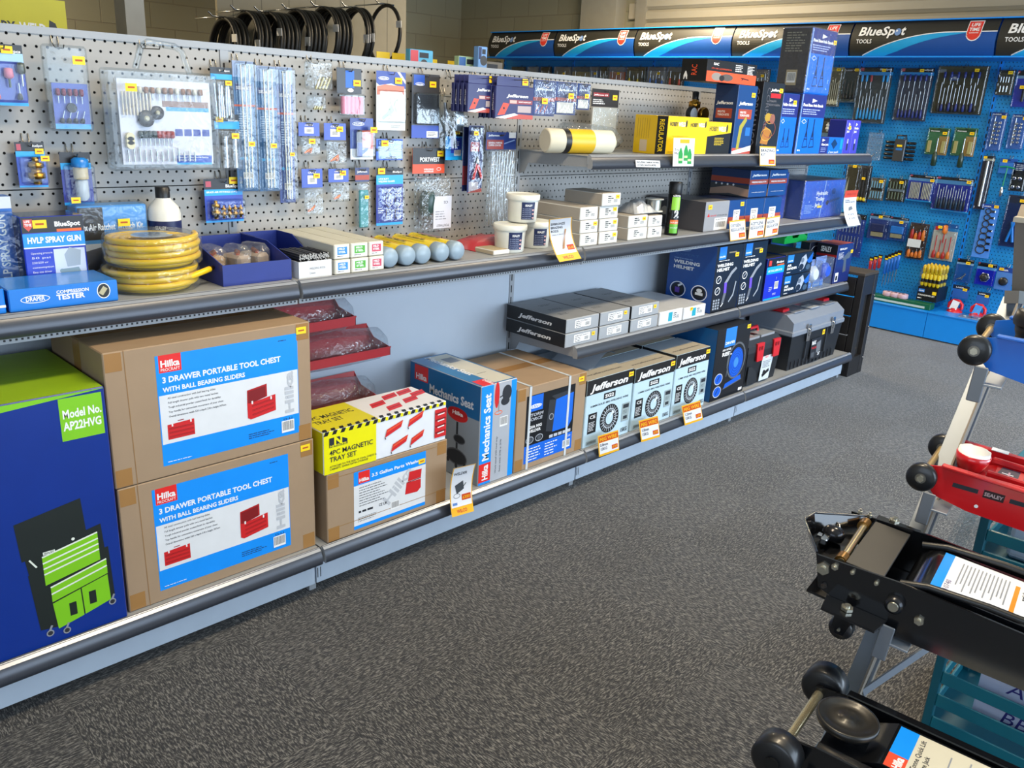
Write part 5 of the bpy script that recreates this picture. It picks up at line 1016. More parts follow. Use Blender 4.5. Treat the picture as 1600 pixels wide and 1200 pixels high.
for i,(p0,p1) in enumerate(((1168,1197),(1198,1226))):
    cbox('regulator_carton','blue carton with rust-red band, '+('left','right')[i]+' of the two stacked on the regulator cartons','carton',(0,0),(0,0),None,2.18,ZM+zr+.002,.22,JB,M('#12305e',.35),M('#12305e',.4),regc(1),'welding regulator cartons',h=zu,w=at(p1,310,'y',2.18).x-at(p0,312,'y',2.18).x-.003,x=at(p0,312,'y',2.18).x)
# wrapped blue jack cartons at the end
def hyd(b,w,h,d,t):
    LF(b,d); b.rect(.001,.001,d-.001,h-.001,M('#16387e',.35)); b.rect(d*.3,h*.35,d*.5,h*.6,M('#a8b4c8',.4))
    TP(b,h); b.rect(.001,.001,w-.001,d-.001,M('#3c5a94',.35)); b.bars(w*.1,d*.7,w*.4,3,.02,WHITE,2,h=.4)
    F(b); b.text('Hydraulic\nTrolley\nJack',w*.3,h*.62,h*.10,WHITE,w=w*.28,bold=.03,lead=1.2); b.rect(w*.36,h*.28,w*.48,h*.34,YEL); b.bars(w*.06,h*.36,w*.25,6,h*.04,M('#9fb8e8',.4),2,h=.4); b.line(w*.55,h*.4,w*.9,h*.5,h*.06,M('#2a3d88',.3)); b.ell(w*.6,h*.4,w*.03,h*.07,BLACK); b.ell(w*.72,h*.7,w*.05,h*.08,M('#0e2f88',.3)); b.line(w*.45,0.002,w*.5,h,.006,M('#a9c2ea',.2))
xj0 = at(1243,345,'y',2.19).x; xj1 = at(1312,337,'y',2.16).x
t,w,h,d = cbox('trolley_jack_carton','bright blue film-wrapped trolley jack carton at the far end of the middle shelf','carton',(0,0),(0,0),None,2.17,ZM,.28,M('#1b4ec0',.3,coat=.3),M('#16387e',.35),M('#3c5a94',.35),hyd,x=xj0+.01,w=xj1-xj0+.02,h=.205)
b = B(); b.box(-.006,-.007,0,w+.006,d+.006,h+.006,WRAP,.01); b.build('film_wrap',t)
t,w,h,d = cbox('trolley_jack_carton','dark blue wrapped carton standing on end beside the regulator cartons','carton',(0,0),(0,0),None,2.26,ZM,.19,M('#1a3fa6',.3,coat=.3),M('#223a80',.35),M('#3c5a94',.35),None,x=xj0-.135,w=.125,h=.245)
b = B(); b.box(-.005,-.006,0,w+.005,d+.005,h+.006,WRAP,.01); b.build('film_wrap',t)
# ------------------------------------------------------------ top shelf stock
ZS = 1.3385; YS = 2.134
yel = M('#e8c50e',.35); 
# bag with a hose coil, white roll
t = thing('hose_bag','clear bag of coiled grey hose lying at the left end of the top shelf','bag',(2.62,2.36,ZS))
b = B(); [b.tube([((.07-.012*j)*math.cos(2*math.pi*k/24)*1.5+.13,(.07-.012*j)*math.sin(2*math.pi*k/24)+.02,.012+.010*j) for k in range(24)],.007,M('#4c4438',.5),8,closed=True) for j in range(4)]; b.tube([(.2,-.03,.03),(.28,-.04,.02),(.34,-.03,.03)],.012,M('#4c4438',.5),8); b.build('hose',t)
b = B(); b.lathe([(.02,0),(.028,.01),(.028,.10),(.02,.11)],(.20,-.02,.035),(1,-.1,0),M('#d8d4b8',.3),18); b.build('fitting',t)
b = B(); b.lathe([(.01,-.03),(.05,.02),(.056,.14),(.05,.30),(.02,.36),(.008,.38)],(0,0,.062),(1,-.05,-.04),BAG,18); b.build('clear_bag',t)
xr_ = at(953,228,'y',2.19).x
t = thing('white_roll','white cardboard-cored roll with a yellow and black band lying on the top shelf','roll',(xr_,2.19,ZS+.046))
dv = Vector((-.95,.25,0)).normalized(); b = B(); b.lathe([(.001,0),(.040,.001),(.045,.006),(.045,.30),(.04,.305)],(0,0,0),dv,M('#d8d2bc',.45),28); b.build('roll_body',t)
b = B(); b.lathe([(.0455,.10),(.0455,.22)],(0,0,0),dv,M('#d9b020',.4),28); b.build('printed_band',t)
b = B(); b.lathe([(.0462,.21),(.0462,.235)],(0,0,0),dv,BLACK,28); b.build('printed_band',t,).__setitem__('label','black end of the band')
b = B(); b.lathe([(.001,-.003),(.030,-.0025),(.034,.0)],(0,0,0),dv,WHITE,24); b.build('end_cap',t)
# regulator carton
def hob(b,u,v,w_): b.text('HOBBY',u,v,w_*.14,INK,w=w_*.5,bold=.03); b.text('WELD',u+w_*.52,v,w_*.14,WHITE,w=w_*.42,bold=.03); b.ell(u+w_*1.0,v+w_*.09,w_*.05,w_*.12,INK)
def a(b,w,h,d,t):
    LF(b,d); b.rect(.001,.001,d-.001,h-.001,M('#c9a40e',.35)); b.rect(d*.68,.001,d-.001,h-.001,BLACK); b.text('REGULATOR',d*.76,h*.92,d*.14,YEL,w=h*.85,rot=-math.pi/2,bold=.02); b.rect(d*.2,h*.06,d*.42,h*.36,M('#b9a890',.4)); [b.line(d*(.1+.07*k),h*.4,d*(.1+.07*k),h*.92,.002,M('#8f7a1e',.4)) for k in range(6)]
    F(b); hob(b,w*.04,h*.75,w*.40); hob(b,w*.54,h*.75,w*.38); b.text("For professional results",w*.12,h*.48,h*.04,M('#b89a10',.4),w=w*.4); b.bars(w*.05,h*.08,w*.9,1,h*.03,M('#8f7a1e',.4),2,h=.4)
xg0 = at(1039,243,'y',YS).x; xg1 = at(1102,243,'y',YS).x; hg = at(1040,181,'y',YS).z-ZS
cbox('regulator_carton','wide yellow carton with the black word REGULATOR on its side','carton',(0,0),(0,0),None,YS,ZS,.17,yel,M('#c9a40e',.35),M('#c9a40e',.4),a,x=xg0,w=xg1-xg0,h=hg)
def a(b,w,h,d,t): F(b); b.rect(.001,.001,w-.001,h*.62,M('#17181a',.35)); b.poly([(0.001,h*.55),(w-.001,h*.68),(w-.001,h-.001),(.001,h-.001)],yel); hob(b,w*.1,h*.72,w*.72); b.bars(w*.35,h*.50,w*.4,5,h*.05,YEL,3,h=.35)
xh1 = at(1141,243,'y',YS).x
cbox('mask_carton','smaller yellow and black carton right of the wide yellow carton','carton',(0,0),(0,0),None,YS+.01,ZS,.14,M('#17181a',.35),yel,M('#c9a40e',.4),a,x=xg1+.004,w=xh1-xg1-.006,h=at(1110,190,'y',YS).z-ZS)
# brass gas regulator standing behind
xb_ = at(1083,185,'y',2.40).x; zt_ = at(1083,143,'y',2.40).z-ZS
t = thing('gas_regulator','brass gas regulator with black knob behind the wide yellow carton','gas regulator',(xb_,2.40,ZS))
b = B(); b.lathe([(.03,0),(.03,.10),(.018,.11),(.018,zt_-.075),(.028,zt_-.07),(.028,zt_-.045),(.014,zt_-.04),(.014,zt_-.035)],(0,0,0),(0,0,1),BRASS,20); b.build('body',t)
b = B(); b.lathe([(.015,zt_-.035),(.016,zt_-.002),(.013,zt_)],(0,0,0),(0,0,1),BLACK,16); b.build('knob',t)
for s_ in (-1,1): b = B(); b.lathe([(.032,0),(.034,.004),(.034,.02),(.03,.024)],(s_*.05,-.01,zt_-.10),(0,-1,0),BLACK if s_ < 0 else BRASS,20); b.lathe([(.028,.0245),(.001,.025)],(s_*.05,-.01,zt_-.10),(0,-1,0),M('#c9ccd0',.3) if s_ < 0 else BRASS,20); b.build('gauge',t)
# tall blue torch carton(s)
def a(b,w,h,d,t):
    for fc in (0,1):
        if fc: LF(b,d); W = d
        else: F(b); W = w
        jeff(b,W*.12,h*.72,h*.045,W*.7); b.rect(W*.12,h*.52,W*.82,h*.66,JR); b.text('MIG/TIG\nTORCH KITS',W*.2,h*.60,h*.03,WHITE,w=W*.5,bold=.02)
    F(b); b.rect(.001,.001,w-.001,h*.10,M('#b34a40',.4)); b.poly([(.001,h*.05),(w,h*.14),(w,h*.06),(.001,.001)],WHITE); b.poly([(w*.2,h*.08),(w*.34,h*.08),(w*.42,h*.38),(w*.62,h*.50),(w*.55,h*.56),(w*.26,h*.42)],M('#a09a3a',.4)); b.rect(w*.6,h*.28,w*.85,h*.40,M('#2a6fc8',.3))
xq0 = at(1143,243,'y',YS).x; xq1 = at(1172,243,'y',YS).x; hq = at(1147,131,'y',YS).z-ZS
cbox('torch_carton','tall blue carton with rust-red panel, beneath the orange and black carton','carton',(0,0),(0,0),None,YS+.004,ZS,.12,M('#153f7a',.3,coat=.2),M('#122f5c',.35),M('#122f5c',.4),a,x=xq0,w=xq1-xq0,h=hq,st=[('f',-.05,-.05)])
# tall black brazing kit carton
def a(b,w,h,d,t):
    LF(b,d); b.rect(.001,.001,d-.001,h-.001,M('#1d1c1c',.4)); b.text('CORMANCO',d*.62,h*.92,d*.28,M('#77757a',.4),w=h*.8,rot=-math.pi/2)
    F(b); jeff(b,w*.38,h*.88,h*.035,w*.55); b.rect(w*.38,h*.79,w*.85,h*.85,RED); b.text('MAPP/\nOXYGEN',w*.35,h*.73,h*.03,M('#77757a',.4),w=w*.5,lead=1.3); b.text('CORMANCO',w*.20,h*.93,w*.16,M('#55545a',.4),w=h*.8,rot=-math.pi/2)
    b.ringp(w*.5,h*.5,w*.22,h*.07,.004,M('#b48a30',.3)); b.ell(w*.38,h*.52,w*.14,h*.06,M('#a98a28',.4)); b.ell(w*.6,h*.5,w*.12,h*.07,M('#8a5a4a',.4)); b.poly([(w*.15,h*.16),(w*.5,h*.14),(w*.6,h*.34),(w*.3,h*.40)],M('#a9702a',.4)); b.ringp(w*.4,h*.28,w*.25,h*.09,.004,M('#c79a3a',.3)); b.ringp(w*.5,h*.36,w*.3,h*.12,.003,M('#9a4a3a',.4))
xk0 = at(1175,243,'y',YS).x+.03; xk1 = at(1213,243,'y',YS).x; hk = at(1187,126,'y',YS).z-ZS
cbox('brazing_kit_carton','tall black carton with a gold picture, right of the tall blue carton','carton',(0,0),(0,0),None,YS+.004,ZS,.14,M('#1a1a1b',.35,coat=.2),M('#1d1c1c',.4),BLACK,a,x=xk0,w=xk1-xk0,h=hk,st=[('f',-.05,-.045)])
# orange and black carton on top
RK = M('#161618',.35); ROR = M('#e8532a',.4)
def a(b,w,h,d,t):
    LF(b,d); b.rect(.001,.001,d-.001,h-.001,RK); b.text('RAC',d*.62,h*.25,d*.22,ROR,w=h*.5,rot=math.pi/2); [b.text('>',d*.30,h*(.06+.07*k),d*.22,WHITE,rot=math.pi/2,bold=.02) for k in range(3)]
    F(b); b.rect(.001,.001,w-.001,h*.48,ROR); b.text('RAC',w*.12,h*.76,h*.12,WHITE,w=w*.1,bold=.03); b.text('12V AIR COMPRESSOR',w*.08,h*.58,h*.07,ROR,w=w*.4); b.bars(w*.55,h*.85,w*.15,4,h*.09,WHITE,3,h=.4); b.bars(w*.8,h*.85,w*.15,6,h*.07,WHITE,4,h=.5)
    b.ell(w*.2,h*.25,w*.10,h*.18,M('#8b8580',.3)); b.ell(w*.40,h*.25,w*.12,h*.16,M('#5a5552',.3)); b.ell(w*.3,h*.2,w*.05,h*.14,M('#2a2826',.3)); b.line(w*.68,h*.3,w*.85,h*.24,h*.05,RK); b.line(w*.7,h*.2,w*.74,h*.3,h*.05,RK)
zz = ZS+hq+.001
xc0 = at(1100,134,'y',2.16).x; wc_ = at(1172,128,'y',2.16).x-xc0
cbox('compressor_carton','black and orange carton balanced on top of the tall blue carton','carton',(0,0),(0,0),None,2.155,zz,.13,RK,RK,RK,a,x=xc0,w=xq1-xc0-.002,h=at(1101,91,'y',2.155).z-zz)
# axle stand cartons
AXB = M('#1668d8',.3,coat=.2); AXD = M('#232b78',.35)
def stand(b,u,v,s):
    K = M('#10204a',.4)
    for du in (0,.42):
        b.line(u+du*s,v+.55*s,u+du*s-.16*s,v,.03*s,K); b.line(u+du*s,v+.55*s,u+du*s+.16*s,v,.03*s,K); b.line(u+du*s-.16*s,v,u+du*s+.16*s,v+.02*s,.03*s,K); b.line(u+du*s,v+.3*s,u+du*s,v+.85*s,.06*s,K); b.line(u+du*s-.1*s,v+.25*s,u+du*s+.1*s,v+.25*s,.03*s,K)
def axle(name_, fold=False):
    def a(b,w,h,d,t):
        LF(b,d); b.rect(.001,.001,d-.001,h-.001,M('#2a2f52',.4) if not fold else AXD)
        F(b); b.rect(.001,h*.62,w-.001,h-.001,AXD); b.poly([(w*.42,h*.93),(w*.62,h*.90),(w*.42,h*.86)],WHITE); b.text(name_,w*.08,h*.80,h*.045,WHITE,w=w*.80,bold=.04); b.bars(w*.1,h*.74,w*.75,3,h*.035,M('#a9b8f0',.4),3,h=.4); b.ringp(w*.2,h*.55,w*.1,h*.04,.003,WHITE,4); stand(b,w*.36,h*.12,w*.62); b.text('6t',w*.08,h*.06,h*.03,WHITE,w=w*.12,bold=.02); b.line(w*.03,0.002,w*.03,h-.002,.008,M('#7fa0e8',.2))
    return a
xs0 = at(1241,243,'y',YS).x; xs1 = at(1279,243,'y',YS).x; h1 = at(1247,145,'y',YS).z-ZS
cbox('axle_stand_carton','blue carton picturing axle stands, lower of the tall stack of two','carton',(0,0),(0,0),None,YS+.002,ZS,.155,AXB,AXD,AXD,axle('Fixed Base Axle Stands'),'axle stand cartons',x=xs0,w=xs1-xs0,h=h1)
h2 = at(1258,40,'y',YS).z-ZS-h1
def a9(b,w,h,d,t):
    axle('Fixed Base Axle Stands')(b,w,h,d,t); LF(b,d); b.rect(.001,.001,d-.001,h-.001,M('#33323a',.4)); [b.bars(d*.15,h*(.92-.04*k),d*.7,1,.012,M('#8b8a80',.4),k,h=.4) for k in range(8)]; b.rect(d*.3,h*.12,d*.68,h*.36,M('#a89a7c',.5)); b.barcode(d*.34,h*.16,d*.3,h*.16)
t,w,h,d = cbox('axle_stand_carton','blue and dark carton picturing axle stands, upper of the tall stack of two','carton',(0,0),(0,0),None,YS+.002,ZS+h1+.001,.155,AXB,M('#33323a',.4),AXD,a9,'axle stand cartons',x=xs0+.005,w=xs1-xs0,h=h2,st=[('f',-.03,-.06)])
b = B(); b.box(-.004,-.005,.001,w+.004,d+.004,h+.005,WRAP,.008); b.build('film_wrap',t)
xf0 = xk1+.004
cbox('folding_axle_stand_carton','narrow blue and navy carton between the black carton and the tall stack','carton',(0,0),(0,0),None,YS+.012,ZS,.14,AXB,AXD,AXD,axle('Folding Axle Stands',True),x=xf0,w=xs0-xf0-.006,h=at(1225,145,'y',YS).z-ZS,st=[('f',-.06,-.05)])
def a(b,w,h,d,t): F(b); b.rect(.001,.001,w*.35,h-.001,AXD); b.poly([(w*.08,h*.9),(w*.2,h*.82),(w*.08,h*.74)],WHITE); b.text('Glass Jack',w*.06,h*.52,h*.12,WHITE,w=w*.3,bold=.03); b.poly([(w*.60,h*.92),(w*.74,h*.62),(w*.6,h*.3),(w*.46,h*.62)],M('#12325f',.3)); b.text('2 ton push',w*.40,h*.08,h*.14,WHITE,w=w*.42,sh=.2); b.rect(w*.86,h*.3,w*.96,h*.9,CYAN); b.bars(w*.06,h*.35,w*.22,3,h*.1,M('#a9b8f0',.4),3,h=.3)
xz0 = xs1+.004; xz1 = at(1327,243,'y',YS).x
cbox('scissor_jack_carton','small flat bright blue carton on the shelf right of the tall stack','carton',(0,0),(0,0),None,YS+.004,ZS,.10,AXB,AXD,AXD,a,x=xz0,w=xz1-xz0-.09,h=at(1280,214,'y',YS).z-ZS)
PUR = M('#4340b8',.35)
for k in (0,1):
    def a(b,w,h,d,t): F(b); b.poly([(w*.3,h*.93),(w*.55,h*.88),(w*.3,h*.83)],WHITE); b.text('Bottle\nJack',w*.15,h*.74,h*.07,WHITE,w=w*.6,bold=.03); b.rect(w*.4,h*.12,w*.62,h*.32,M('#2a2c4a',.3)); b.rect(w*.44,h*.32,w*.58,h*.45,M('#b9bcc8',.3))
    xa = xz1-.085+.09*k
    cbox('bottle_jack_carton','slim violet carton at the right end of the top shelf, '+('left','right')[k]+' of the pair','carton',(0,0),(0,0),None,YS+.004,ZS,.10,PUR,AXD,AXD,a,'slim violet cartons',x=xa,w=.085,h=at(1335,188,'y',YS).z-ZS,st=[('f',.03,-.05,.025,.02)] if k == 0 else None)
# ------------------------------------------------------------ hanging packs
def place(wall, tl, br, off):
    if wall == 'g':
        a_ = at(*tl,'y',YP-off); c_ = at(*br,'y',YP-off); return Vector((a_.x,YP-off,c_.z)), 0, c_.x-a_.x, a_.z-c_.z
    a_ = at(*tl,'x',XB-off); c_ = at(*br,'x',XB-off); return Vector((XB-off,a_.y,c_.z)), -math.pi/2, a_.y-c_.y, a_.z-c_.z
def hook(wall, loc, rz, w, h, off, what, L=None):
    L = L or off+.015; t = thing('display_hook','wire hook holding '+what,'hook',loc,rz,'wire display hooks on the '+('grey' if wall == 'g' else 'blue')+' panels')
    WM = M('#8d8a84',.25,.9); b = B(); x = w/2; z = h-.008
    b.tube([(x-.008,off-.001,z+.028),(x-.008,off-.006,z+.012),(x-.004,off-.012,z),(x,off-L,z-.002),(x,off-L-.006,z+.006)],.0016,WM,6); b.tube([(x+.008,off-.001,z+.028),(x+.008,off-.006,z+.012),(x+.003,off-.012,z+.001)],.0016,WM,6); b.build('hook_wire',t)
PK = [0]
def pack(wall, name, what, tl, br, off, fill=None, bands=(), base='#1a3fa0', cat='pack', clear=.02, cz=(0,1), st=(), group=None, hk=True, cm=None, cardz=(0,1), nocard=False, lab=None):
    """card hanging on the panel; bands = (v0,v1,colour) in fractions of the height; fill draws contents in front of it"""
    loc, rz, w, h = place(wall,tl,br,off); group = group or ('packs hanging on the grey panels' if wall == 'g' else 'packs hanging on the blue wall')
    t = thing(name,what,cat,loc,rz,group)
    if not nocard:
        b = B(); b.box(0,0,h*cardz[0],w,.0015,h*cardz[1],M(base,.35,coat=.1)); F(b)
        for v0,v1,c_ in bands: b.rect(0,h*v0,w,h*v1,M(c_,.35))
        b.ell(w*.5,h*.965,min(.012,w*.2),.003,BLACK,10)
        if fill and getattr(fill,'art',None): fill.art(b,w,h)
        b.build('backing_card',t)
    if fill and callable(fill): fill(t,w,h)
    if clear:
        b = B(); z0, z1 = h*cz[0], h*cz[1]; b.box(.003,-clear,z0+.002,w-.003,-.0003,z1-.002,cm or CLEAR,min(.006,clear*.4)); b.build('clear_cover',t)
    for u,v in st: sticker(t,(0,-clear-.0012 if cz[0] <= v <= cz[1] and clear else -.0012,0),(1,0,0),(0,0,1),w*u,h*v,min(.03,w*.3),min(.02,w*.2))
    if hk: hook(wall,loc,rz,w,h,off,'the '+(lab or what))
    return t, w, h
class Fill:
    def __init__(s, art=None, body=None): s.art = art; s.body = body
    def __call__(s,t,w,h):
        if s.body: s.body(t,w,h)
def rod(t, nm, u, v0, v1, r, m1, m2=None, hf=.35, y=-.010, up=False, du=0):
    b = B(); L = v1-v0
    if m2:
        if up: b.lathe([(r*.4,0),(r*.4,L*(1-hf))],(u,y,v0),(du,0,1),m1,7); b.lathe([(r*.8,L*(1-hf)),(r*1.6,L*(1-hf*.8)),(r*1.4,L*.96),(r*.6,L)],(u,y,v0),(du,0,1),m2,9)
        else: b.lathe([(r*.9,0),(r*1.6,L*.03),(r*1.4,L*hf*.7),(r*.8,L*hf)],(u,y,v0),(du,0,1),m2,9); b.lathe([(r*.4,L*hf),(r*.4,L)],(u,y,v0),(du,0,1),m1,7)
    else: b.lathe([(r,0),(r,L)],(u,y,v0),(du,0,1),m1,9)
    b.build(nm,t)
def fitting(t, u, v0, v1, r, mt, y=-.014):
    L = v1-v0; b = B(); b.lathe([(r*.5,0),(r*.5,L*.2),(r,L*.22),(r,L*.42),(r*.65,L*.45),(r*.65,L*.6),(r*.9,L*.62),(r*.9,L*.8),(r*.4,L*.84),(r*.4,L)],(u,y,v0),(0,0,1),mt,10); b.build('fitting',t)
def bt(b,w,h,u,v,s_,hh,ww,mt=WHITE,bold=.03,**k): b.text(s_,w*u,h*v,hh*h,mt,w=w*ww,bold=bold,**k)
KB = '#17171b'; CB_ = '#12a0e8'
# 1 burr card cut by the left edge
def body(t,w,h): rod(t,'burr',w*.22,h*.10,h*.45,.004,STEEL,M('#c2606a',.5),.3,-.01); rod(t,'burr',w*.55,h*.30,h*.62,.007,M('#4a5a48',.3),PINK,.55,-.012,True); rod(t,'burr',w*.78,h*.10,h*.38,.004,STEEL,M('#4a4f58',.3),.4,-.01); rod(t,'burr',w*.88,h*.33,h*.72,.006,STEEL,M('#5a5f58',.3),.5,-.012,True)
pack('g','burr_pack','blue card of rotary burrs cut by the left edge',(-30,66),(45,166),.05,Fill(lambda b,w,h: bt(b,w,h,.7,.87,'5pcs',.05,.25),body),((.86,1,KB),(.72,.86,'#9cc4e8'),(0,.05,CB_)),'#2a3fb0',st=((.45,.85),),clear=.024,cz=(.04,.74))
# 2 tall clear clamshell
def body(t,w,h):
    b = B(); b.box(w*.18,-.006,h*.03,w*.97,-.004,h*.56,M('#4657b0',.35)); b.face((0,-.006,0),(1,0,0),(0,0,1)); b.rect(w*.18,h*.03,w*.97,h*.09,M('#4fb0f0',.35)); b.build('inner_card',t)
    for i in range(5): rod(t,'polishing_bit',w*(.28+.13*i),h*.33,h*.50,.0035,STEEL,M('#7a2a45',.5),.5,-.014,True)
    for i in range(4): rod(t,'polishing_bit',w*(.3+.15*i),h*.10,h*.25,.004,STEEL,M('#2a2a2e',.5),.4,-.014,False,.3)
    b = B(); b.lathe([(.012,0),(.012,.008)],(w*.55,-.01,h*.28),(0,-1,0),BLACK,14); b.build('cutting_disc',t)
pack('g','accessory_clamshell','tall clear clamshell of rotary tool bits with an inner blue card',(58,66),(144,206),.045,Fill(None,body),clear=.03,st=((.62,.78),),nocard=True,lab='tall clear clamshell')
# 3 big clear case with handle
def body(t,w,h):
    rr = random.Random(11)
    b = B(); b.box(w*.14,-.012,h*.06,w*.97,-.008,h*.90,M('#c9c9d6',.3)); b.face((0,-.012,0),(1,0,0),(0,0,1)); b.rect(w*.52,h*.64,w*.95,h*.70,M('#8a6a5c',.4)); b.rect(w*.55,h*.60,w*.95,h*.64,M('#4a9ad8',.4)); b.rect(w*.62,h*.065,w*.955,h*.15,M('#1f47b0',.4)); b.text('Grinding, Drilling, Routing, Sanding\nPolishing, Cutting',w*.64,h*.125,h*.016,WHITE,w=w*.28,bold=.02,lead=1.4); b.rect(w*.62,h*.055,w*.955,h*.075,M('#2fa0e8',.4))
    for k in range(4): b.rect(w*(.62+.085*k),h*.35,w*(.69+.085*k),h*.42,M('#2f3f96',.4))
    b.build('tray',t)
    for i in range(11): rod(t,'grinding_bit',w*(.32+.055*i),h*.70,h*.83,.004,STEEL,M('#8a6248' if i%3 else '#c9c4b4',.5),.5,-.02,True)
    for i in range(8): rod(t,'grinding_bit',w*(.30+.04*i),h*.25,h*.40,.0045,STEEL,M('#2b3a3a' if i < 4 else '#9a3a3a',.4),.5,-.02,True)
    for i in range(13): rod(t,'drill_bit',w*(.18+.05*i),h*.09,h*(.18+.06*rr.random()),.0025,STEEL,None,0,-.02)
    for i in range(9): rod(t,'drill_bit',w*(.17+.03*i),h*.55,h*.78,.0022,M('#d8cdb8',.3),None,0,-.018)
    for u,v,r in ((.36,.52,.022),(.46,.58,.018)): b = B(); b.lathe([(r,0),(r,.006),(r*.4,.008)],(w*u,-.016,h*v),(0,-1,0),M('#3a3a3c',.4),20); b.lathe([(r*.35,.0085),(r*.2,.012)],(w*u,-.016,h*v),(0,-1,0),M('#b9b39a',.3),12); b.build('cutting_disc',t)
    for v in (.46,.50,.54): b = B(); b.lathe([(.011,0),(.011,.012)],(w*.2,-.016,h*(v-.2)),(0,-1,0),M('#d8cba0',.5),14); b.build('felt_pad',t)
    b = B(); b.tube([(w*.30,-.02,h),(w*.36,-.02,h+.055),(w*.42,-.02,h+.068),(w*.66,-.02,h+.062),(w*.72,-.02,h+.05),(w*.78,-.02,h-.005)],.009,CLEAR,8); b.build('carry_handle',t)
t,w,h = pack('g','accessory_case','large square clear carry case full of rotary tool accessories',(150,103),(336,264),.075,Fill(None,body),clear=.05,st=((.16,.78),),nocard=True,hk=False)
loc, rz, w, h = place('g',(150,103),(336,264),.075); hook('g',loc+Vector((0,0,.062)),rz,w,h,.075,'the large clear carry case',.11)
# 4 brass coupling card, 5 inline filter card
pack('g','fitting_pack','blue card with one brass coupling, above the clear topped pack',(22,222),(76,292),.03,Fill(lambda b,w,h:(b.rect(w*.05,h*.82,w*.2,h*.96,M('#b8485a',.4)),bt(b,w,h,.55,.9,'BlueSpot',.05,.4)),lambda t,w,h: fitting(t,w*.58,h*.08,h*.68,.020,BRASS)),((.80,1,KB),(.68,.80,CB_),(0,.04,CB_)),'#2347b8',clear=.03,cz=(.05,.72),st=((.66,.74),(.70,.6)),lab='brass coupling card')
def body(t,w,h):
    b = B(); b.lathe([(.010,0),(.016,.01),(.016,.05),(.013,.055)],(w*.55,-.02,h*.10),(0,0,1),M('#b8c0c8',.15),14); b.build('bowl',t)
    b = B(); b.lathe([(.018,0),(.018,.03)],(w*.55,-.02,h*.10+.056),(0,0,1),M('#c9b896',.4),16); b.lathe([(.021,.031),(.021,.05),(.012,.055)],(w*.55,-.02,h*.10+.056),(0,0,1),M('#1a7ac8',.3),16); b.build('filter_head',t)
pack('g','filter_pack','navy card with a blue-topped inline air filter, left of the big carry case',(92,238),(148,319),.04,Fill(lambda b,w,h: bt(b,w,h,.5,.84,'BlueSpot',.05,.45),body),((.80,1,KB),(.68,.80,CB_),(0,.05,CB_)),'#2a2f96',clear=.04,cz=(.04,.80),st=((.05,.07),),lab='inline filter card')
# 6 two bags of drill bits
def body(t,w,h):
    rr = random.Random(2)
    for i in range(7): rod(t,'drill_bit',w*(.15+.11*i),h*(.08+.03*rr.random()),h*(.62+.1*rr.random()),.0035,STEEL,None,0,-.008,False,.12*rr.random()-.06)
pack('g','drill_bit_pack','clear pouch of drill bits, upper of two beside the big case',(328,104),(366,192),.05,Fill(lambda b,w,h: bt(b,w,h,.4,.93,'BlueSpot',.03,.5),body),((.88,1,KB),(.78,.88,CB_)),base='#17171b',cardz=(.78,1),clear=.02,cz=(0,.8),cm=BAG,st=((.5,.68),),lab='upper pouch of drill bits')
def body(t,w,h): rod(t,'hole_cutter',w*.32,h*.06,h*.62,.009,STEEL,None,0,-.012); rod(t,'hole_cutter',w*.70,h*.06,h*.60,.009,STEEL,None,0,-.012)
pack('g','drill_bit_pack','clear pouch of two bright steel cutters with blue header, lower of two beside the case',(334,178),(377,266),.055,Fill(lambda b,w,h: bt(b,w,h,.55,.88,'BlueSpot',.03,.4),body),((.88,1,KB),(.74,.88,CB_)),base='#17171b',cardz=(.74,1),clear=.024,cz=(0,.76),cm=BAG,st=((.5,.58),(.05,.86)),lab='lower pouch of cutters')
# 7 three tall electrode tubes
for i,(tl,br,l) in enumerate((((362,94),(404,298),'left'),((398,102),(437,298),'middle'),((431,104),(462,316),'right'))):
    def body(t,w,h,i=i):
        n = 3
        for k in range(n): rod(t,'welding_rod',w*(.35+.15*k),h*.03,h*.97,.0022,M('#d2c8b2',.25,.6),None,0,-.012,False,.01*(k-1))
    def art(b,w,h):
        b.rect(w*.08,h*.78,w*.92,h*.83,M('#26306e',.4)); bt(b,w,h,.14,.79,'SEALEY',.022,.72); b.rect(0,h*.66,w,h*.675,M('#c8583a',.4)); b.bars(w*.2,h*.60,w*.6,10,h*.018,M('#a9c0d8',.4),3,h=.4); [b.ell(w*(.25+.25*k),h*.26,w*.09,h*.012,M('#4fa8e0',.4),12) for k in range(3)]; b.barcode(w*.3,h*.1,w*.45,h*.05)
    pack('g','electrode_tube','tall slim clear tube of welding rods with a blue card, '+l+' of three',tl,br,.05-.004*i,Fill(art,body),((.88,1,'#8fa0c4'),),base='#235a8c' if i < 2 else '#2c3f86',clear=.032,cm=CLEAR,st=((.35,.36),),group='tall tubes of welding rods',lab=l+' tall rod tube')
# 8 brass fitting set
def body(t,w,h): fitting(t,w*.22,h*.10,h*.52,.013,BRASS); [fitting(t,w*(.42+.15*k),h*.10,h*.40,.008,BRASS) for k in range(4)]
pack('g','fitting_pack','blue card with five brass air fittings above the blue tray',(318,280),(381,345),.035,Fill(lambda b,w,h:(b.rect(w*.04,h*.82,w*.18,h*.95,M('#b8485a',.4)),bt(b,w,h,.55,.80,'BlueSpot',.07,.40),bt(b,w,h,.05,.68,'BRASS AIR FITTINGS (1/4")',.04,.8)),body),((.76,1,KB),(.62,.76,CB_),(0,.05,CB_)),'#1d3fb4',clear=.028,cz=(.05,.56),st=((.65,.88),),lab='card of five brass fittings')
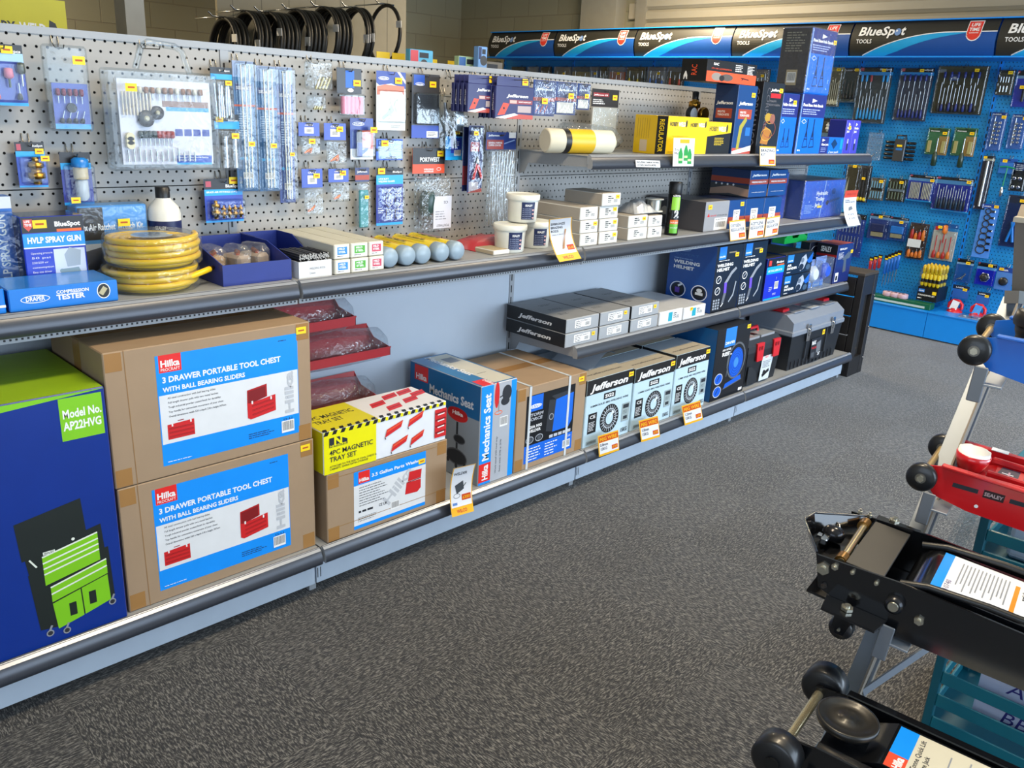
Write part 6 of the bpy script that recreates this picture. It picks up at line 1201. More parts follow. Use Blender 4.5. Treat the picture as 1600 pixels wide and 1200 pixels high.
# 9 crumpled bags of collets
for i,(tl,br,l) in enumerate((((472,92),(513,143),'larger bag'),((475,146),(503,173),'smaller bag below'))):
    pack('g','collet_bag','crumpled clear bag of brass collets, '+l,tl,br,.04,Fill(None,lambda t,w,h:[rod(t,'collet',w*(.4+.13*k),h*.06,h*(.3 if i else .5),.004,M('#b5a878',.3,.8),None,0,-.014,False,.5) for k in range(4)]),clear=.035,cm=BAG,nocard=True,hk=i == 0,lab='crumpled bag of collets')
# 10 pink ceramic nozzles
def body(t,w,h): [rod(t,'ceramic_nozzle',w*(.16+.17*k),h*.06,h*.42,.0095,PINK,None,0,-.014) for k in range(5)]
def art(b,w,h): b.rect(w*.35,h*.6,w*.7,h*.95,M('#1d63d0',.4)); b.ell(w*.55,h*.55,w*.12,h*.04,WHITE)
pack('g','nozzle_pack','clear pouch of pink ceramic nozzles with black and blue header',(526,105),(565,183),.045,Fill(art,body),base='#17171b',cardz=(.48,1),clear=.03,cz=(0,.5),st=((.65,.64),),lab='pouch of pink nozzles')
# 11 small blue header packs
def sm(n,mt=COPPER,dv=.3):
    def body(t,w,h): [rod(t,'contact_tip',w*(.2+.09*k),h*(.10+.012*(k%3)),h*(.10+dv*.55),.003,mt,None,0,-.008,False,1.6-.4*k) for k in range(n)]
    return body
def art(b,w,h): b.rect(w*.28,h*.68,w*.72,h*.86,WHITE); b.barcode(w*.34,h*.69,w*.3,h*.13); bt(b,w,h,.3,.9,'CRAFT',.04,.4)
for i,(tl,br,n,l) in enumerate((((466,191),(500,244),4,'upper left'),((506,192),(541,258),5,'upper right'),((471,264),(505,336),3,'lower left'),((513,264),(545,315),3,'lower right'))):
    pack('g','contact_tip_pack','small clear bag of copper welding tips with blue header, '+l+' of four',tl,br,.035,Fill(art,sm(n)),base='#2f4fb4',cardz=(.60,1),clear=.014,cz=(0,.62),cm=BAG,st=((.55,.80) if i else (.35,.38),),group='small bags of copper tips',lab=l+' bag of copper tips')
# 12 gas torch card
def art(b,w,h): b.rect(0,0,w,h*.26,M('#dfe2e8',.35)); b.poly([(w*.35,h*.70),(w,h*.72),(w,h*.25),(w*.5,h*.3)],M('#d8542a',.4)); b.ringp(w*.35,h*.86,w*.26,h*.05,.002,WHITE); bt(b,w,h,.16,.84,'DRAPER',.045,.38); b.poly([(w*.4,h*.2),(w*.8,h*.3),(w*.75,h*.22),(w*.5,h*.1)],M('#2a4fa8',.4))
def body(t,w,h): b = B(); b.lathe([(.008,0),(.009,.004),(.009,.045)],(w*.32,-.012,h*.08),(0,0,1),M('#2346a4',.35),14); b.build('tool_body',t); b = B(); b.lathe([(.0085,0),(.0085,.035),(.005,.04)],(w*.32,-.012,h*.08+.046),(0,0,1),M('#2c2c30',.3),14); b.build('tool_head',t)
pack('g','lighter_pack','white and blue card with a small blue gas torch',(547,184),(583,249),.035,Fill(art,body),base='#2a4498',clear=.024,cz=(.04,.74),st=((.68,.66),),lab='gas torch card')
# 13, 14 lens cards
def art(b,w,h): b.poly([(0,h*.80),(0,h),(w,h),(w,h*.72),(w*.5,h*.80),(w*.1,h*.76)],M('#2a4498',.35)); b.poly([(w*.70,h),(w*.80,h),(w,h*.86),(w,h*.80)],M('#d8d0d8',.4)); b.ringp(w*.25,h*.88,w*.18,h*.03,.002,WHITE); bt(b,w,h,.13,.865,'DRAPER',.025,.25); b.poly([(w*.02,h*.74),(w*.3,h*.78),(w*.95,h*.76),(w*.95,h*.62),(w*.02,h*.60)],M('#d87a60',.4)); b.rect(w*.12,h*.16,w*.86,h*.66,M('#bcc8b8',.3)); b.line(w*.2,h*.2,w*.6,h*.36,.012,M('#7f9278',.3)); b.poly([(w*.35,h*.30),(w*.5,h*.46),(w*.62,h*.34),(w*.45,h*.24)],M('#93a68c',.3)); b.bars(w*.5,h*.08,w*.35,3,h*.02,INK,3,h=.3)
pack('g','lens_pack','white card with blue and red top showing clear welding lenses',(588,110),(633,204),.035,Fill(art),base='#d8dcdc',clear=.012,cz=(.12,.70),st=((.62,.80),),lab='clear lens card')
def body(t,w,h): b = B(); b.box(w*.12,-.014,h*.22,w*.86,-.004,h*.70,M('#3c4046',.15,coat=.4),.002); b.build('dark_lens',t)
def art(b,w,h): b.rect(w*.06,h*.82,w*.45,h*.98,M('#2450b0',.35)); b.ringp(w*.28,h*.84,w*.16,h*.025,.0015,WHITE); bt(b,w,h,.16,.825,'DRAPER',.022,.24); b.rect(w*.55,h*.01,w*.97,h*.11,WHITE); b.bars(w*.6,h*.08,w*.3,3,h*.02,INK,3,h=.4)
pack('g','lens_pack','black and blue card with one large dark welding lens',(644,114),(685,216),.035,Fill(art,body),((0,.20,'#2346b0'),),base='#3a3a3e',clear=.018,cz=(.2,.72),st=((.62,.80),),lab='dark lens card')
# 15 small blue pack
pack('g','accessory_pack','small square blue pack between the lens cards and the goggle pack',(588,217),(629,250),.03,Fill(lambda b,w,h:(b.rect(0,h*.42,w,h*.55,BLACK),b.bars(w*.3,h*.8,w*.5,1,h*.1,YEL,2,h=.4),b.poly([(w*.3,h*.05),(w*.8,h*.02),(w*.7,h*.2),(w*.4,h*.16)],M('#2c3440',.3)))),base='#2a5ed0',clear=.008,st=((.12,.66),),lab='small square blue pack')
# 16 goggles
def art(b,w,h): b.rect(0,h*.70,w,h*.81,M('#e0502a',.4)); bt(b,w,h,.22,.84,'PORTWEST',.05,.62); bt(b,w,h,.35,.74,'WELDING\nGOGGLES',.018,.3); b.ringp(w*.82,h*.75,w*.07,h*.02,.0015,WHITE)
def body(t,w,h):
    b = B(); b.lathe([(.02,-.04),(.028,-.02),(.03,.03),(.022,.05)],(w*.36,-.02,h*.33),(.1,0,1),M('#27413f',.3),18); b.build('goggles',t)
    b = B(); b.box(w*.42,-.047,h*.05,w*.99,-.046,h*.44,M('#c9cbd6',.4)); b.face((0,-.047,0),(1,0,0),(0,0,1)); b.text('PORTWEST',w*.92,h*.10,h*.03,INK,w=w*.4,rot=math.pi); b.text('CE',w*.88,h*.38,h*.03,INK,w=w*.14,rot=math.pi); b.bars(w*.48,h*.25,w*.4,4,h*.03,M('#7d808c',.4),2,h=.3); b.build('instruction_leaflet',t)
pack('g','goggle_pack','bagged dark green goggles with black and orange header and white leaflet',(645,231),(692,359),.03,Fill(art,body),((.81,1,KB),),base='#e0502a',cardz=(.70,1),clear=.045,cz=(0,.68),cm=BAG,st=((.75,.90),),lab='goggle pack')
# 18 teal strip, 19 clamp card
def body(t,w,h): b = B(); b.box(w*.15,-.014,h*.02,w*.8,-.004,h*.64,M('#0f8f9a',.35),.003); b.build('wire_brush',t)
pack('g','brush_pack','narrow clear pack with a teal strip below a navy header',(555,262),(577,356),.03,Fill(lambda b,w,h:(b.rect(0,h*.80,w,h*.88,JR),bt(b,w,h,.15,.92,'Jefferson',.03,.7)),body),base='#1c2c66',cardz=(.77,1),clear=.02,cz=(0,.78),cm=BAG,st=((.4,.50),),lab='narrow teal pack')
def body(t,w,h):
    for i,(u,v,l) in enumerate(((.40,.36,0),(.74,.36,0),(.40,.08,0),(.74,.08,0))):
        b = B(); c_ = M('#c9ccd2',.2,1); x,z = w*u,h*v; s_ = w*.13; b.tube([(x-s_*.7,-.01,z+s_*2.6),(x-s_*.7,-.01,z+s_*.6),(x+s_*.9,-.01,z+s_*.6),(x+s_*.9,-.01,z+s_*2.6),(x-s_*.7,-.01,z+s_*2.6)],.0018,c_,6); b.tube([(x,-.01,z+s_*.2),(x,-.01,z+s_*3.2)],.0016,c_,6); b.tube([(x-s_,-.01,z+s_*4),(x,-.01,z+s_*3.1),(x+s_,-.01,z+s_*4)],.002,c_,6); b.build('clamp',t)
pack('g','clamp_pack','blue card with four small chrome butt welding clamps',(588,263),(629,350),.03,Fill(lambda b,w,h:(bt(b,w,h,.6,.92,'BlueSpot',.03,.35),bt(b,w,h,.08,.80,'4 PCE BUTT\nWELDING CLAMPS',.03,.6),b.bars(w*.06,h*.3,w*.25,3,h*.04,WHITE,2,h=.3)),body),((.88,1,KB),(.72,.88,CB_),(0,.045,CB_)),'#22329c',clear=.02,cz=(.05,.70),st=((.05,.90),),lab='clamp card')
# 20 clear pack with bent arm and blue card
def body(t,w,h): b = B(); b.tube([(w*.15,-.02,h*.85),(w*.2,-.02,h*.55),(w*.5,-.02,h*.35),(w*.6,-.02,h*.05)],.006,M('#8d9096',.3,.7),8); b.build('bent_arm',t); b = B(); b.box(w*.6,-.02,h*.35,w*.9,-.008,h*.9,M('#9aa0a6',.2,.5),.003); b.build('bracket',t)
pack('g','nozzle_clamshell','clear clamshell with a bent grey arm, left of the clamp kit cards',(684,146),(722,235),.05,Fill(None,body),clear=.035,nocard=True,lab='clamshell with bent arm')
pack('g','accessory_pack','small bright blue card with a barcode below the bent arm clamshell',(697,206),(722,250),.055,Fill(lambda b,w,h:(b.rect(0,h*.85,w,h,BLACK),b.rect(0,0,w,h*.12,M(CB_,.4)),b.rect(w*.3,h*.25,w*.95,h*.8,M('#1d3fb4',.4)),b.barcode(w*.5,h*.16,w*.4,h*.2),b.bars(w*.4,h*.7,w*.4,5,h*.06,WHITE,2,h=.4))),base='#2f8fd8',clear=.0,st=((.5,.92),),lab='small blue barcode card')
# 21 clamp kit cards on long hooks
def jart(big):
    def art(b,w,h):
        jeff(b,w*.30,h*.52 if big else h*.58,h*.07,w*.55); b.rect(w*.35,h*.36,w*.97,h*.46,M('#8a3a44',.4)); b.rect(w*.37,h*.375,w*.55,h*.45,M('#c9a8a0',.4)); bt(b,w,h,.60,.40,'MAGNETIC WELDING CLAMP',.028,.33)
        b.poly([(w*.06,h*.08),(w*.24,h*.10),(w*.36,h*.36),(w*.2,h*.38)],M('#e0442a',.4)); b.ell(w*.22,h*.25,w*.03,h*.03,INK,8); b.rect(w*.58,h*.16,w*.94,h*.32,M('#a89a9c',.4)); b.poly([(0,0),(w,0),(w,h*.10),(w*.6,h*.12),(w*.3,h*.02)],M('#b34a40',.4)); b.poly([(0,h*.02),(w*.25,0),(w*.6,h*.10),(w*.5,h*.14)],WHITE)
    return art
CLP = []
for i,(tl,br,l,ys_) in enumerate((((732,116),(778,177),'left',2.30),((776,118),(832,187),'right',2.27))):
    n = 4
    for k in range(n):
        off = YP-ys_-.022*k; loc = at(*tl,'y',ys_); l2 = at(*br,'y',ys_); w, h = l2.x-loc.x, loc.z-l2.z
        t = thing('clamp_kit_card','navy clamp kit card with a red clamp picture, '+l+' hook, '+('front','second','third','rearmost')[k]+' card','card',(loc.x-.0*k,ys_+.024*k,l2.z),0,'navy clamp kit cards')
        b = B(); b.box(0,0,0,w,.016,h*.78,M('#23285e',.35),.002); b.box(w*.05,.007,h*.78,w*.90,.009,h,M('#2c3166',.35)); LF(b,.016); b.text('Jefferson',.005,h*.2,.006,WHITE,rot=math.pi/2,w=h*.4) ; F(b)
        if k == 0: b.fr = (Vector((0,0,0)),Vector((1,0,0)),Vector((0,0,1)),Vector((0,-1,0))); jart(i)(b,w,h)
        b.build('card_box',t)
        if k == 0: sticker(t,(0,.006,h*.82),(1,0,0),(0,0,1),w*.7,0,.03,.022)
    loc = at(*tl,'y',ys_); hook('g',Vector((loc.x,ys_,l2.z)),0,w,h,YP-ys_,'the navy clamp kit cards on the '+l,YP-ys_+.06)
def pouch(art2):
    def art(b,w,h): jeff(b,w*.15,h*.72,h*.07,w*.7); b.rect(0,h*.42,w,h*.52,M('#a83a34',.4)); art2(b,w,h)
    return art
for i,(tl,br,l,st_) in enumerate((((834,124),(865,182),'left of three',(.3,.34)),((869,127),(898,180),'middle of three',(.5,.5)),((903,130),(920,172),'right of three',(.4,.45)))):
    pack('g','consumable_pouch','shiny navy foil pouch of welding consumables, '+l,tl,br,.20,Fill(pouch(lambda b,w,h: (b.rect(w*.1,h*.05,w*.9,h*.38,M('#46508a' if i == 0 else '#c9c6c0',.4)), [b.line(w*(.15+.2*k),h*.1,w*(.28+.2*k),h*.3,.004,COPPER if i == 0 else WHITE) for k in range(3)]))),base='#1c3576',clear=.012,cm=WRAP,st=(st_,),group='foil pouches of welding consumables',lab='navy foil pouch, '+l)
def body(t,w,h): b = B(); b.box(0,-.010,0,w*.9,-.004,h*.60,M('#b5b5b0',.25)); b.build('clear_sheets',t)
pack('g','cover_lens_pack','clear cover sheets hanging from a small black header card, left of the regulator carton',(926,138),(962,212),.10,Fill(lambda b,w,h:(b.rect(w*.05,h*.84,w*.62,h*.92,M('#8a1c24',.4)),bt(b,w,h,.08,.86,'Jefferson CS',.03,.5),b.bars(w*.05,h*.76,w*.5,3,h*.04,WHITE,2,h=.4)),body),base='#1a1416',cardz=(.62,1),clear=.012,cz=(0,.62),cm=BAG,st=((.75,.78),),lab='clear cover sheets')
# 22 plier card, wire bag
def body(t,w,h):
    b = B(); b.tube([(w*.3,-.008,h*.20),(w*.5,-.008,h*.40),(w*.52,-.008,h*.48)],.005,RED,8); b.build('plier_handle',t); b = B(); b.tube([(w*.85,-.008,h*.22),(w*.62,-.008,h*.40),(w*.56,-.008,h*.48)],.005,RED,8); b.build('plier_handle',t); b = B(); b.lathe([(.006,0),(.009,.012),(.003,.03)],(w*.55,-.008,h*.42),(0,0,1),STEEL,10); b.build('plier_jaws',t)
def art(b,w,h): b.rect(w*.15,h*.62,w*.75,h*.76,M('#a8323a',.4)); bt(b,w,h,.22,.70,'MIG\nWELDING\nPLIER',.03,.45); b.rect(w*.1,0,w*.75,h*.16,M('#a8a3ac',.4)); b.poly([(0,0),(w,0),(w,h*.06)],M('#b34a40',.4))
for k in range(2): pack('g','plier_card','tall navy card with red handled welding pliers'+(', front one' if k == 0 else ', mostly hidden behind the front one'),(733-8*k,196+2*k),(752-8*k,300-2*k),.12-.03*k,Fill(art,body) if k == 0 else None,((.1,.4,'#9a3a44'),) if k else (),base='#1f2b66',clear=.014 if k == 0 else .001,st=((.15,.86),) if k == 0 else (),hk=k == 0,lab='plier cards')
def body(t,w,h):
    rr = random.Random(6)
    for k in range(9): b = B(); b.tube([(w*(.1+.09*k+.03*rr.random()),-.012-.006*rr.random(),h*.80),(w*(.12+.08*k),-.012,h*.4),(w*(.1+.09*k+.05*rr.random()),-.012,h*.02)],.0022,M('#c4c6c8',.2,.8),5); b.build('filler_wire',t)
pack('g','filler_wire_pack','long clear bag of thin steel wires with navy and red header',(760,206),(800,350),.08,Fill(lambda b,w,h:(b.rect(w*.03,h*.82,w*.58,h*.92,M('#a8443e',.4)),bt(b,w,h,.08,.88,'GENERAL PURPOSE\nCOPPER COATED',.018,.45),bt(b,w,h,.08,.955,'Jefferson',.02,.35),b.rect(w*.75,h*.94,w*.98,h*1.0,WHITE),b.line(w*.6,h*.88,w*.95,h*.92,.004,M('#8fa8d8',.4))),body),base='#1f3a80',cardz=(.81,1),clear=.022,cz=(0,.83),cm=BAG,st=(),lab='long bag of steel wires')
# ------------------------------------------------------------ packs on the blue wall
def drivers(n, h1, h2, v0=.06, v1=.85, steel=STEEL, hf=.35, r=.006, u0=.1, u1=.9, extra=0):
    def body(t,w,h):
        for i in range(n):
            u = u0+(u1-u0)*(i+.5)/n; rod(t,'screwdriver',w*u,h*(v0+.012*(i%2)),h*(v1-.12*((i*5)%3)/2),min(r,w*(u1-u0)/n*.3),steel,h1 if i%2 == 0 else h2,hf,-.014)
        for i in range(extra): u = u0+(u1-u0)*(i+.5)/max(extra,1); rod(t,'screwdriver',w*u,h*.62,h*.88,min(r,.006),steel,h2,.5,-.016,True)
    return body
def bpk(name, what, tl, br, base, bands=(), art=None, body=None, off=.05, **k):
    k.setdefault('clear',.024); k.setdefault('lab',k.pop('l',what))
    return pack('b',name,what,tl,br,off,Fill(art,body),bands,base,**k)
BSB = ((.92,1,KB),(.86,.92,CB_))
LB1 = M('#2f9ad8',.35); NB = M('#24357f',.3); BK = M('#1e1f24',.35); YH2 = M('#e8c820',.35)
bs = lambda b,w,h: (b.rect(w*.03,h*.935,w*.12,h*.99,M('#b8485a',.4)),bt(b,w,h,.6,.95,'BlueSpot',.03,.35))
bpk('hex_key_pack','clear clamshell of cream hex keys, first on the upper row of the blue wall',(1297,105),(1310,167),'#6a6450',((.9,1,'#b0a060'),),None,drivers(6,M('#d8cfae',.3),M('#d8cfae',.3),.05,.72,M('#d8cfae',.3),.2,.005),st=((.6,.9),),l='clamshell of cream hex keys')
bpk('hex_key_pack','black-green card of dark hex keys, second on the upper row',(1320,106),(1338,161),'#243c44',((.88,1,KB),),lambda b,w,h: bt(b,w,h,.1,.91,'LASER',.04,.4),drivers(4,BK,BK,.1,.68,M('#3a2f28',.3),.3,.006),st=((.7,.9),),l='card of dark hex keys')
def b1(t,w,h): drivers(8,LB1,LB1,.07,.60,STEEL,.38)(t,w,h); [rod(t,'short_screwdriver',w*u,h*.62,h*.86,.006,STEEL,m_,.5,-.018,True) for u,m_ in ((.14,LB1),(.28,LB1),(.42,M('#a83a3a',.4)),(.78,LB1),(.90,LB1))]
bpk('screwdriver_set','large pack of screwdrivers with pale blue handles',(1345,105),(1381,194),'#3f4a52',BSB,bs,b1,st=((.72,.92),),clear=.03)
bpk('screwdriver_set','large pack of navy-handled screwdrivers, middle of the upper row',(1409,106),(1445,190),'#3a4258',BSB,bs,drivers(7,NB,NB,.05,.62,STEEL,.3,.006,extra=5),st=((.62,.92),),clear=.03)
bpk('screwdriver_set','widest pack of black and blue screwdrivers, left of the panel joint',(1468,103),(1532,180),'#3d3a2a',((.93,1,'#55523c'),),lambda b,w,h:(b.rect(w*.03,h*.86,w*.16,h*.93,GREY),b.rect(w*.25,h*.70,w*.45,h*.83,M('#2c4a80',.4)),bt(b,w,h,.28,.73,'39 PIECE',.05,.14)),drivers(11,BK,NB,.04,.66,STEEL,.3,.007,extra=6),st=((.75,.88),),clear=.035)
bpk('bit_set_pack','small black pack of short bits at the panel joint, upper row',(1563,109),(1580,149),'#4a4638',((.88,1,'#26262a'),),None,lambda t,w,h:[rod(t,'bit',w*(.2+.16*k),h*.5,h*.72,.004,STEEL,None,0,-.012) for k in range(4)]+[rod(t,'bit',w*(.25+.2*k),h*.12,h*.36,.006,STEEL,None,0,-.012) for k in range(3)],st=((.6,.82),))
bpk('bit_set_pack','violet-blue pack cut by the right edge of the photo, upper row',(1591,110),(1612,168),'#2a36a8',((.86,1,KB),(.78,.86,'#8fb0c8')),bs,lambda t,w,h: rod(t,'holder',w*.5,h*.15,h*.6,.01,BK,None,0,-.014),st=((.3,.5),))
def sock(t,w,h):
    for j in range(6):
        for i in range(2): b = B(); b.lathe([(.009,0),(.009,.012),(.006,.0121),(.006,.004)],(w*(.38+.28*i),-.006,h*(.20+.105*j)),(0,-1,0),CHROME if i else STEEL,12); b.build('socket',t)
    b = B(); b.box(w*.24,-.007,h*.1,w*.30,-.004,h*.9,CHROME,.001); b.build('rail',t)
for tl,br,l in (((1551,175),(1563,236),'left'),((1583,178),(1597,234),'right')):
    bpk('socket_rail_pack','blue card with a chrome rail of sockets, '+l+' of two right of the panel joint',tl,br,'#3f68b4',((.9,1,'#1f3f86'),),lambda b,w,h: bt(b,w,h,.1,.93,'LASER',.035,.5),sock,st=((.7,.84),),l=l+' socket rail')
def grn(t,w,h):
    rod(t,'ratchet_handle',w*.55,-h*.42,h*.62,.013,STEEL,M('#23382c',.3),.52,-.02)
    for k in range(2): b = B(); b.box(w*(.10+.62*k),-.016,h*.08,w*(.26+.62*k),-.003,h*.52,M('#b0a468',.35),.002); b.build('bit_strip',t)
for tl,br,l in (((1452,199),(1478,243),'left'),((1493,199),(1520,245),'right')):
    bpk('ratchet_driver_pack','green and tan card with a dark ratchet handle hanging below, '+l+' of two',tl,br,'#3f7a52',((.84,.96,'#234f30'),),lambda b,w,h:(b.rect(w*.55,0,w,h*.70,M('#b08a4a',.4)),bt(b,w,h,.12,.86,'Kamasa',.05,.4)),grn,st=((.72,.76),),clear=.024,l=l+' ratchet driver pack')
def rack(t,w,h):
    b = B(); b.tube([(w*.36,-.03,h*.95),(w*.36,-.03,h*1.16),(w*.64,-.03,h*1.16),(w*.64,-.03,h*.95)],.006,BK,8); b.build('carry_handle',t)
    b = B(); b.box(w*.33,-.045,h*.0,w*.67,-.01,h*1.0,M('#3a3d40',.3),.004); b.face((0,-.045,0),(1,0,0),(0,0,1)); b.rect(w*.4,h*.5,w*.6,h*.6,M('#2a6fb8',.4)); b.rect(w*.42,h*.66,w*.58,h*.75,YEL); b.build('centre_spine',t)
    for k in range(5):
        for s_ in (0,1): b = B(); b.lathe([(.008,0),(.011,.004),(.011,w*.24),(.008,w*.27)],(w*(.03 if s_ == 0 else .69),-.022,h*(.12+.18*k)),(1,0,0),M('#26282c',.25,.3),12); b.build('impact_socket',t)
bpk('socket_carrier','black socket carrier with carry handle, mid blue wall',(1386,216),(1430,254),KB,body=rack,nocard=True,clear=0,cz=(0,1))
bpk('fitting_bag','clear pack of bluish small parts beside the slim violet cartons',(1360,206),(1376,252),'#3f66a0',body=sm(3,STEEL),nocard=True,cm=BAG,clear=.03,l='clear pack of small parts')
bpk('hose_clip_pack','dark card with a pale round part behind the scissor jack carton',(1284,184),(1308,232),'#3a382e',((.9,1,KB),),lambda b,w,h: b.rect(0,h*.3,w*.5,h*.5,M('#5f7f9a',.4)),lambda t,w,h: fitting(t,w*.4,h*.55,h*.85,.016,M('#c8c4b4',.3)),st=((.7,.88),))
bpk('spanner_pack','navy card with one slim silver spanner behind the violet cartons',(1313,185),(1338,232),'#1d2f86',(),None,lambda t,w,h: rod(t,'spanner',w*.42,h*.2,h*.9,.006,CHROME,None,0,-.01))
bpk('chisel_pack','black card with a cream blade, just under the top shelf end',(1325,257),(1338,305),'#3c382a',((.93,1,'#8a7a30'),),lambda b,w,h: b.poly([(w*.05,0),(w*.25,0),(w*.25,h*.6)],M('#c8c0a8',.4)),st=((.5,.92),))
bpk('driver_pack','black card of yellow-ended nut drivers beside the hanging ticket',(1346,258),(1354,317),'#20242c',((.93,1,'#44464a'),),None,drivers(3,YH2,YH2,.04,.92,M('#2a2c30',.3),.12,.008,extra=0),st=((.35,.62),))
def bits(c1):
    def body(t,w,h):
        for j in range(2):
            for i in range(5): rod(t,'bit',w*(.16+.17*i),h*(.10+.46*j),h*(.40+.46*j),.0055,c1,None,0,-.014)
    return body
bpk('bit_case','grey open bit case with blue inner blocks, lower left of the socket carrier',(1362,277),(1379,314),'#6a665c',(),lambda b,w,h: b.rect(w*.1,h*.44,w*.9,h*.56,BLACK),bits(M('#6fa0b8',.3)),st=((.65,.8),),l='grey bit case with blue blocks')
bpk('bit_case','olive and black bit case right of the grey bit case',(1390,278),(1412,316),'#33352f',(),lambda b,w,h: b.rect(w*.1,h*.44,w*.9,h*.54,M('#8a9aa8',.3)),bits(M('#5f6a54',.3)),st=((.65,.8),))
def nutd(t,w,h): [rod(t,'drill_bit',w*(.14+.058*k+(.06 if k > 6 else 0)),h*(.10+.02*(k%2)),h*.72,.0035,M('#b3aa92',.3,.6),None,0,-.012) for k in range(13)]
bpk('drill_set_pack','royal blue pack of drill bits in two blocks, centre of the blue wall',(1422,272),(1455,317),'#1d3fb0',((.88,1,KB),(.78,.88,'#5f9ad0'),(0,.05,CB_)),bs,nutd,st=((.85,.78),),l='royal blue pack of drill bits')
bpk('file_set_pack','wide blue pack of twelve slim black files',(1464,275),(1512,334),'#1c2f9c',((.91,1,KB),(.80,.91,'#4f90c8'),(0,.04,CB_)),bs,lambda t,w,h:(rod(t,'cross_bar',w*.5,h*.5,h*.51,.002,STEEL),drivers(12,M('#25405f',.3),M('#1d2430',.3),.06,.76,M('#c8c4b8',.25,.8),.5,.006)(t,w,h)),st=((.84,.86),))
bpk('blade_pack','tall dark tube pack with a bright steel blade beside the panel joint',(1538,243),(1533,328),'#2b2a38',((.95,1,'#2a2a2e'),(.91,.95,'#b8b4a0')),None,lambda t,w,h: rod(t,'steel_blade',w*.5,h*.06,h*.9,.010,M('#d2d4d6',.2,.9),None,0,-.014),st=((.1,.95),)) if 0 else None
def tallpk():
    a_ = at(1538,243,'x',XB-.05); c_ = at(1556,244,'x',XB-.05); e_ = at(1521,326,'x',XB-.05); w = a_.y-c_.y; h = a_.z-e_.z
    return (Vector((XB-.05,a_.y,e_.z)),-math.pi/2,w,h)
_pl = place; place = lambda *a: tallpk()
bpk('blade_pack','tall dark tube pack with a bright steel blade beside the panel joint',(0,0),(0,0),'#2b2a38',((.95,1,'#2a2a2e'),(.91,.95,'#b8b4a0')),None,lambda t,w,h: rod(t,'steel_blade',w*.5,h*.06,h*.9,.010,M('#d2d4d6',.2,.9),None,0,-.014),st=((.1,.95),),l='tall dark blade pack')
place = _pl
def tee(t,w,h):
    b = B(); b.tube([(w*.1,-.02,h*.78),(w*.5,-.02,h*.80),(w*1.0,-.02,h*.76)],.005,M('#128a5a',.3),8); b.tube([(w*.55,-.02,h*.78),(w*.5,-.02,h*.30)],.004,M('#128a5a',.3),8); b.build('tee_handle',t)
    b = B(); b.lathe([(.004,0),(.012,.01),(.012,.05),(.004,.07)],(w*.5,-.02,h*.02),(0,0,1),CHROME,12); b.build('chrome_head',t)
bpk('grease_tool_pack','blue header card with a green T handle and chrome head',(1564,247),(1577,310),'#2f6fc0',((.9,1,'#1d4fa0'),),None,tee,cardz=(.62,1),clear=0,st=((.15,.90),))
def four(t,w,h):
    for j in range(2):
        for i in range(2): b = B(); b.lathe([(.012,0),(.012,.02),(.007,.021)],(w*(.3+.35*i),-.008,h*(.15+.3*j)),(0,-1,0),CHROME,12); b.build('socket',t)
bpk('socket_pack','black card with four chrome sockets at the right photo edge',(1585,253),(1599,300),'#24231f',((.72,1,'#1b2f6a'),),lambda b,w,h: b.bars(w*.2,h*.9,w*.6,4,h*.06,WHITE,3,h=.4),four)
bpk('hex_key_pack','blue pack of rows of small keys, left end of the fourth row behind the ticket',(1313,331),(1343,403),'#1f3f9c',((.88,1,KB),),None,lambda t,w,h: [rod(t,'key',w*(.12+.12*k),h*(.2+.36*j),h*(.48+.36*j),.003,STEEL,None,0,-.012) for k in range(7) for j in range(2)],st=((.3,.9),),l='blue pack of small keys')
def brush(c_):
    def body(t,w,h): b = B(); b.box(w*.15,-.024,h*.30,w*.85,-.004,h*.62,M(c_,.35),.006); b.build('block',t); b = B(); b.box(w*.2,-.022,h*.12,w*.8,-.006,h*.29,M('#8a8468',.7),.002); b.build('bristles',t)
    return body
bpk('wire_brush_pack','navy pack with a dark wire brush block, fourth row',(1361,333),(1385,376),'#23408c',((.90,1,KB),(.80,.90,'#6f9ac8')),bs,brush('#1c2a5a'),st=((.5,.86),),clear=.03)
bpk('sanding_block_pack','blue pack with a bright blue block, right of the wire brush pack',(1392,338),(1414,378),'#1a4f9c',((.90,1,KB),(.80,.90,'#6f9ac8')),bs,brush('#1f72c8'),st=((.6,.76),),clear=.03,l='sanding block pack')
RH = M('#b8302a',.35); OH = M('#e07a2a',.35)
def plr(t,w,h):
    drivers(4,OH,OH,.05,.36,STEEL,.7,.010)(t,w,h); drivers(4,RH,OH,.52,.90,STEEL,.8,.012)(t,w,h)
    b = B(); b.box(w*.08,-.030,h*.34,w*.78,-.0285,h*.56,WHITE); b.build('paper_label',t)
bpk('insulated_plier_pack','clear pack of red and orange insulated pliers with a white label',(1424,347),(1442,407),'#4a3a34',(),None,plr,clear=.04)
bpk('insulated_screwdriver_pack','domed blue-topped pack of red insulated screwdrivers',(1462,347),(1487,409),'#c8c4bc',((.88,1,'#1a5fa8'),(.80,.88,'#2f86c8')),lambda b,w,h: b.rect(w*.04,h*.80,w*.2,h*.9,RED),lambda t,w,h:(drivers(4,RH,OH,.04,.66,RH,.34,.009)(t,w,h),rod(t,'screwdriver',w*.5,h*.48,h*.96,.012,RH,OH,.5,-.02,True)),st=((.22,.86),),clear=.035)
def rings(t,w,h):
    for k in range(7): b = B(); r = .018+.0022*(6-k); b.tube([(w*.45+r*math.cos(a_*.449),-.008,h*(.08+.125*k)+r+r*math.sin(a_*.449)) for a_ in range(14)],.004,BK,6,closed=True); b.box(w*.45+r,-.012,h*(.08+.125*k)+r-.008,w*.45+r+.03,-.004,h*(.08+.125*k)+r+.008,CHROME,.002); b.build('ring_tool',t)
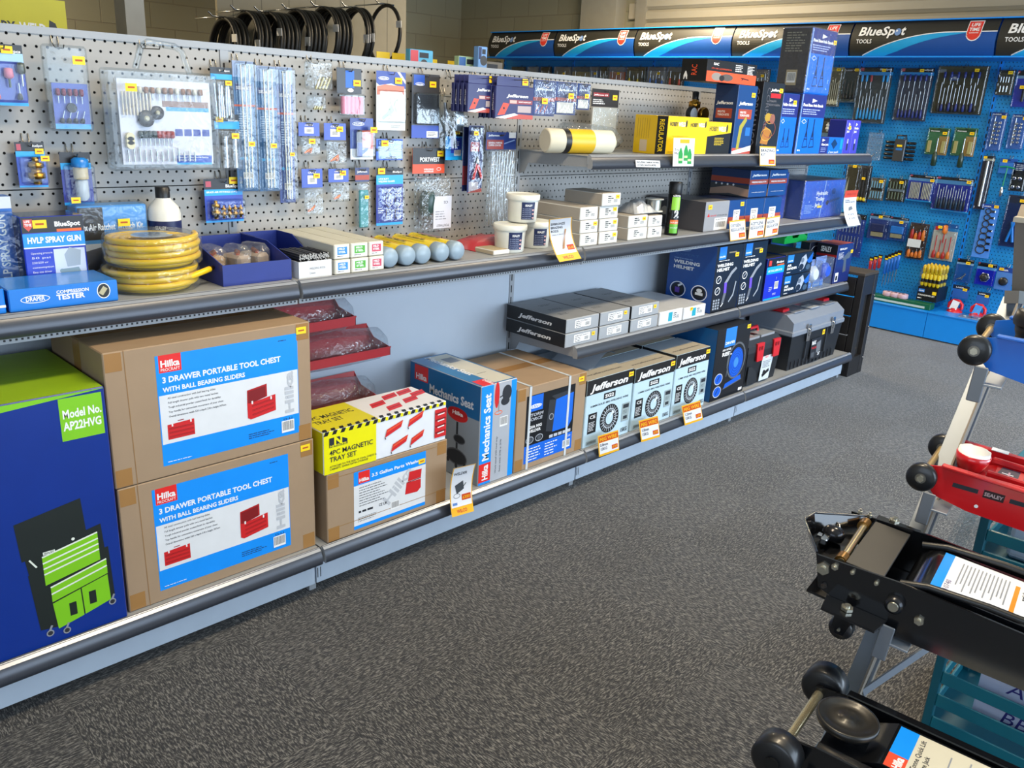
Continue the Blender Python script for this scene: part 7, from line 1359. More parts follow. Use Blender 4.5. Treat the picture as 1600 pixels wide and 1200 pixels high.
a_ = at(1535,318,'x',XB-.05); c_ = at(1563,320,'x',XB-.05); e_ = at(1513,400,'x',XB-.05)
place = lambda *a: (Vector((XB-.05,a_.y,e_.z)),-math.pi/2,a_.y-c_.y,a_.z-e_.z)
bpk('ring_tool_pack','tall cornflower blue card with seven black ring tools',(0,0),(0,0),'#4a86dc',((.93,1,'#1d3f9c'),),lambda b,w,h: bt(b,w,h,.1,.95,'LASER',.022,.45),rings,st=((.7,.94),),clear=0)
place = _pl
def straps(t,w,h): [b_ for b_ in [rod(t,'blue_handle',w*(.35+.3*k),h*.1,h*.5,.009,M('#1a78d0',.3),None,0,-.014,False,.2-.4*k) for k in range(2)]]; 
bpk('circlip_plier_pack','navy pack with two blue handles next to the grey rack post',(1577,304),(1592,388),'#1a2a5a',((.85,1,'#2a2f44'),),None,lambda t,w,h:(straps(t,w,h),fitting(t,w*.85,h*.45,h*.75,.010,BRASS)),st=((.6,.88),))
bpk('hook_pack','blue pack of small steel hooks under the insulated screwdrivers, lower row',(1497,403),(1515,443),'#1f5aa8',((.84,1,KB),(.76,.84,'#8fb8e0')),bs,sm(4,CHROME,.6),st=((.6,.8),))
def knob(t,w,h): b = B(); b.lathe([(.024,0),(.026,.004),(.026,.018),(.012,.022)],(w*.5,-.004,h*.36),(0,-1,0),M('#2a2c30',.35),20); b.build('rubber_pad',t); b = B(); b.tube([(w*.5+.033*math.cos(a*1.047),-.01,h*.36+.033*math.sin(a*1.047)) for a in range(6)],.004,CHROME,6,closed=True); b.build('chrome_ring',t)
bpk('filter_wrench_pack','bright royal blue pack with a black three-sided tool, lower row',(1529,409),(1551,448),'#1220b8',((.82,1,KB),(.70,.82,'#5fa0e0')),bs,knob,st=((.6,.86),))
bpk('disc_pack','cornflower blue card with one black rubber disc, beside the rack post',(1560,416),(1578,455),'#4a7ac0',((.78,1,'#1d3f8c'),),lambda b,w,h: bt(b,w,h,.15,.84,'LASER',.06,.5),lambda t,w,h:(lambda b:(b.lathe([(.030,0),(.030,.014),(.012,.016)],(w*.5,-.004,h*.38),(0,-1,0),M('#1d1e20',.4),24),b.build('rubber_disc',t)))(B()),st=((.1,.84),),clear=0)
# suction lifters hanging low over the plinth
SR = M('#d0202c',.3)
for tl,br,l in (((1491,444),(1507,488),'left, with a white label'),((1528,455),(1540,495),'right, with a blue label')):
    def cup(t,w,h,l=l):
        b = B(); b.lathe([(.055,0),(.052,.012),(.035,.022),(.03,.03)],(w*.5,-.05,h*.0),(0,0,1),SR,24); b.build('suction_cup',t)
        b = B(); b.tube([(w*.5-.045,-.05,.025),(w*.5-.045,-.05,.06),(w*.5-.02,-.05,.085),(w*.5+.02,-.05,.085),(w*.5+.045,-.05,.06),(w*.5+.045,-.05,.025)],.012,SR,8); b.build('grip',t)
        b = B(); b.quad([(w*.5-.035,-.075,.02),(w*.5+.02,-.085,.02),(w*.5+.03,-.065,.08),(w*.5-.02,-.065,.09)],WHITE if 'white' in l else M('#3f8fe0',.4)); b.build('swing_label',t)
    bpk('suction_lifter','red suction cup lifter low on the blue wall, '+l,tl,br,'#2a5fb0',((.85,1,'#17263f'),),lambda b,w,h: bt(b,w,h,.15,.89,'LASER',.05,.5),cup,cardz=(.5,1),clear=0,st=((.6,.8),),off=.10,l='red suction lifter, '+l.split(',')[0])
# loose screwdrivers on long hooks
for i in range(8):
    red = i < 3; px = (1362,1369,1376,1386,1391,1396,1401,1406)[i]; py = (404,402,400,402,400,398,396,394)[i]; off = .10+.0*i
    p = at(px,py,'x',XB-off); L = .17 if red else .23
    t = thing('hanging_screwdriver','screwdriver with '+('red and black' if red else 'blue and black')+' handle hanging on the lower blue wall, '+('first','second','third','fourth','fifth','sixth','seventh','last')[i]+' of eight','screwdriver',(XB-off,p.y,p.z-L),0,'screwdrivers hanging on the lower blue wall')
    b = B(); b.lathe([(.004,L*.42),(.013,L*.46),(.012,L*.70),(.015,L*.85),(.008,L*.90)],(0,0,0),(0,0,1),M('#b02a2a',.3) if red else M('#1f66c0',.3),10); b.build('handle',t)
    b = B(); b.lathe([(.0028,0),(.003,L*.43)],(0,0,0),(0,0,1),STEEL,8); b.build('shaft',t)
    b = B(); b.box(-.002,-.016,L*.90,.002,.016,L*1.06,BLACK); b.face((-.002,.016,L*.9),(0,-1,0),(0,0,1)); b.rect(.004,.004,.028,.016,YEL); b.build('hang_tag',t)
# display of yellow drivers
p = at(1441,418,'x',6.70); q_ = at(1444,470,'x',6.70); r_ = at(1461,476,'x',6.70)
t = thing('driver_display','clear display block of yellow and black screwdrivers with a black printed front','display',(6.70,p.y,q_.z),-math.pi/2); w = p.y-r_.y; h = p.z-q_.z
b = B(); b.box(0,0,0,w,.21,h*.42,M('#15171c',.35)); b.face((0,0,0),(1,0,0),(0,0,1)); b.rect(w*.05,h*.26,w*.35,h*.36,M('#2a78d0',.4)); b.text('DRAPER',w*.07,h*.28,h*.04,WHITE,w=w*.26,bold=.03); b.text('SCREWDRIVER SET',w*.05,h*.15,h*.045,WHITE,w=w*.85,bold=.02); b.bars(w*.05,h*.06,w*.3,1,h*.04,WHITE,2,h=.6); b.rect(w*.75,h*.22,w*.95,h*.32,YEL); b.build('printed_tray',t)
for j in range(3):
    for i in range(5): b = B(); b.lathe([(.006,0),(.013,.01),(.011,.05),(.013,.08),(.007,.095)],(w*(.1+.2*i),.02+.065*j,h*(.42+.02)),(0,0,1),YH2,10); b.lathe([(.0135,.03),(.0135,.055)],(w*(.1+.2*i),.02+.065*j,h*.44),(0,0,1),BLACK,10); b.lathe([(.007,.095),(.012,.105),(.012,.15),(.005,.16)],(w*(.1+.2*i),.02+.065*j,h*.44),(0,0,1),M('#c8a818',.35),10); b.build('screwdriver_handle',t)
b = B(); b.box(-.006,-.006,h*.42,w+.006,.216,h,CLEAR,.004); b.build('clear_cover',t)
# green spirit level box and tape rolls on the plinth
p = at(1356,463,'x',6.66); q_ = at(1455,486,'x',6.66)
t = thing('green_box','long low dark green box lying on the blue plinth','box',(6.62,p.y,.205),-math.pi/2); w = p.y-q_.y
b = B(); b.box(0,0,0,w,.09,.045,M('#0c5a3c',.4),.003); b.face((0,0,0),(1,0,0),(0,0,1)); b.rect(.02,.008,w*.92,.024,M('#b8c4bc',.4)); b.build('box_body',t)
for i in range(3):
    px = (1388,1400,1412)[i]; p = at(px,462,'x',6.68)
    t = thing('tape_roll','small pale pink roll standing on the long green box, '+('left','middle','right')[i]+' of three','roll',(6.665,p.y,.251),0,'pale rolls on the green box')
    b = B(); b.lathe([(.012,0),(.035,.0),(.038,.004),(.038,.03),(.035,.034),(.012,.034)],(0,0,0),(0,0,1),M('#c8a8b4',.4),20); b.build('roll_body',t); b = B(); b.lathe([(.011,.002),(.011,.036),(.006,.036)],(0,0,0),(0,0,1),BLACK,14); b.build('core',t)
# flat clear packs on the plinth at the right
for i in range(2):
    p = at((1500,1545)[i],(489,499)[i],'x',6.63)
    t = thing('flat_pack','flat clear plastic pack lying on the blue plinth, '+('left','right')[i]+' of two','pack',(6.60,p.y,.205),-math.pi/2,'flat packs on the plinth')
    b = B(); b.box(0,0,0,.17,.11,.004,M('#7f96b4',.4)); b.build('backing_card',t); b = B(); b.box(.003,.003,.0045,.167,.107,.02,CLEAR,.004); b.build('clear_cover',t)
    for k in range(3): b = B(); b.lathe([(.010,0),(.010,.006)],(.03+.05*k,.05,.005),(0,0,1),M('#3f5f9a' if k%2 else '#d8d8d8',.3,.3),12); b.build('small_part',t)
# packs whose tops show over the grey shelving
tops = [(742,760,'#3a4a6a','navy'),(762,783,'#2a2c30','black'),(800,822,'#31405c','slate'),(826,842,'#3f3a2c','olive'),(845,862,'#2b2b2e','black'),(868,893,'#3a3424','brown'),(895,922,'#a8946a','sandy'),(924,936,'#23508c','blue'),(938,952,'#5a5a50','grey'),(954,976,'#c8602c','orange'),(980,1010,'#3a4a48','green-grey'),(1014,1040,'#8a8478','silver'),(1044,1068,'#3a3c34','dark olive'),(1176,1200,'#3a3d3f','charcoal')]
for i,(xa,xb2,c_,nm) in enumerate(tops):
    y0 = 104 if xa > 790 else 96
    if xa > 1100: y0 = 108
    bpk('wall_pack',nm+' tool pack showing above the grey shelving, '+('first','second','third','fourth','fifth','sixth','seventh','eighth','ninth','tenth','eleventh','twelfth','thirteenth','last')[i]+' from the left',(xa,y0),(xb2-3,y0+58),c_,((.88,1,KB),) if i%3 else ((.86,1,'#55606a'),),None,drivers(3+i%3,M(('#c8442a','#e8c820','#2a6fc0')[i%3],.3),BK,.5,.88,STEEL,.5,.007),cm=BAG if i%2 else CLEAR,clear=.03,st=((.6,.78),) if i%2 else (),group='packs showing above the grey shelving',l=nm+' pack above the grey shelving, number '+str(i+1)+' from the left')
# ------------------------------------------------------------ jack display rack on the right
def jframe(name, label, o, rz, pitch): return thing(name,label,'trolley jack',o,0,None,rot=(0,R_(pitch),R_(rz)))
RB_ = M('#111215',.4,coat=.25); BLKP = M('#101114',.16,coat=.6,noise=.1); ZINC = M('#c8c4b4',.25,.9)
def hexbolt(t, o, ax, r=.009, nm='bolt', mt=None):
    b = B(); b.lathe([(r,0),(r,.006)],o,ax,mt or ZINC,6,False); b.lathe([(r*.55,.006),(r*.5,.011)],o,ax,mt or ZINC,10); b.build(nm,t)
def wheel(t, o, r, w_, mt=None, hub=True):
    b = B(); b.lathe([(r*.3,-w_/2-.001),(r*.86,-w_/2),(r,-w_/2+.004),(r,w_/2-.004),(r*.86,w_/2),(r*.3,w_/2+.001)],o,(0,1,0),mt or RB_,30); x_ = b.build('wheel',t)
    if hub: b = B(); b.lathe([(.0075,0),(.0075,.005)],(o[0],o[1]-w_/2-.006,o[2]),(0,1,0),ZINC,6,False); b.lathe([(.011,0),(.011,.002)],(o[0],o[1]-w_/2-.002,o[2]),(0,1,0),M('#77756f',.3,.7),20); b.build('hub_nut',x_)
def trolley(label, o, rz, pitch, col, W, sx, saddle, red):
    t = jframe('trolley_jack',label,o,rz,pitch); C_ = M(col,.28,coat=.5)
    for nm,y in (('near',.022),('far',W-.028)):
        b = B(); b.prism([(.004,-.012),(.03,-.040),(.10,-.052),(.62,-.060),(.62,.052),(.25,.040),(.05,.034),(.006,.022)],'y',y,y+.006,C_); b.box(.03,y-.012 if nm == 'near' else y+.002,.030,.6,y+.004 if nm == 'near' else y+.018,.037,C_,.002)
        if nm == 'near' and red:
            b.face((.06,y,-.03),(1,0,.04),(0,0,1)); b.rect(.0,.022,.05,.032,INK); b.rect(.06,.018,.10,.036,M('#2a0c10',.4)); b.text('SEALEY',.062,.023,.008,M('#b9a0a0',.4),w=.036,bold=.03); b.rect(.11,.022,.17,.032,INK); b.text('1CX',.20,.012,.024,INK,w=.08,bold=.04,sh=.2); b.ell(.055,-.006,.004,.004,WHITE)
        b.build('side_plate',t)
    b = B(); b.lathe([(.007,0),(.007,W-.03)],(.0,.015,0),(0,1,0),M('#b8a070',.35,.6),12); b.build('axle_rod',t)
    wheel(t,(0,.0,0),.031,.022); wheel(t,(-.0,W,0),.031,.022)
    b = B(); b.lathe([(.020,-.035),(.026,-.02),(.034,.0),(.036,.014),(.030,.016),(.027,.006)],(sx,W/2+.0,.032),(0,0,1),C_ if red else BLACK,26); b.build('saddle',t)
    if red:
        b = B(); n = 28; rr = random.Random(9); pr = []
        ring = [(.0275+.0045*rr.random(),.012+.006*rr.random()) for _ in range(n)]
        vs = []; 
        for k in range(n):
            a = 2*math.pi*k/n; r,zz = ring[k]; vs += [(sx+.0335*math.cos(a),W/2+.0335*math.sin(a),.044),(sx+(.031+.002*rr.random())*math.cos(a),W/2+.031*math.sin(a),.050+zz*.4),(sx+.017*math.cos(a),W/2+.017*math.sin(a),.040),(sx+.004*math.cos(a),W/2+.004*math.sin(a),.039)]
        b.add(vs,[(4*k+j,4*((k+1)%n)+j,4*((k+1)%n)+j+1,4*k+j+1) for k in range(n) for j in range(3)],WHITE,True); b.build('saddle_liner',t)
    else: 
        b = B(); b.lathe([(.040,0),(.043,.01),(.038,.03),(.03,.03)],(sx,W/2,.045),(0,0,1),BLACK,22); b.lathe([(.03,-.08),(.03,.0)],(sx,W/2,.045),(0,0,1),BLACK,16); b.build('rubber_cup',t)
    b = B(); b.prism([(sx+.02,-.02),(.6,-.01),(.6,.045),(.30,.022),(sx+.05,.022),(sx+.02,.01)],'y',.07,W-.07,C_,)
    b.box(sx+.035,.062,.022,.6,.074,.036,C_,.003); b.box(sx+.035,W-.074,.022,.6,W-.062,.036,C_,.003); b.build('lift_arm',t)
    if red:
        b = B(); b.face((sx+.05,.078,.0225),(1,0,0),(0,1,0)); b.lay = 6; w2 = W-.156; b.poly([(0,0),(.045,0),(.045,w2),(.01,w2)],M('#1a2444',.35)); b.rect(.055,0,.26,w2,M('#1a2444',.35)); b.rect(.045,0,.055,w2,RED); b.line(.012,w2*.5,.035,w2*.5,.006,WHITE); b.line(.026,w2*.3,.026,w2*.7,.004,M('#d8b0c0',.4))
        for k in range(9): b.rect(.065+.020*k,w2*(.25-.0*k),.078+.020*k,w2*.78,M('#a88a6a',.4))
        b.build('printed_label',t); b = B(); b.box(.10,W-.03,.0375,.135,W-.010,.039,WHITE); b.build('round_sticker',t)
    return t
oR = at(1440,745,'z',.78); oR_t = trolley('red trolley jack with a white lined saddle lying on the rack',oR,-81,4,'#c4161c',.232,.075,None,True)
oB = at(1523,547,'z',1.08); trolley('bright blue trolley jack with a black rubber saddle, highest on the rack',oB,-80,2,'#0f62c4',.262,.085,None,False)
# --- big black low profile jack, seen at its handle end
o1 = at(1276,865,'z',.70); t = jframe('garage_jack','large glossy black garage jack with swivel castors and a long blue and white label',o1,-81,5)
for y in (-.003,.243):
    b = B(); b.prism([(0,0),(.02,-.065),(.05,-.075),(.075,-.098),(.15,-.100),(.60,-.088),(.60,.0),(.38,.010),(.16,.012)],'y',y,y+.005,BLKP); b.build('side_plate',t)
b = B(); 
b.add([(0,0,.002),(-.062,.112,.004),(-.056,.160,.004),(.036,.246,.002),(.012,.020,-.035),(-.045,.118,-.035),(-.040,.150,-.035),(.04,.230,-.035)],[(0,1,5,4),(1,2,6,5),(2,3,7,6),(4,5,6,7)],BLKP); b.add([(0,0,.002),(-.062,.112,.004),(-.056,.160,.004),(.036,.246,.002),(.012,.020,-.035),(-.045,.118,-.035),(-.040,.150,-.035),(.04,.230,-.035)],[(4,5,1,0),(5,6,2,1),(6,7,3,2)],BLKP); b.tube([(0,0,.003),(-.062,.112,.005),(-.056,.160,.005),(.036,.246,.003)],.0025,BLKP,6); b.build('end_guard',t)
b = B(); b.box(.053,.012,-.004,.125,.236,.002,M('#232220',.6),.001); b.build('top_plate',t)
b = B(); b.box(.0,.004,-.09,.60,.24,-.085,BLKP); b.build('floor_plate',t)
b = B(); b.lathe([(.008,0),(.008,.21)],(.044,.016,-.006),(-.03,1,0),M('#d8c7a0',.2,.9),14); b.build('pivot_rod',t)
for y in (.03,.215): b = B(); b.lathe([(.012,-.012),(.012,.014)],(.043-.03*y,y,-.006),(0,1,0),M('#7a5a2a',.3,.7),14); b.build('bush',t)
b = B(); b.lathe([(.004,0),(.022,.004),(.024,.02),(.016,.03),(.005,.032)],(-.004,.135,-.03),(0,.2,1),M('#26262a',.2,.6),18); b.build('pump_cap',t)
b = B(); b.box(-.018,.09,-.024,-.004,.125,-.010,CHROME,.002); b.box(-.03,.105,-.022,-.018,.118,-.012,CHROME,.002); b.build('valve_block',t)
b = B(); [b.tube([(-.01+.008*math.cos(k*.8),.15+.004*k,-.02+.008*math.sin(k*.8)) for k in range(24)],.0018,STEEL,5) for _ in range(1)]; b.build('return_spring',t)
hexbolt(t,(.020,-.003,-.022),(0,-1,0),.013); hexbolt(t,(.040,-.003,-.008),(0,-1,0),.007); hexbolt(t,(.073,-.003,-.004),(0,-1,0),.0045); hexbolt(t,(.118,-.003,-.006),(0,-1,0),.0045); hexbolt(t,(.030,-.003,-.056),(0,-1,0),.006,mt=M('#4a4440',.4,.6))
hexbolt(t,(.085,.262,.004),(0,0,1),.011); b = B(); b.box(.05,.248,-.004,.14,.275,.002,BLKP,.002); b.build('side_bracket',t)
for u in (.0,.02): hexbolt(t,(.018+u,.240-.0*u,.004),(0,0,1),.005)
b = B(); b.lathe([(.016,0),(.017,.012),(.012,.016)],(.158,-.003,-.032),(0,-1,0),M('#2b2c30',.25,.5),18); b.lathe([(.010,.0161),(.009,.019)],(.158,-.003,-.032),(0,-1,0),ZINC,16); b.build('pivot_boss',t); hexbolt(t,(.205,-.003,-.045),(0,-1,0),.009)
# lifting arm with its label
prof = [(.155,-.045),(.165,-.012),(.185,.006),(.215,.012),(.60,.012),(.60,-.03),(.2,-.05)]
b = B(); b.prism(prof,'y',.020,.205,BLKP,False); b.build('lift_arm',t)
b = B(); b.sheet([(.152,-.040),(.160,-.014),(.172,.0),(.19,.0095),(.215,.0125)],'y',.031,.204,BLKP); b.build('arm_nose',t)
for y in (.012,.206): b = B(); b.tube([(.155,y,.004),(.20,y,.018),(.30,y,.026),(.60,y,.03)],.007,M('#17181a',.4),8); b.build('arm_edge',t)
b = B(); b.face((.200,.024,.0125),(1,0,0),(0,1,0)); b.lay = 8; b.rect(0,0,.20,.168,WHITE); b.rect(0,0,.018,.168,LBLUE); b.rect(.185,0,.20,.168,LBLUE); b.rect(.130,.01,.138,.14,M('#e88a1c',.4))
rr = random.Random(7)
for k in range(15):
    if .122 < .036+.0068*k < .144: continue
    L_ = .08+.06*rr.random(); b.rect(.036+.0068*k,.148-L_,.0385+.0068*k,.148,M('#8b8f96',.5))
b.text('10740',.030,.012,.010,M('#6a5a8a',.5),w=.045,rot=math.pi/2); b.text('Low Profile High Lift\nGarage Jack',.158,.145,.0075,INK,w=.10,rot=-math.pi/2,bold=.02,lead=1.3)
b.build('printed_label',t)
for y,nm in ((-.028,'near'),(.272,'far')):
    b = B(); b.prism([(.055,-.0),(.150,.0),(.135,-.045),(.105,-.058),(.075,-.050)] if 0 else [(.045,y-.030 if y<0 else y+.03),(.145,y-.030 if y<0 else y+.03),(.155,y+.024 if y<0 else y-.024),(.04,y+.024 if y<0 else y-.024)],'z',-.078,-.073,BLKP); b.build('castor_plate',t)
    hexbolt(t,(.085,y,-.072),(0,0,1),.012)
    b = B(); b.box(.070,y-.018,-.112,.075,y+.018,-.078,BLKP); b.lathe([(.003,0),(.003,.046)],(.085,y-.023,-.108),(0,1,0),ZINC,8)
    b.prism([(.070,-.080),(.104,-.080),(.094,-.118),(.078,-.118)],'y',y-.020,y-.017,BLKP); b.prism([(.070,-.080),(.104,-.080),(.094,-.118),(.078,-.118)],'y',y+.017,y+.020,BLKP); b.build('castor_fork',t)
    b = B(); b.lathe([(.006,-.015),(.021,-.014),(.023,-.008),(.023,.008),(.021,.014),(.006,.015)],(.086,y,-.110),(0,1,0),RB_,22); b.build('castor_wheel',t)
# --- lower black quick lift jack
o2 = at(1215,1180,'z',.44); t = jframe('garage_jack','black garage jack with a round saddle plate and two front rollers, lowest on the rack',o2,-82.5,2)
for y in (0,.255): wheel(t,(0,y,0),.041,.048,hub=False); b = B(); b.lathe([(.013,0),(.011,.008)],(0,y-.031,0),(0,1,0),M('#3a3a3a',.3,.8),16); b.build('axle_end',t)
b = B(); b.lathe([(.009,0),(.009,.20)],(0,.03,0),(0,1,0),M('#c9bd9c',.25,.8),14); b.build('axle_rod',t)
for y in (.032,.215):
    b = B(); b.prism([(-.012,-.014),(.10,-.05),(.60,-.065),(.60,.045),(.30,.030),(.06,.024),(-.01,.014)],'y',y,y+.006,BLKP); b.box(.05,y-.002,.022,.60,y+.018,.030,BLKP,.002); b.build('side_plate',t)
b = B(); b.lathe([(.020,-.05),(.022,-.015),(.050,-.008),(.054,.0),(.054,.008),(.049,.009),(.047,.005),(.013,.005),(.012,.0065),(.001,.0065)],(.076,.118,.045),(0,0,1),M('#1a1815',.42,coat=.15),40); b.build('saddle_plate',t)
b = B(); b.prism([(.05,-.03),(.60,-.03),(.60,.036),(.15,.036),(.12,.02),(.05,.016)],'y',.060,.19,BLKP); b.build('lift_arm',t)
b = B(); b.face((.155,.062,.0362),(1,0,0),(0,1,0)); b.lay = 8; b.rect(0,0,.30,.122,M('#cfc9b4',.4)); b.rect(0,0,.032,.122,LBLUE); b.rect(.0,.0,.032,.040,M('#dc4a2c',.4)); b.text('Hilka',.026,.004,.014,WHITE,w=.032,rot=math.pi/2,bold=.04)
b.text('2 Tonne Quick Lift\nGarage Jack',.042,.118,.0085,INK,w=.085,rot=-math.pi/2,bold=.02,lead=1.2) if 0 else b.text('2 Tonne Quick Lift\nGarage Jack',.046,.010,.0085,INK,w=.10,rot=math.pi/2,bold=.02,lead=1.3); b.text('WARNING',.078,.010,.006,INK,w=.035,rot=math.pi/2,bold=.03)
for k in range(14): b.rect(.088+.0075*k,.010,.0905+.0075*k,.05+.06*rr.random(),M('#8b8f96',.5))
b.build('printed_label',t)
# --- the rack itself
RK1 = M('#7d7468',.75); RK2 = M('#8c949e',.4,.4)
P0 = at(1341,1090,'z',.36); P1 = at(1540,600,'z',.95); dr = (P1-P0); Pf = P0-dr*(P0.z/dr.z); Pt = P0+dr*((1.12-P0.z)/dr.z)
t = thing('display_rack','leaning grey steel display rack carrying the trolley jacks','display rack',(Pf.x,Pf.y,0)); O_ = Vector((Pf.x,Pf.y,0))
ex = Vector((.99,.13,0)); ey = Vector((.13,-.99,0))
def beam(a, c, w_, d_, nm, mt, u=None, lip=None):
    u = u or ex; ax = (c-a).normalized(); v = ax.cross(u).normalized(); u2 = v.cross(ax).normalized(); b = B(); b.T = Matrix.Translation(-O_)
    vs = [p+u2*sx*w_+v*sy*d_ for p in (a,c) for sx,sy in ((0,0),(1,0),(1,1),(0,1))]
    b.add(vs,[(0,3,2,1),(4,5,6,7),(0,1,5,4),(1,2,6,5),(2,3,7,6),(3,0,4,7)],mt)
    return b, t
b,_ = beam(Pf,Pt,.052,.004,'post',RK1); b.build('front_post',t)
b,_ = beam(Pf+ex*.052,Pt+ex*.052,.004,.04,'post',RK2); b.build('post_flange',t)
b,_ = beam(Pf+ex*.16+ey*.0,Pt+ex*.12,.03,.004,'post',RK1); b.build('rear_post',t)
b,_ = beam(Pf+ex*.15,Pt+ex*.11,.004,.03,'post',RK2); b.build('post_flange',t)
A_ = P0+ex*.045-Vector((0,0,.02)); Bp = at(1452,1015,'z',.42); b,_ = beam(A_,Bp+(Bp-A_)*.6,.020,.004,'brace',RK2,Vector((0,0,1))); b.build('diagonal_brace',t)
b,_ = beam(Pf-Vector((0,0,-.0))+ey*0,Pf+ey*.8+Vector((0,0,0)),.05,.04,'foot',RK1); b.build('foot_rail',t)
U0 = at(1580,470,'z',1.07); U1 = at(1586,346,'y',U0.y); b,_ = beam(U0,U1,.075,-.045,'post',RK1); b.build('upper_post',t); 
b,_ = beam(Pt,U0+Vector((0,-.06,0)),.03,-.03,'link',M('#5d5a54',.4,.3)); b.build('link_bar',t)
b,_ = beam(U1-Vector((.02,0,0)),U1-Vector((.02,0,-.012)),.16,-.10,'cap',M('#8f8c80',.4,.2)); b.build('cap_plate',t)
for k,v in enumerate((.3,.7)): q = U0+(U1-U0)*v+Vector((.04,-.001,0)); b = B(); b.T = Matrix.Translation(-O_); b.lathe([(.004,0),(.004,.002)],q-Vector((0,.0,0)),(-.3,-1,0),BLACK,12); b.build('bolt_hole',t)
# brackets under every jack
def bracket(o, rz, pitch, dz, W, x=.03, y=-.01):
    m_ = Matrix.Rotation(R_(rz),4,'Z')@Matrix.Rotation(R_(pitch),4,'Y'); m_.translation = o; b = B(); b.T = Matrix.Translation(-O_)@m_
    b.box(x,y,dz-.008,x+.035,W,dz-.003,RK2,.001); b.box(x-.022,y,dz-.045,x+.004,y+.004,dz+.030,M('#70757c',.4,.2),.002); b.build('hook_bracket',t)
bracket(oR,-81,4,-.056,.24,.035,-.012); bracket(oB,-80,2,-.058,.28,.03,-.012); bracket(o1,-81,5,-.104,.25,.17,-.02); bracket(o2,-82.5,2,-.07,.26,.06)
# --- teal slatted crates
TL_ = M('#0d6a7c',.38,coat=.2); TLD = M('#0a5566',.4)
def crate(label, o, L, W, H, rz, nbar=3, stuff_=None):
    t = thing('slatted_crate',label,'crate',o,R_(rz),'teal slatted crates')
    c = .022
    for x in (0,L-c):
        for y in (0,W-c): b = B(); b.box(x,y,0,x+c,y+c,H,TLD,.002); b.build('corner_post',t)
    for y in (0,W-.006):
        for k in range(nbar): z = H*(.04+k*.9/(nbar-.0)); b = B(); b.box(c,y,z,L-c,y+.006,z+H*.16,TL_,.002); b.build('side_slat',t)
    for x in (0,L-.006):
        for k in range(nbar): z = H*(.04+k*.9/nbar); b = B(); b.box(x,c,z,x+.006,W-c,z+H*.16,TL_,.002); b.build('end_slat',t)
    b = B(); b.box(.006,.006,.004,L-.006,W-.006,.010,TLD); b.build('bottom',t)
    b = B(); b.box(-.004,-.004,H,L+.004,.014,H+.012,TL_,.002); b.box(-.004,W-.014,H,L+.004,W+.004,H+.012,TL_,.002); b.box(-.004,.014,H,.014,W-.014,H+.012,TL_,.002); b.box(L-.014,.014,H,L+.004,W-.014,H+.012,TL_,.002); b.build('top_rim',t)
    return t
F2 = at(1437,1135,'z',0); H2_ = at(1460,1025,'y',F2.y).z; F2b = Vector((F2.x,F2.y,0))
crate('lower teal slatted crate with handwritten white sheets inside, on the floor by the rack',F2b+Vector((0,0,.001)),.50,.36,max(.20,min(.4,H2_)),-88,3)
HC2 = max(.20,min(.4,H2_))
def under(F, rz, u, v, z): a = R_(rz); return F+Vector((math.cos(a)*u-math.sin(a)*v,math.sin(a)*u+math.cos(a)*v,z))
for k,(z,l,s_) in enumerate(((.18*HC2/.3,'upper','A    E'),(.07*HC2/.3,'lower','BB  K'))):
    t = thing('paper_sheet','white handwritten sheet seen through the lower teal crate, '+l+' one','paper',under(F2b,-88,.10,.03,.014+z),R_(-88),'sheets in the lower teal crate')
    b = B(); b.box(0,0,0,.30,.004,.10,M('#b9c4e0',.5)); b.face((0,0,0),(1,0,0),(0,0,1)); b.text(s_,.06,.03,.035,M('#2a2a7a',.5),w=.14,sh=.2); b.build('sheet',t)
F1 = at(1515,877,'z',.46); 
crate('upper teal slatted crate holding clear bags, beside the red trolley jack',F1,.45,.36,.20,-88,3)
t = thing('crate_stand','low dark stand carrying the upper teal crate','stand',under(F1,-88,.0,.02,-F1.z),R_(-88))
for u,v in ((.01,.33),(.56,.33),(.56,-.14)): 
    b = B(); b.box(u,v,0,u+.025,v+.025,.445,DGREY,.002); b.build('leg',t)
b = B(); b.box(.01,-.14,.446,.585,.425,.458,DGREY,.002); b.build('top_board',t)
for k in range(3):
    t = thing('clear_bag','clear bag of white parts in the upper teal crate, '+('nearest the open end','middle','farthest')[k],'bag',under(F1,-88,.06+.13*k,.07+.03*k,.012),R_(-88+10*k),'clear bags in the upper teal crate')
    b = B(); b.box(0,0,0,.09,.10,.10,M(('#c9d4ea','#3f7fd0','#d8dce4')[k],.4),.01); b.build('parts',t); b = B(); b.box(-.008,-.008,0,.10,.11,.125,BAG,.02); b.build('bag_film',t)
t = thing('plastic_pouch','limp clear plastic pouch hanging at the corner of the upper teal crate','bag',under(F1,-88,-.07,.10,.06),R_(-88))
b = B(); n = 8; vs = []
for i in range(n+1):
    s_ = i/n; vs += [(.0+.01*math.sin(s_*5),.0-.05*s_*(1-s_)*2,.12-.22*s_),(.045-.02*s_,.03+.01*math.sin(s_*4),.10-.20*s_)]
b.add(vs,[(2*i,2*i+1,2*i+3,2*i+2) for i in range(n)],BAG,True); b.add([(x+.012,y+.02,z) for x,y,z in vs],[(2*i,2*i+2,2*i+3,2*i+1) for i in range(n)],BAG,True); b.build('pouch_film',t)
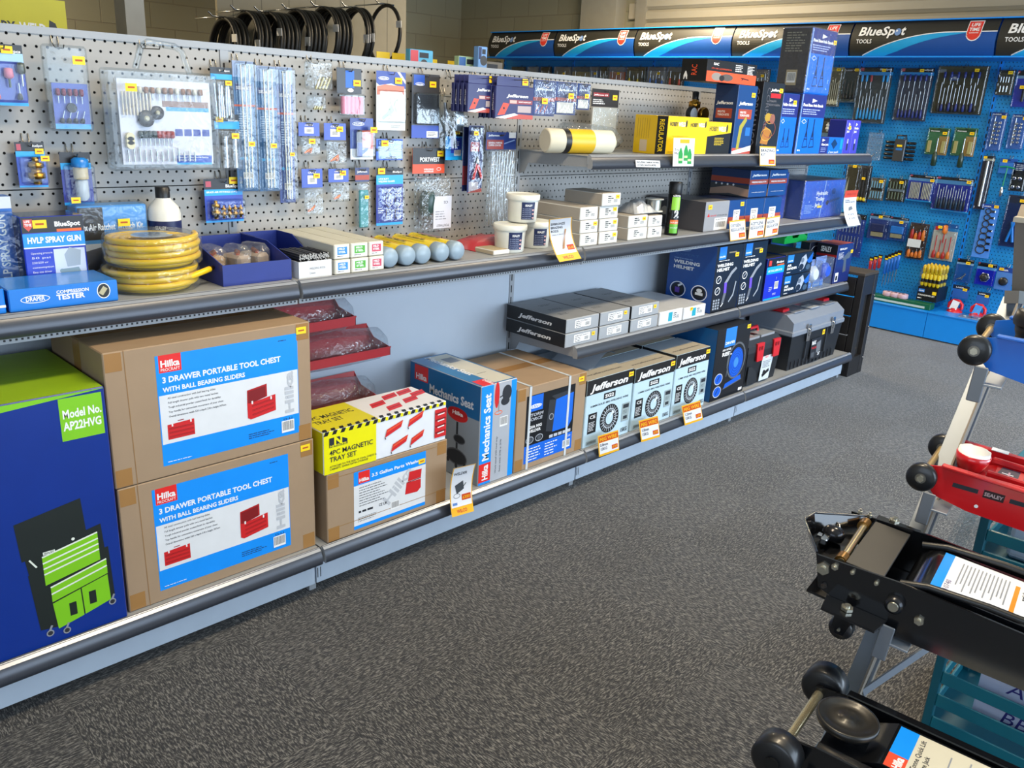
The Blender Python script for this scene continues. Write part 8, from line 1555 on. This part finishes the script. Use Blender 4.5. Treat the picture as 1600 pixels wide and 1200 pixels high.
# ------------------------------------------------------------ belts and other things behind the grey shelving
SLW = M('#8f8875',.7)
b = B(); x0 = at(338,40,'y',6.35).x; x1 = at(631,40,'y',6.35).x
t = thing('panel_board','tall cream slatted board on which the black belts hang','board',(x0,6.32,0))
b.box(0,0,0,x1-x0,.03,ZC-.02,SLW); b.face((0,0,0),(1,0,0),(0,0,1)); k = .12
while k < x1-x0: b.rect(k,0,k+.006,ZC-.03,M('#625d50',.7)); k += .235
b.build('board_panel',t)
BT = M('#1b1a17',.45,noise=.15)
sets = [(338,4,1.0),(372,4,1.05),(408,6,1.0),(450,6,1.05),(494,5,1.08),(541,3,1.08),(592,1,1.08)]
nm_ = ['first','second','third','fourth','fifth','sixth','last']
for i,(px,n,sc_) in enumerate(sets):
    top = at(px+12,(24,14,16,12,8,9,4)[i],'y',5.95); R0 = .19
    t = thing('belt_hook','steel hook carrying the '+nm_[i]+' bunch of black belts from the left','hook',(top.x-.03,5.95,top.z-.012),0,'hooks for the belts')
    b = B(); b.tube([(0,.37,.0),(0,.02,0),(.10,0,0),(-.06,-.01,0),(-.09,-.01,.025)],.006,STEEL,6); b.build('hook_wire',t)
    for k in range(n):
        R1 = R0*sc_*(1-.03*(k%3)); x = .032*k
        t = thing('drive_belt','large black rubber belt hanging in the '+nm_[i]+' bunch from the left'+('' if n == 1 else ', '+('front belt','second belt','third belt','fourth belt','fifth belt','sixth belt')[k]),'belt',(top.x-.02+x,5.95+.012*(k%2),top.z-.02-R1*1.08),R_(3),'black belts hanging behind the shelving')
        b = B(); b.tube([(.02*math.sin(a*.2),R1*.93*math.cos(a*.1963),R1*1.08*math.sin(a*.1963)) for a in range(32)],.0152,BT,8,closed=True); b.build('belt',t)
        if k == 0 or (i == 5): b = B(); b.box(-.016,-R1*.93-.03,-.03 if i%2 else .05,-.012,-R1*.93+.03,.03 if i%2 else .10,WHITE); b.build('paper_tag',t)
# yellow banner top left
a_ = at(-60,8,'y',3.6); c_ = at(101,2,'y',3.6); e_ = at(100,44,'y',3.6)
t = thing('yellow_banner','yellow sign board with black and white lettering behind the shelving, top left','sign',(a_.x,3.6,e_.z-.25))
w = c_.x-a_.x; h = c_.z-e_.z+.25
b = B(); b.box(0,0,0,w,.02,h,M('#c9c018',.5)); F(b); b.text('HOBBY',w*.10,h-.12,.035,INK,w=w*.38,bold=.03); b.text('WELD',w*.52,h-.12,.035,WHITE,w=w*.26,bold=.03); b.poly([(w*.80,h-.125),(w*.92,h-.125),(w*.88,h-.08),(w*.82,h-.07)],INK); b.build('sign_board',t)
for x in (.03,w-.06): b = B(); b.box(x,.005,-(e_.z-.25),x+.03,.02,0,DGREY); b.build('support_leg',t)
# a low neighbouring shelf run behind, with tickets and small packs peeking over the rail
zb = ZT-.09
t = thing('rear_shelf','grey shelf on the far side of the long shelving unit','shelf',(1.9,YP+.0625,zb)); b = B(); b.box(0,0,0,1.9,.40,.012,SHELF); b.box(0,.39,-.04,1.9,.40,.02,SHELF); b.build('shelf_tray',t)
for x in (.02,1.86): b = B(); b.box(x,0,-.05,x+.004,.36,0,SHELF); b.build('bracket',t)
for i,(px,py) in enumerate(((598,86),(622,88),(653,96),(673,97),(708,100),(728,103))):
    p = at(px,py,'y',YP+.4635); t = thing('yellow_ticket','small yellow ticket peeking over the top rail, '+('first','second','third','fourth','fifth','last')[i]+' from the left','ticket',(p.x-.03,YP+.4635,zb-.03),0,'yellow tickets behind the top rail')
    b = B(); b.box(0,0,0,.065,.002,p.z-zb+.042,M('#d8b81c',.5)); b.build('ticket',t)
for i,(xa,xb3,ya,c1,c2,nm) in enumerate(((641,677,76,'#c8404a','#4fa8d0','red and light blue'),(717,748,87,'#2f5f9f','#a8c4a0','blue and pale green'),(745,786,94,'#3a342c','#6a645a','dark brown'),(748,762,72,'#1f2f5a','#6f9ad0','narrow navy'))):
    y = YP+.36-.05*(i == 3); p = at(xa,ya,'y',y); q_ = at(xb3,ya,'y',y)
    t = thing('small_pack',nm+' pack standing behind the top rail','pack',(p.x,y,zb+.0125),0,'small packs behind the top rail'); w = q_.x-p.x; h = p.z-zb-.0125
    b = B(); b.box(0,0,0,w,.03,h,M(c2,.4),.002); F(b); b.rect(.002,h-.05,w*.35,h-.003,M(c1,.4)); b.rect(w*.4,h-.03,w*.8,h-.01,INK); b.ell(w*.6,h-.055,.02,.02,DGREY); b.build('pack_body',t)
# electrical boxes and conduit on the far wall
for (px,py,w_,h_,l) in ((993,18,.07,.075,'small square socket box on the pillar of the far wall'),(1026,31,.11,.07,'double socket box on the far wall beside the shutter')):
    x_ = XW-.16 if px < 960 else XW; p = at(px,py,'x',XW-.02)
    t = thing('socket_box',l,'socket',(XW-.001,p.y,p.z)); b = B(); b.box(-.045,-w_,-h_,0,w_,h_,M('#b3ab98',.5),.006); b.build('socket_body',t)
    b = B(); b.box(-.03,-.012,h_,-.005,.012,ZC-p.z-.001,M('#a39d8c',.6)); b.build('conduit',t)
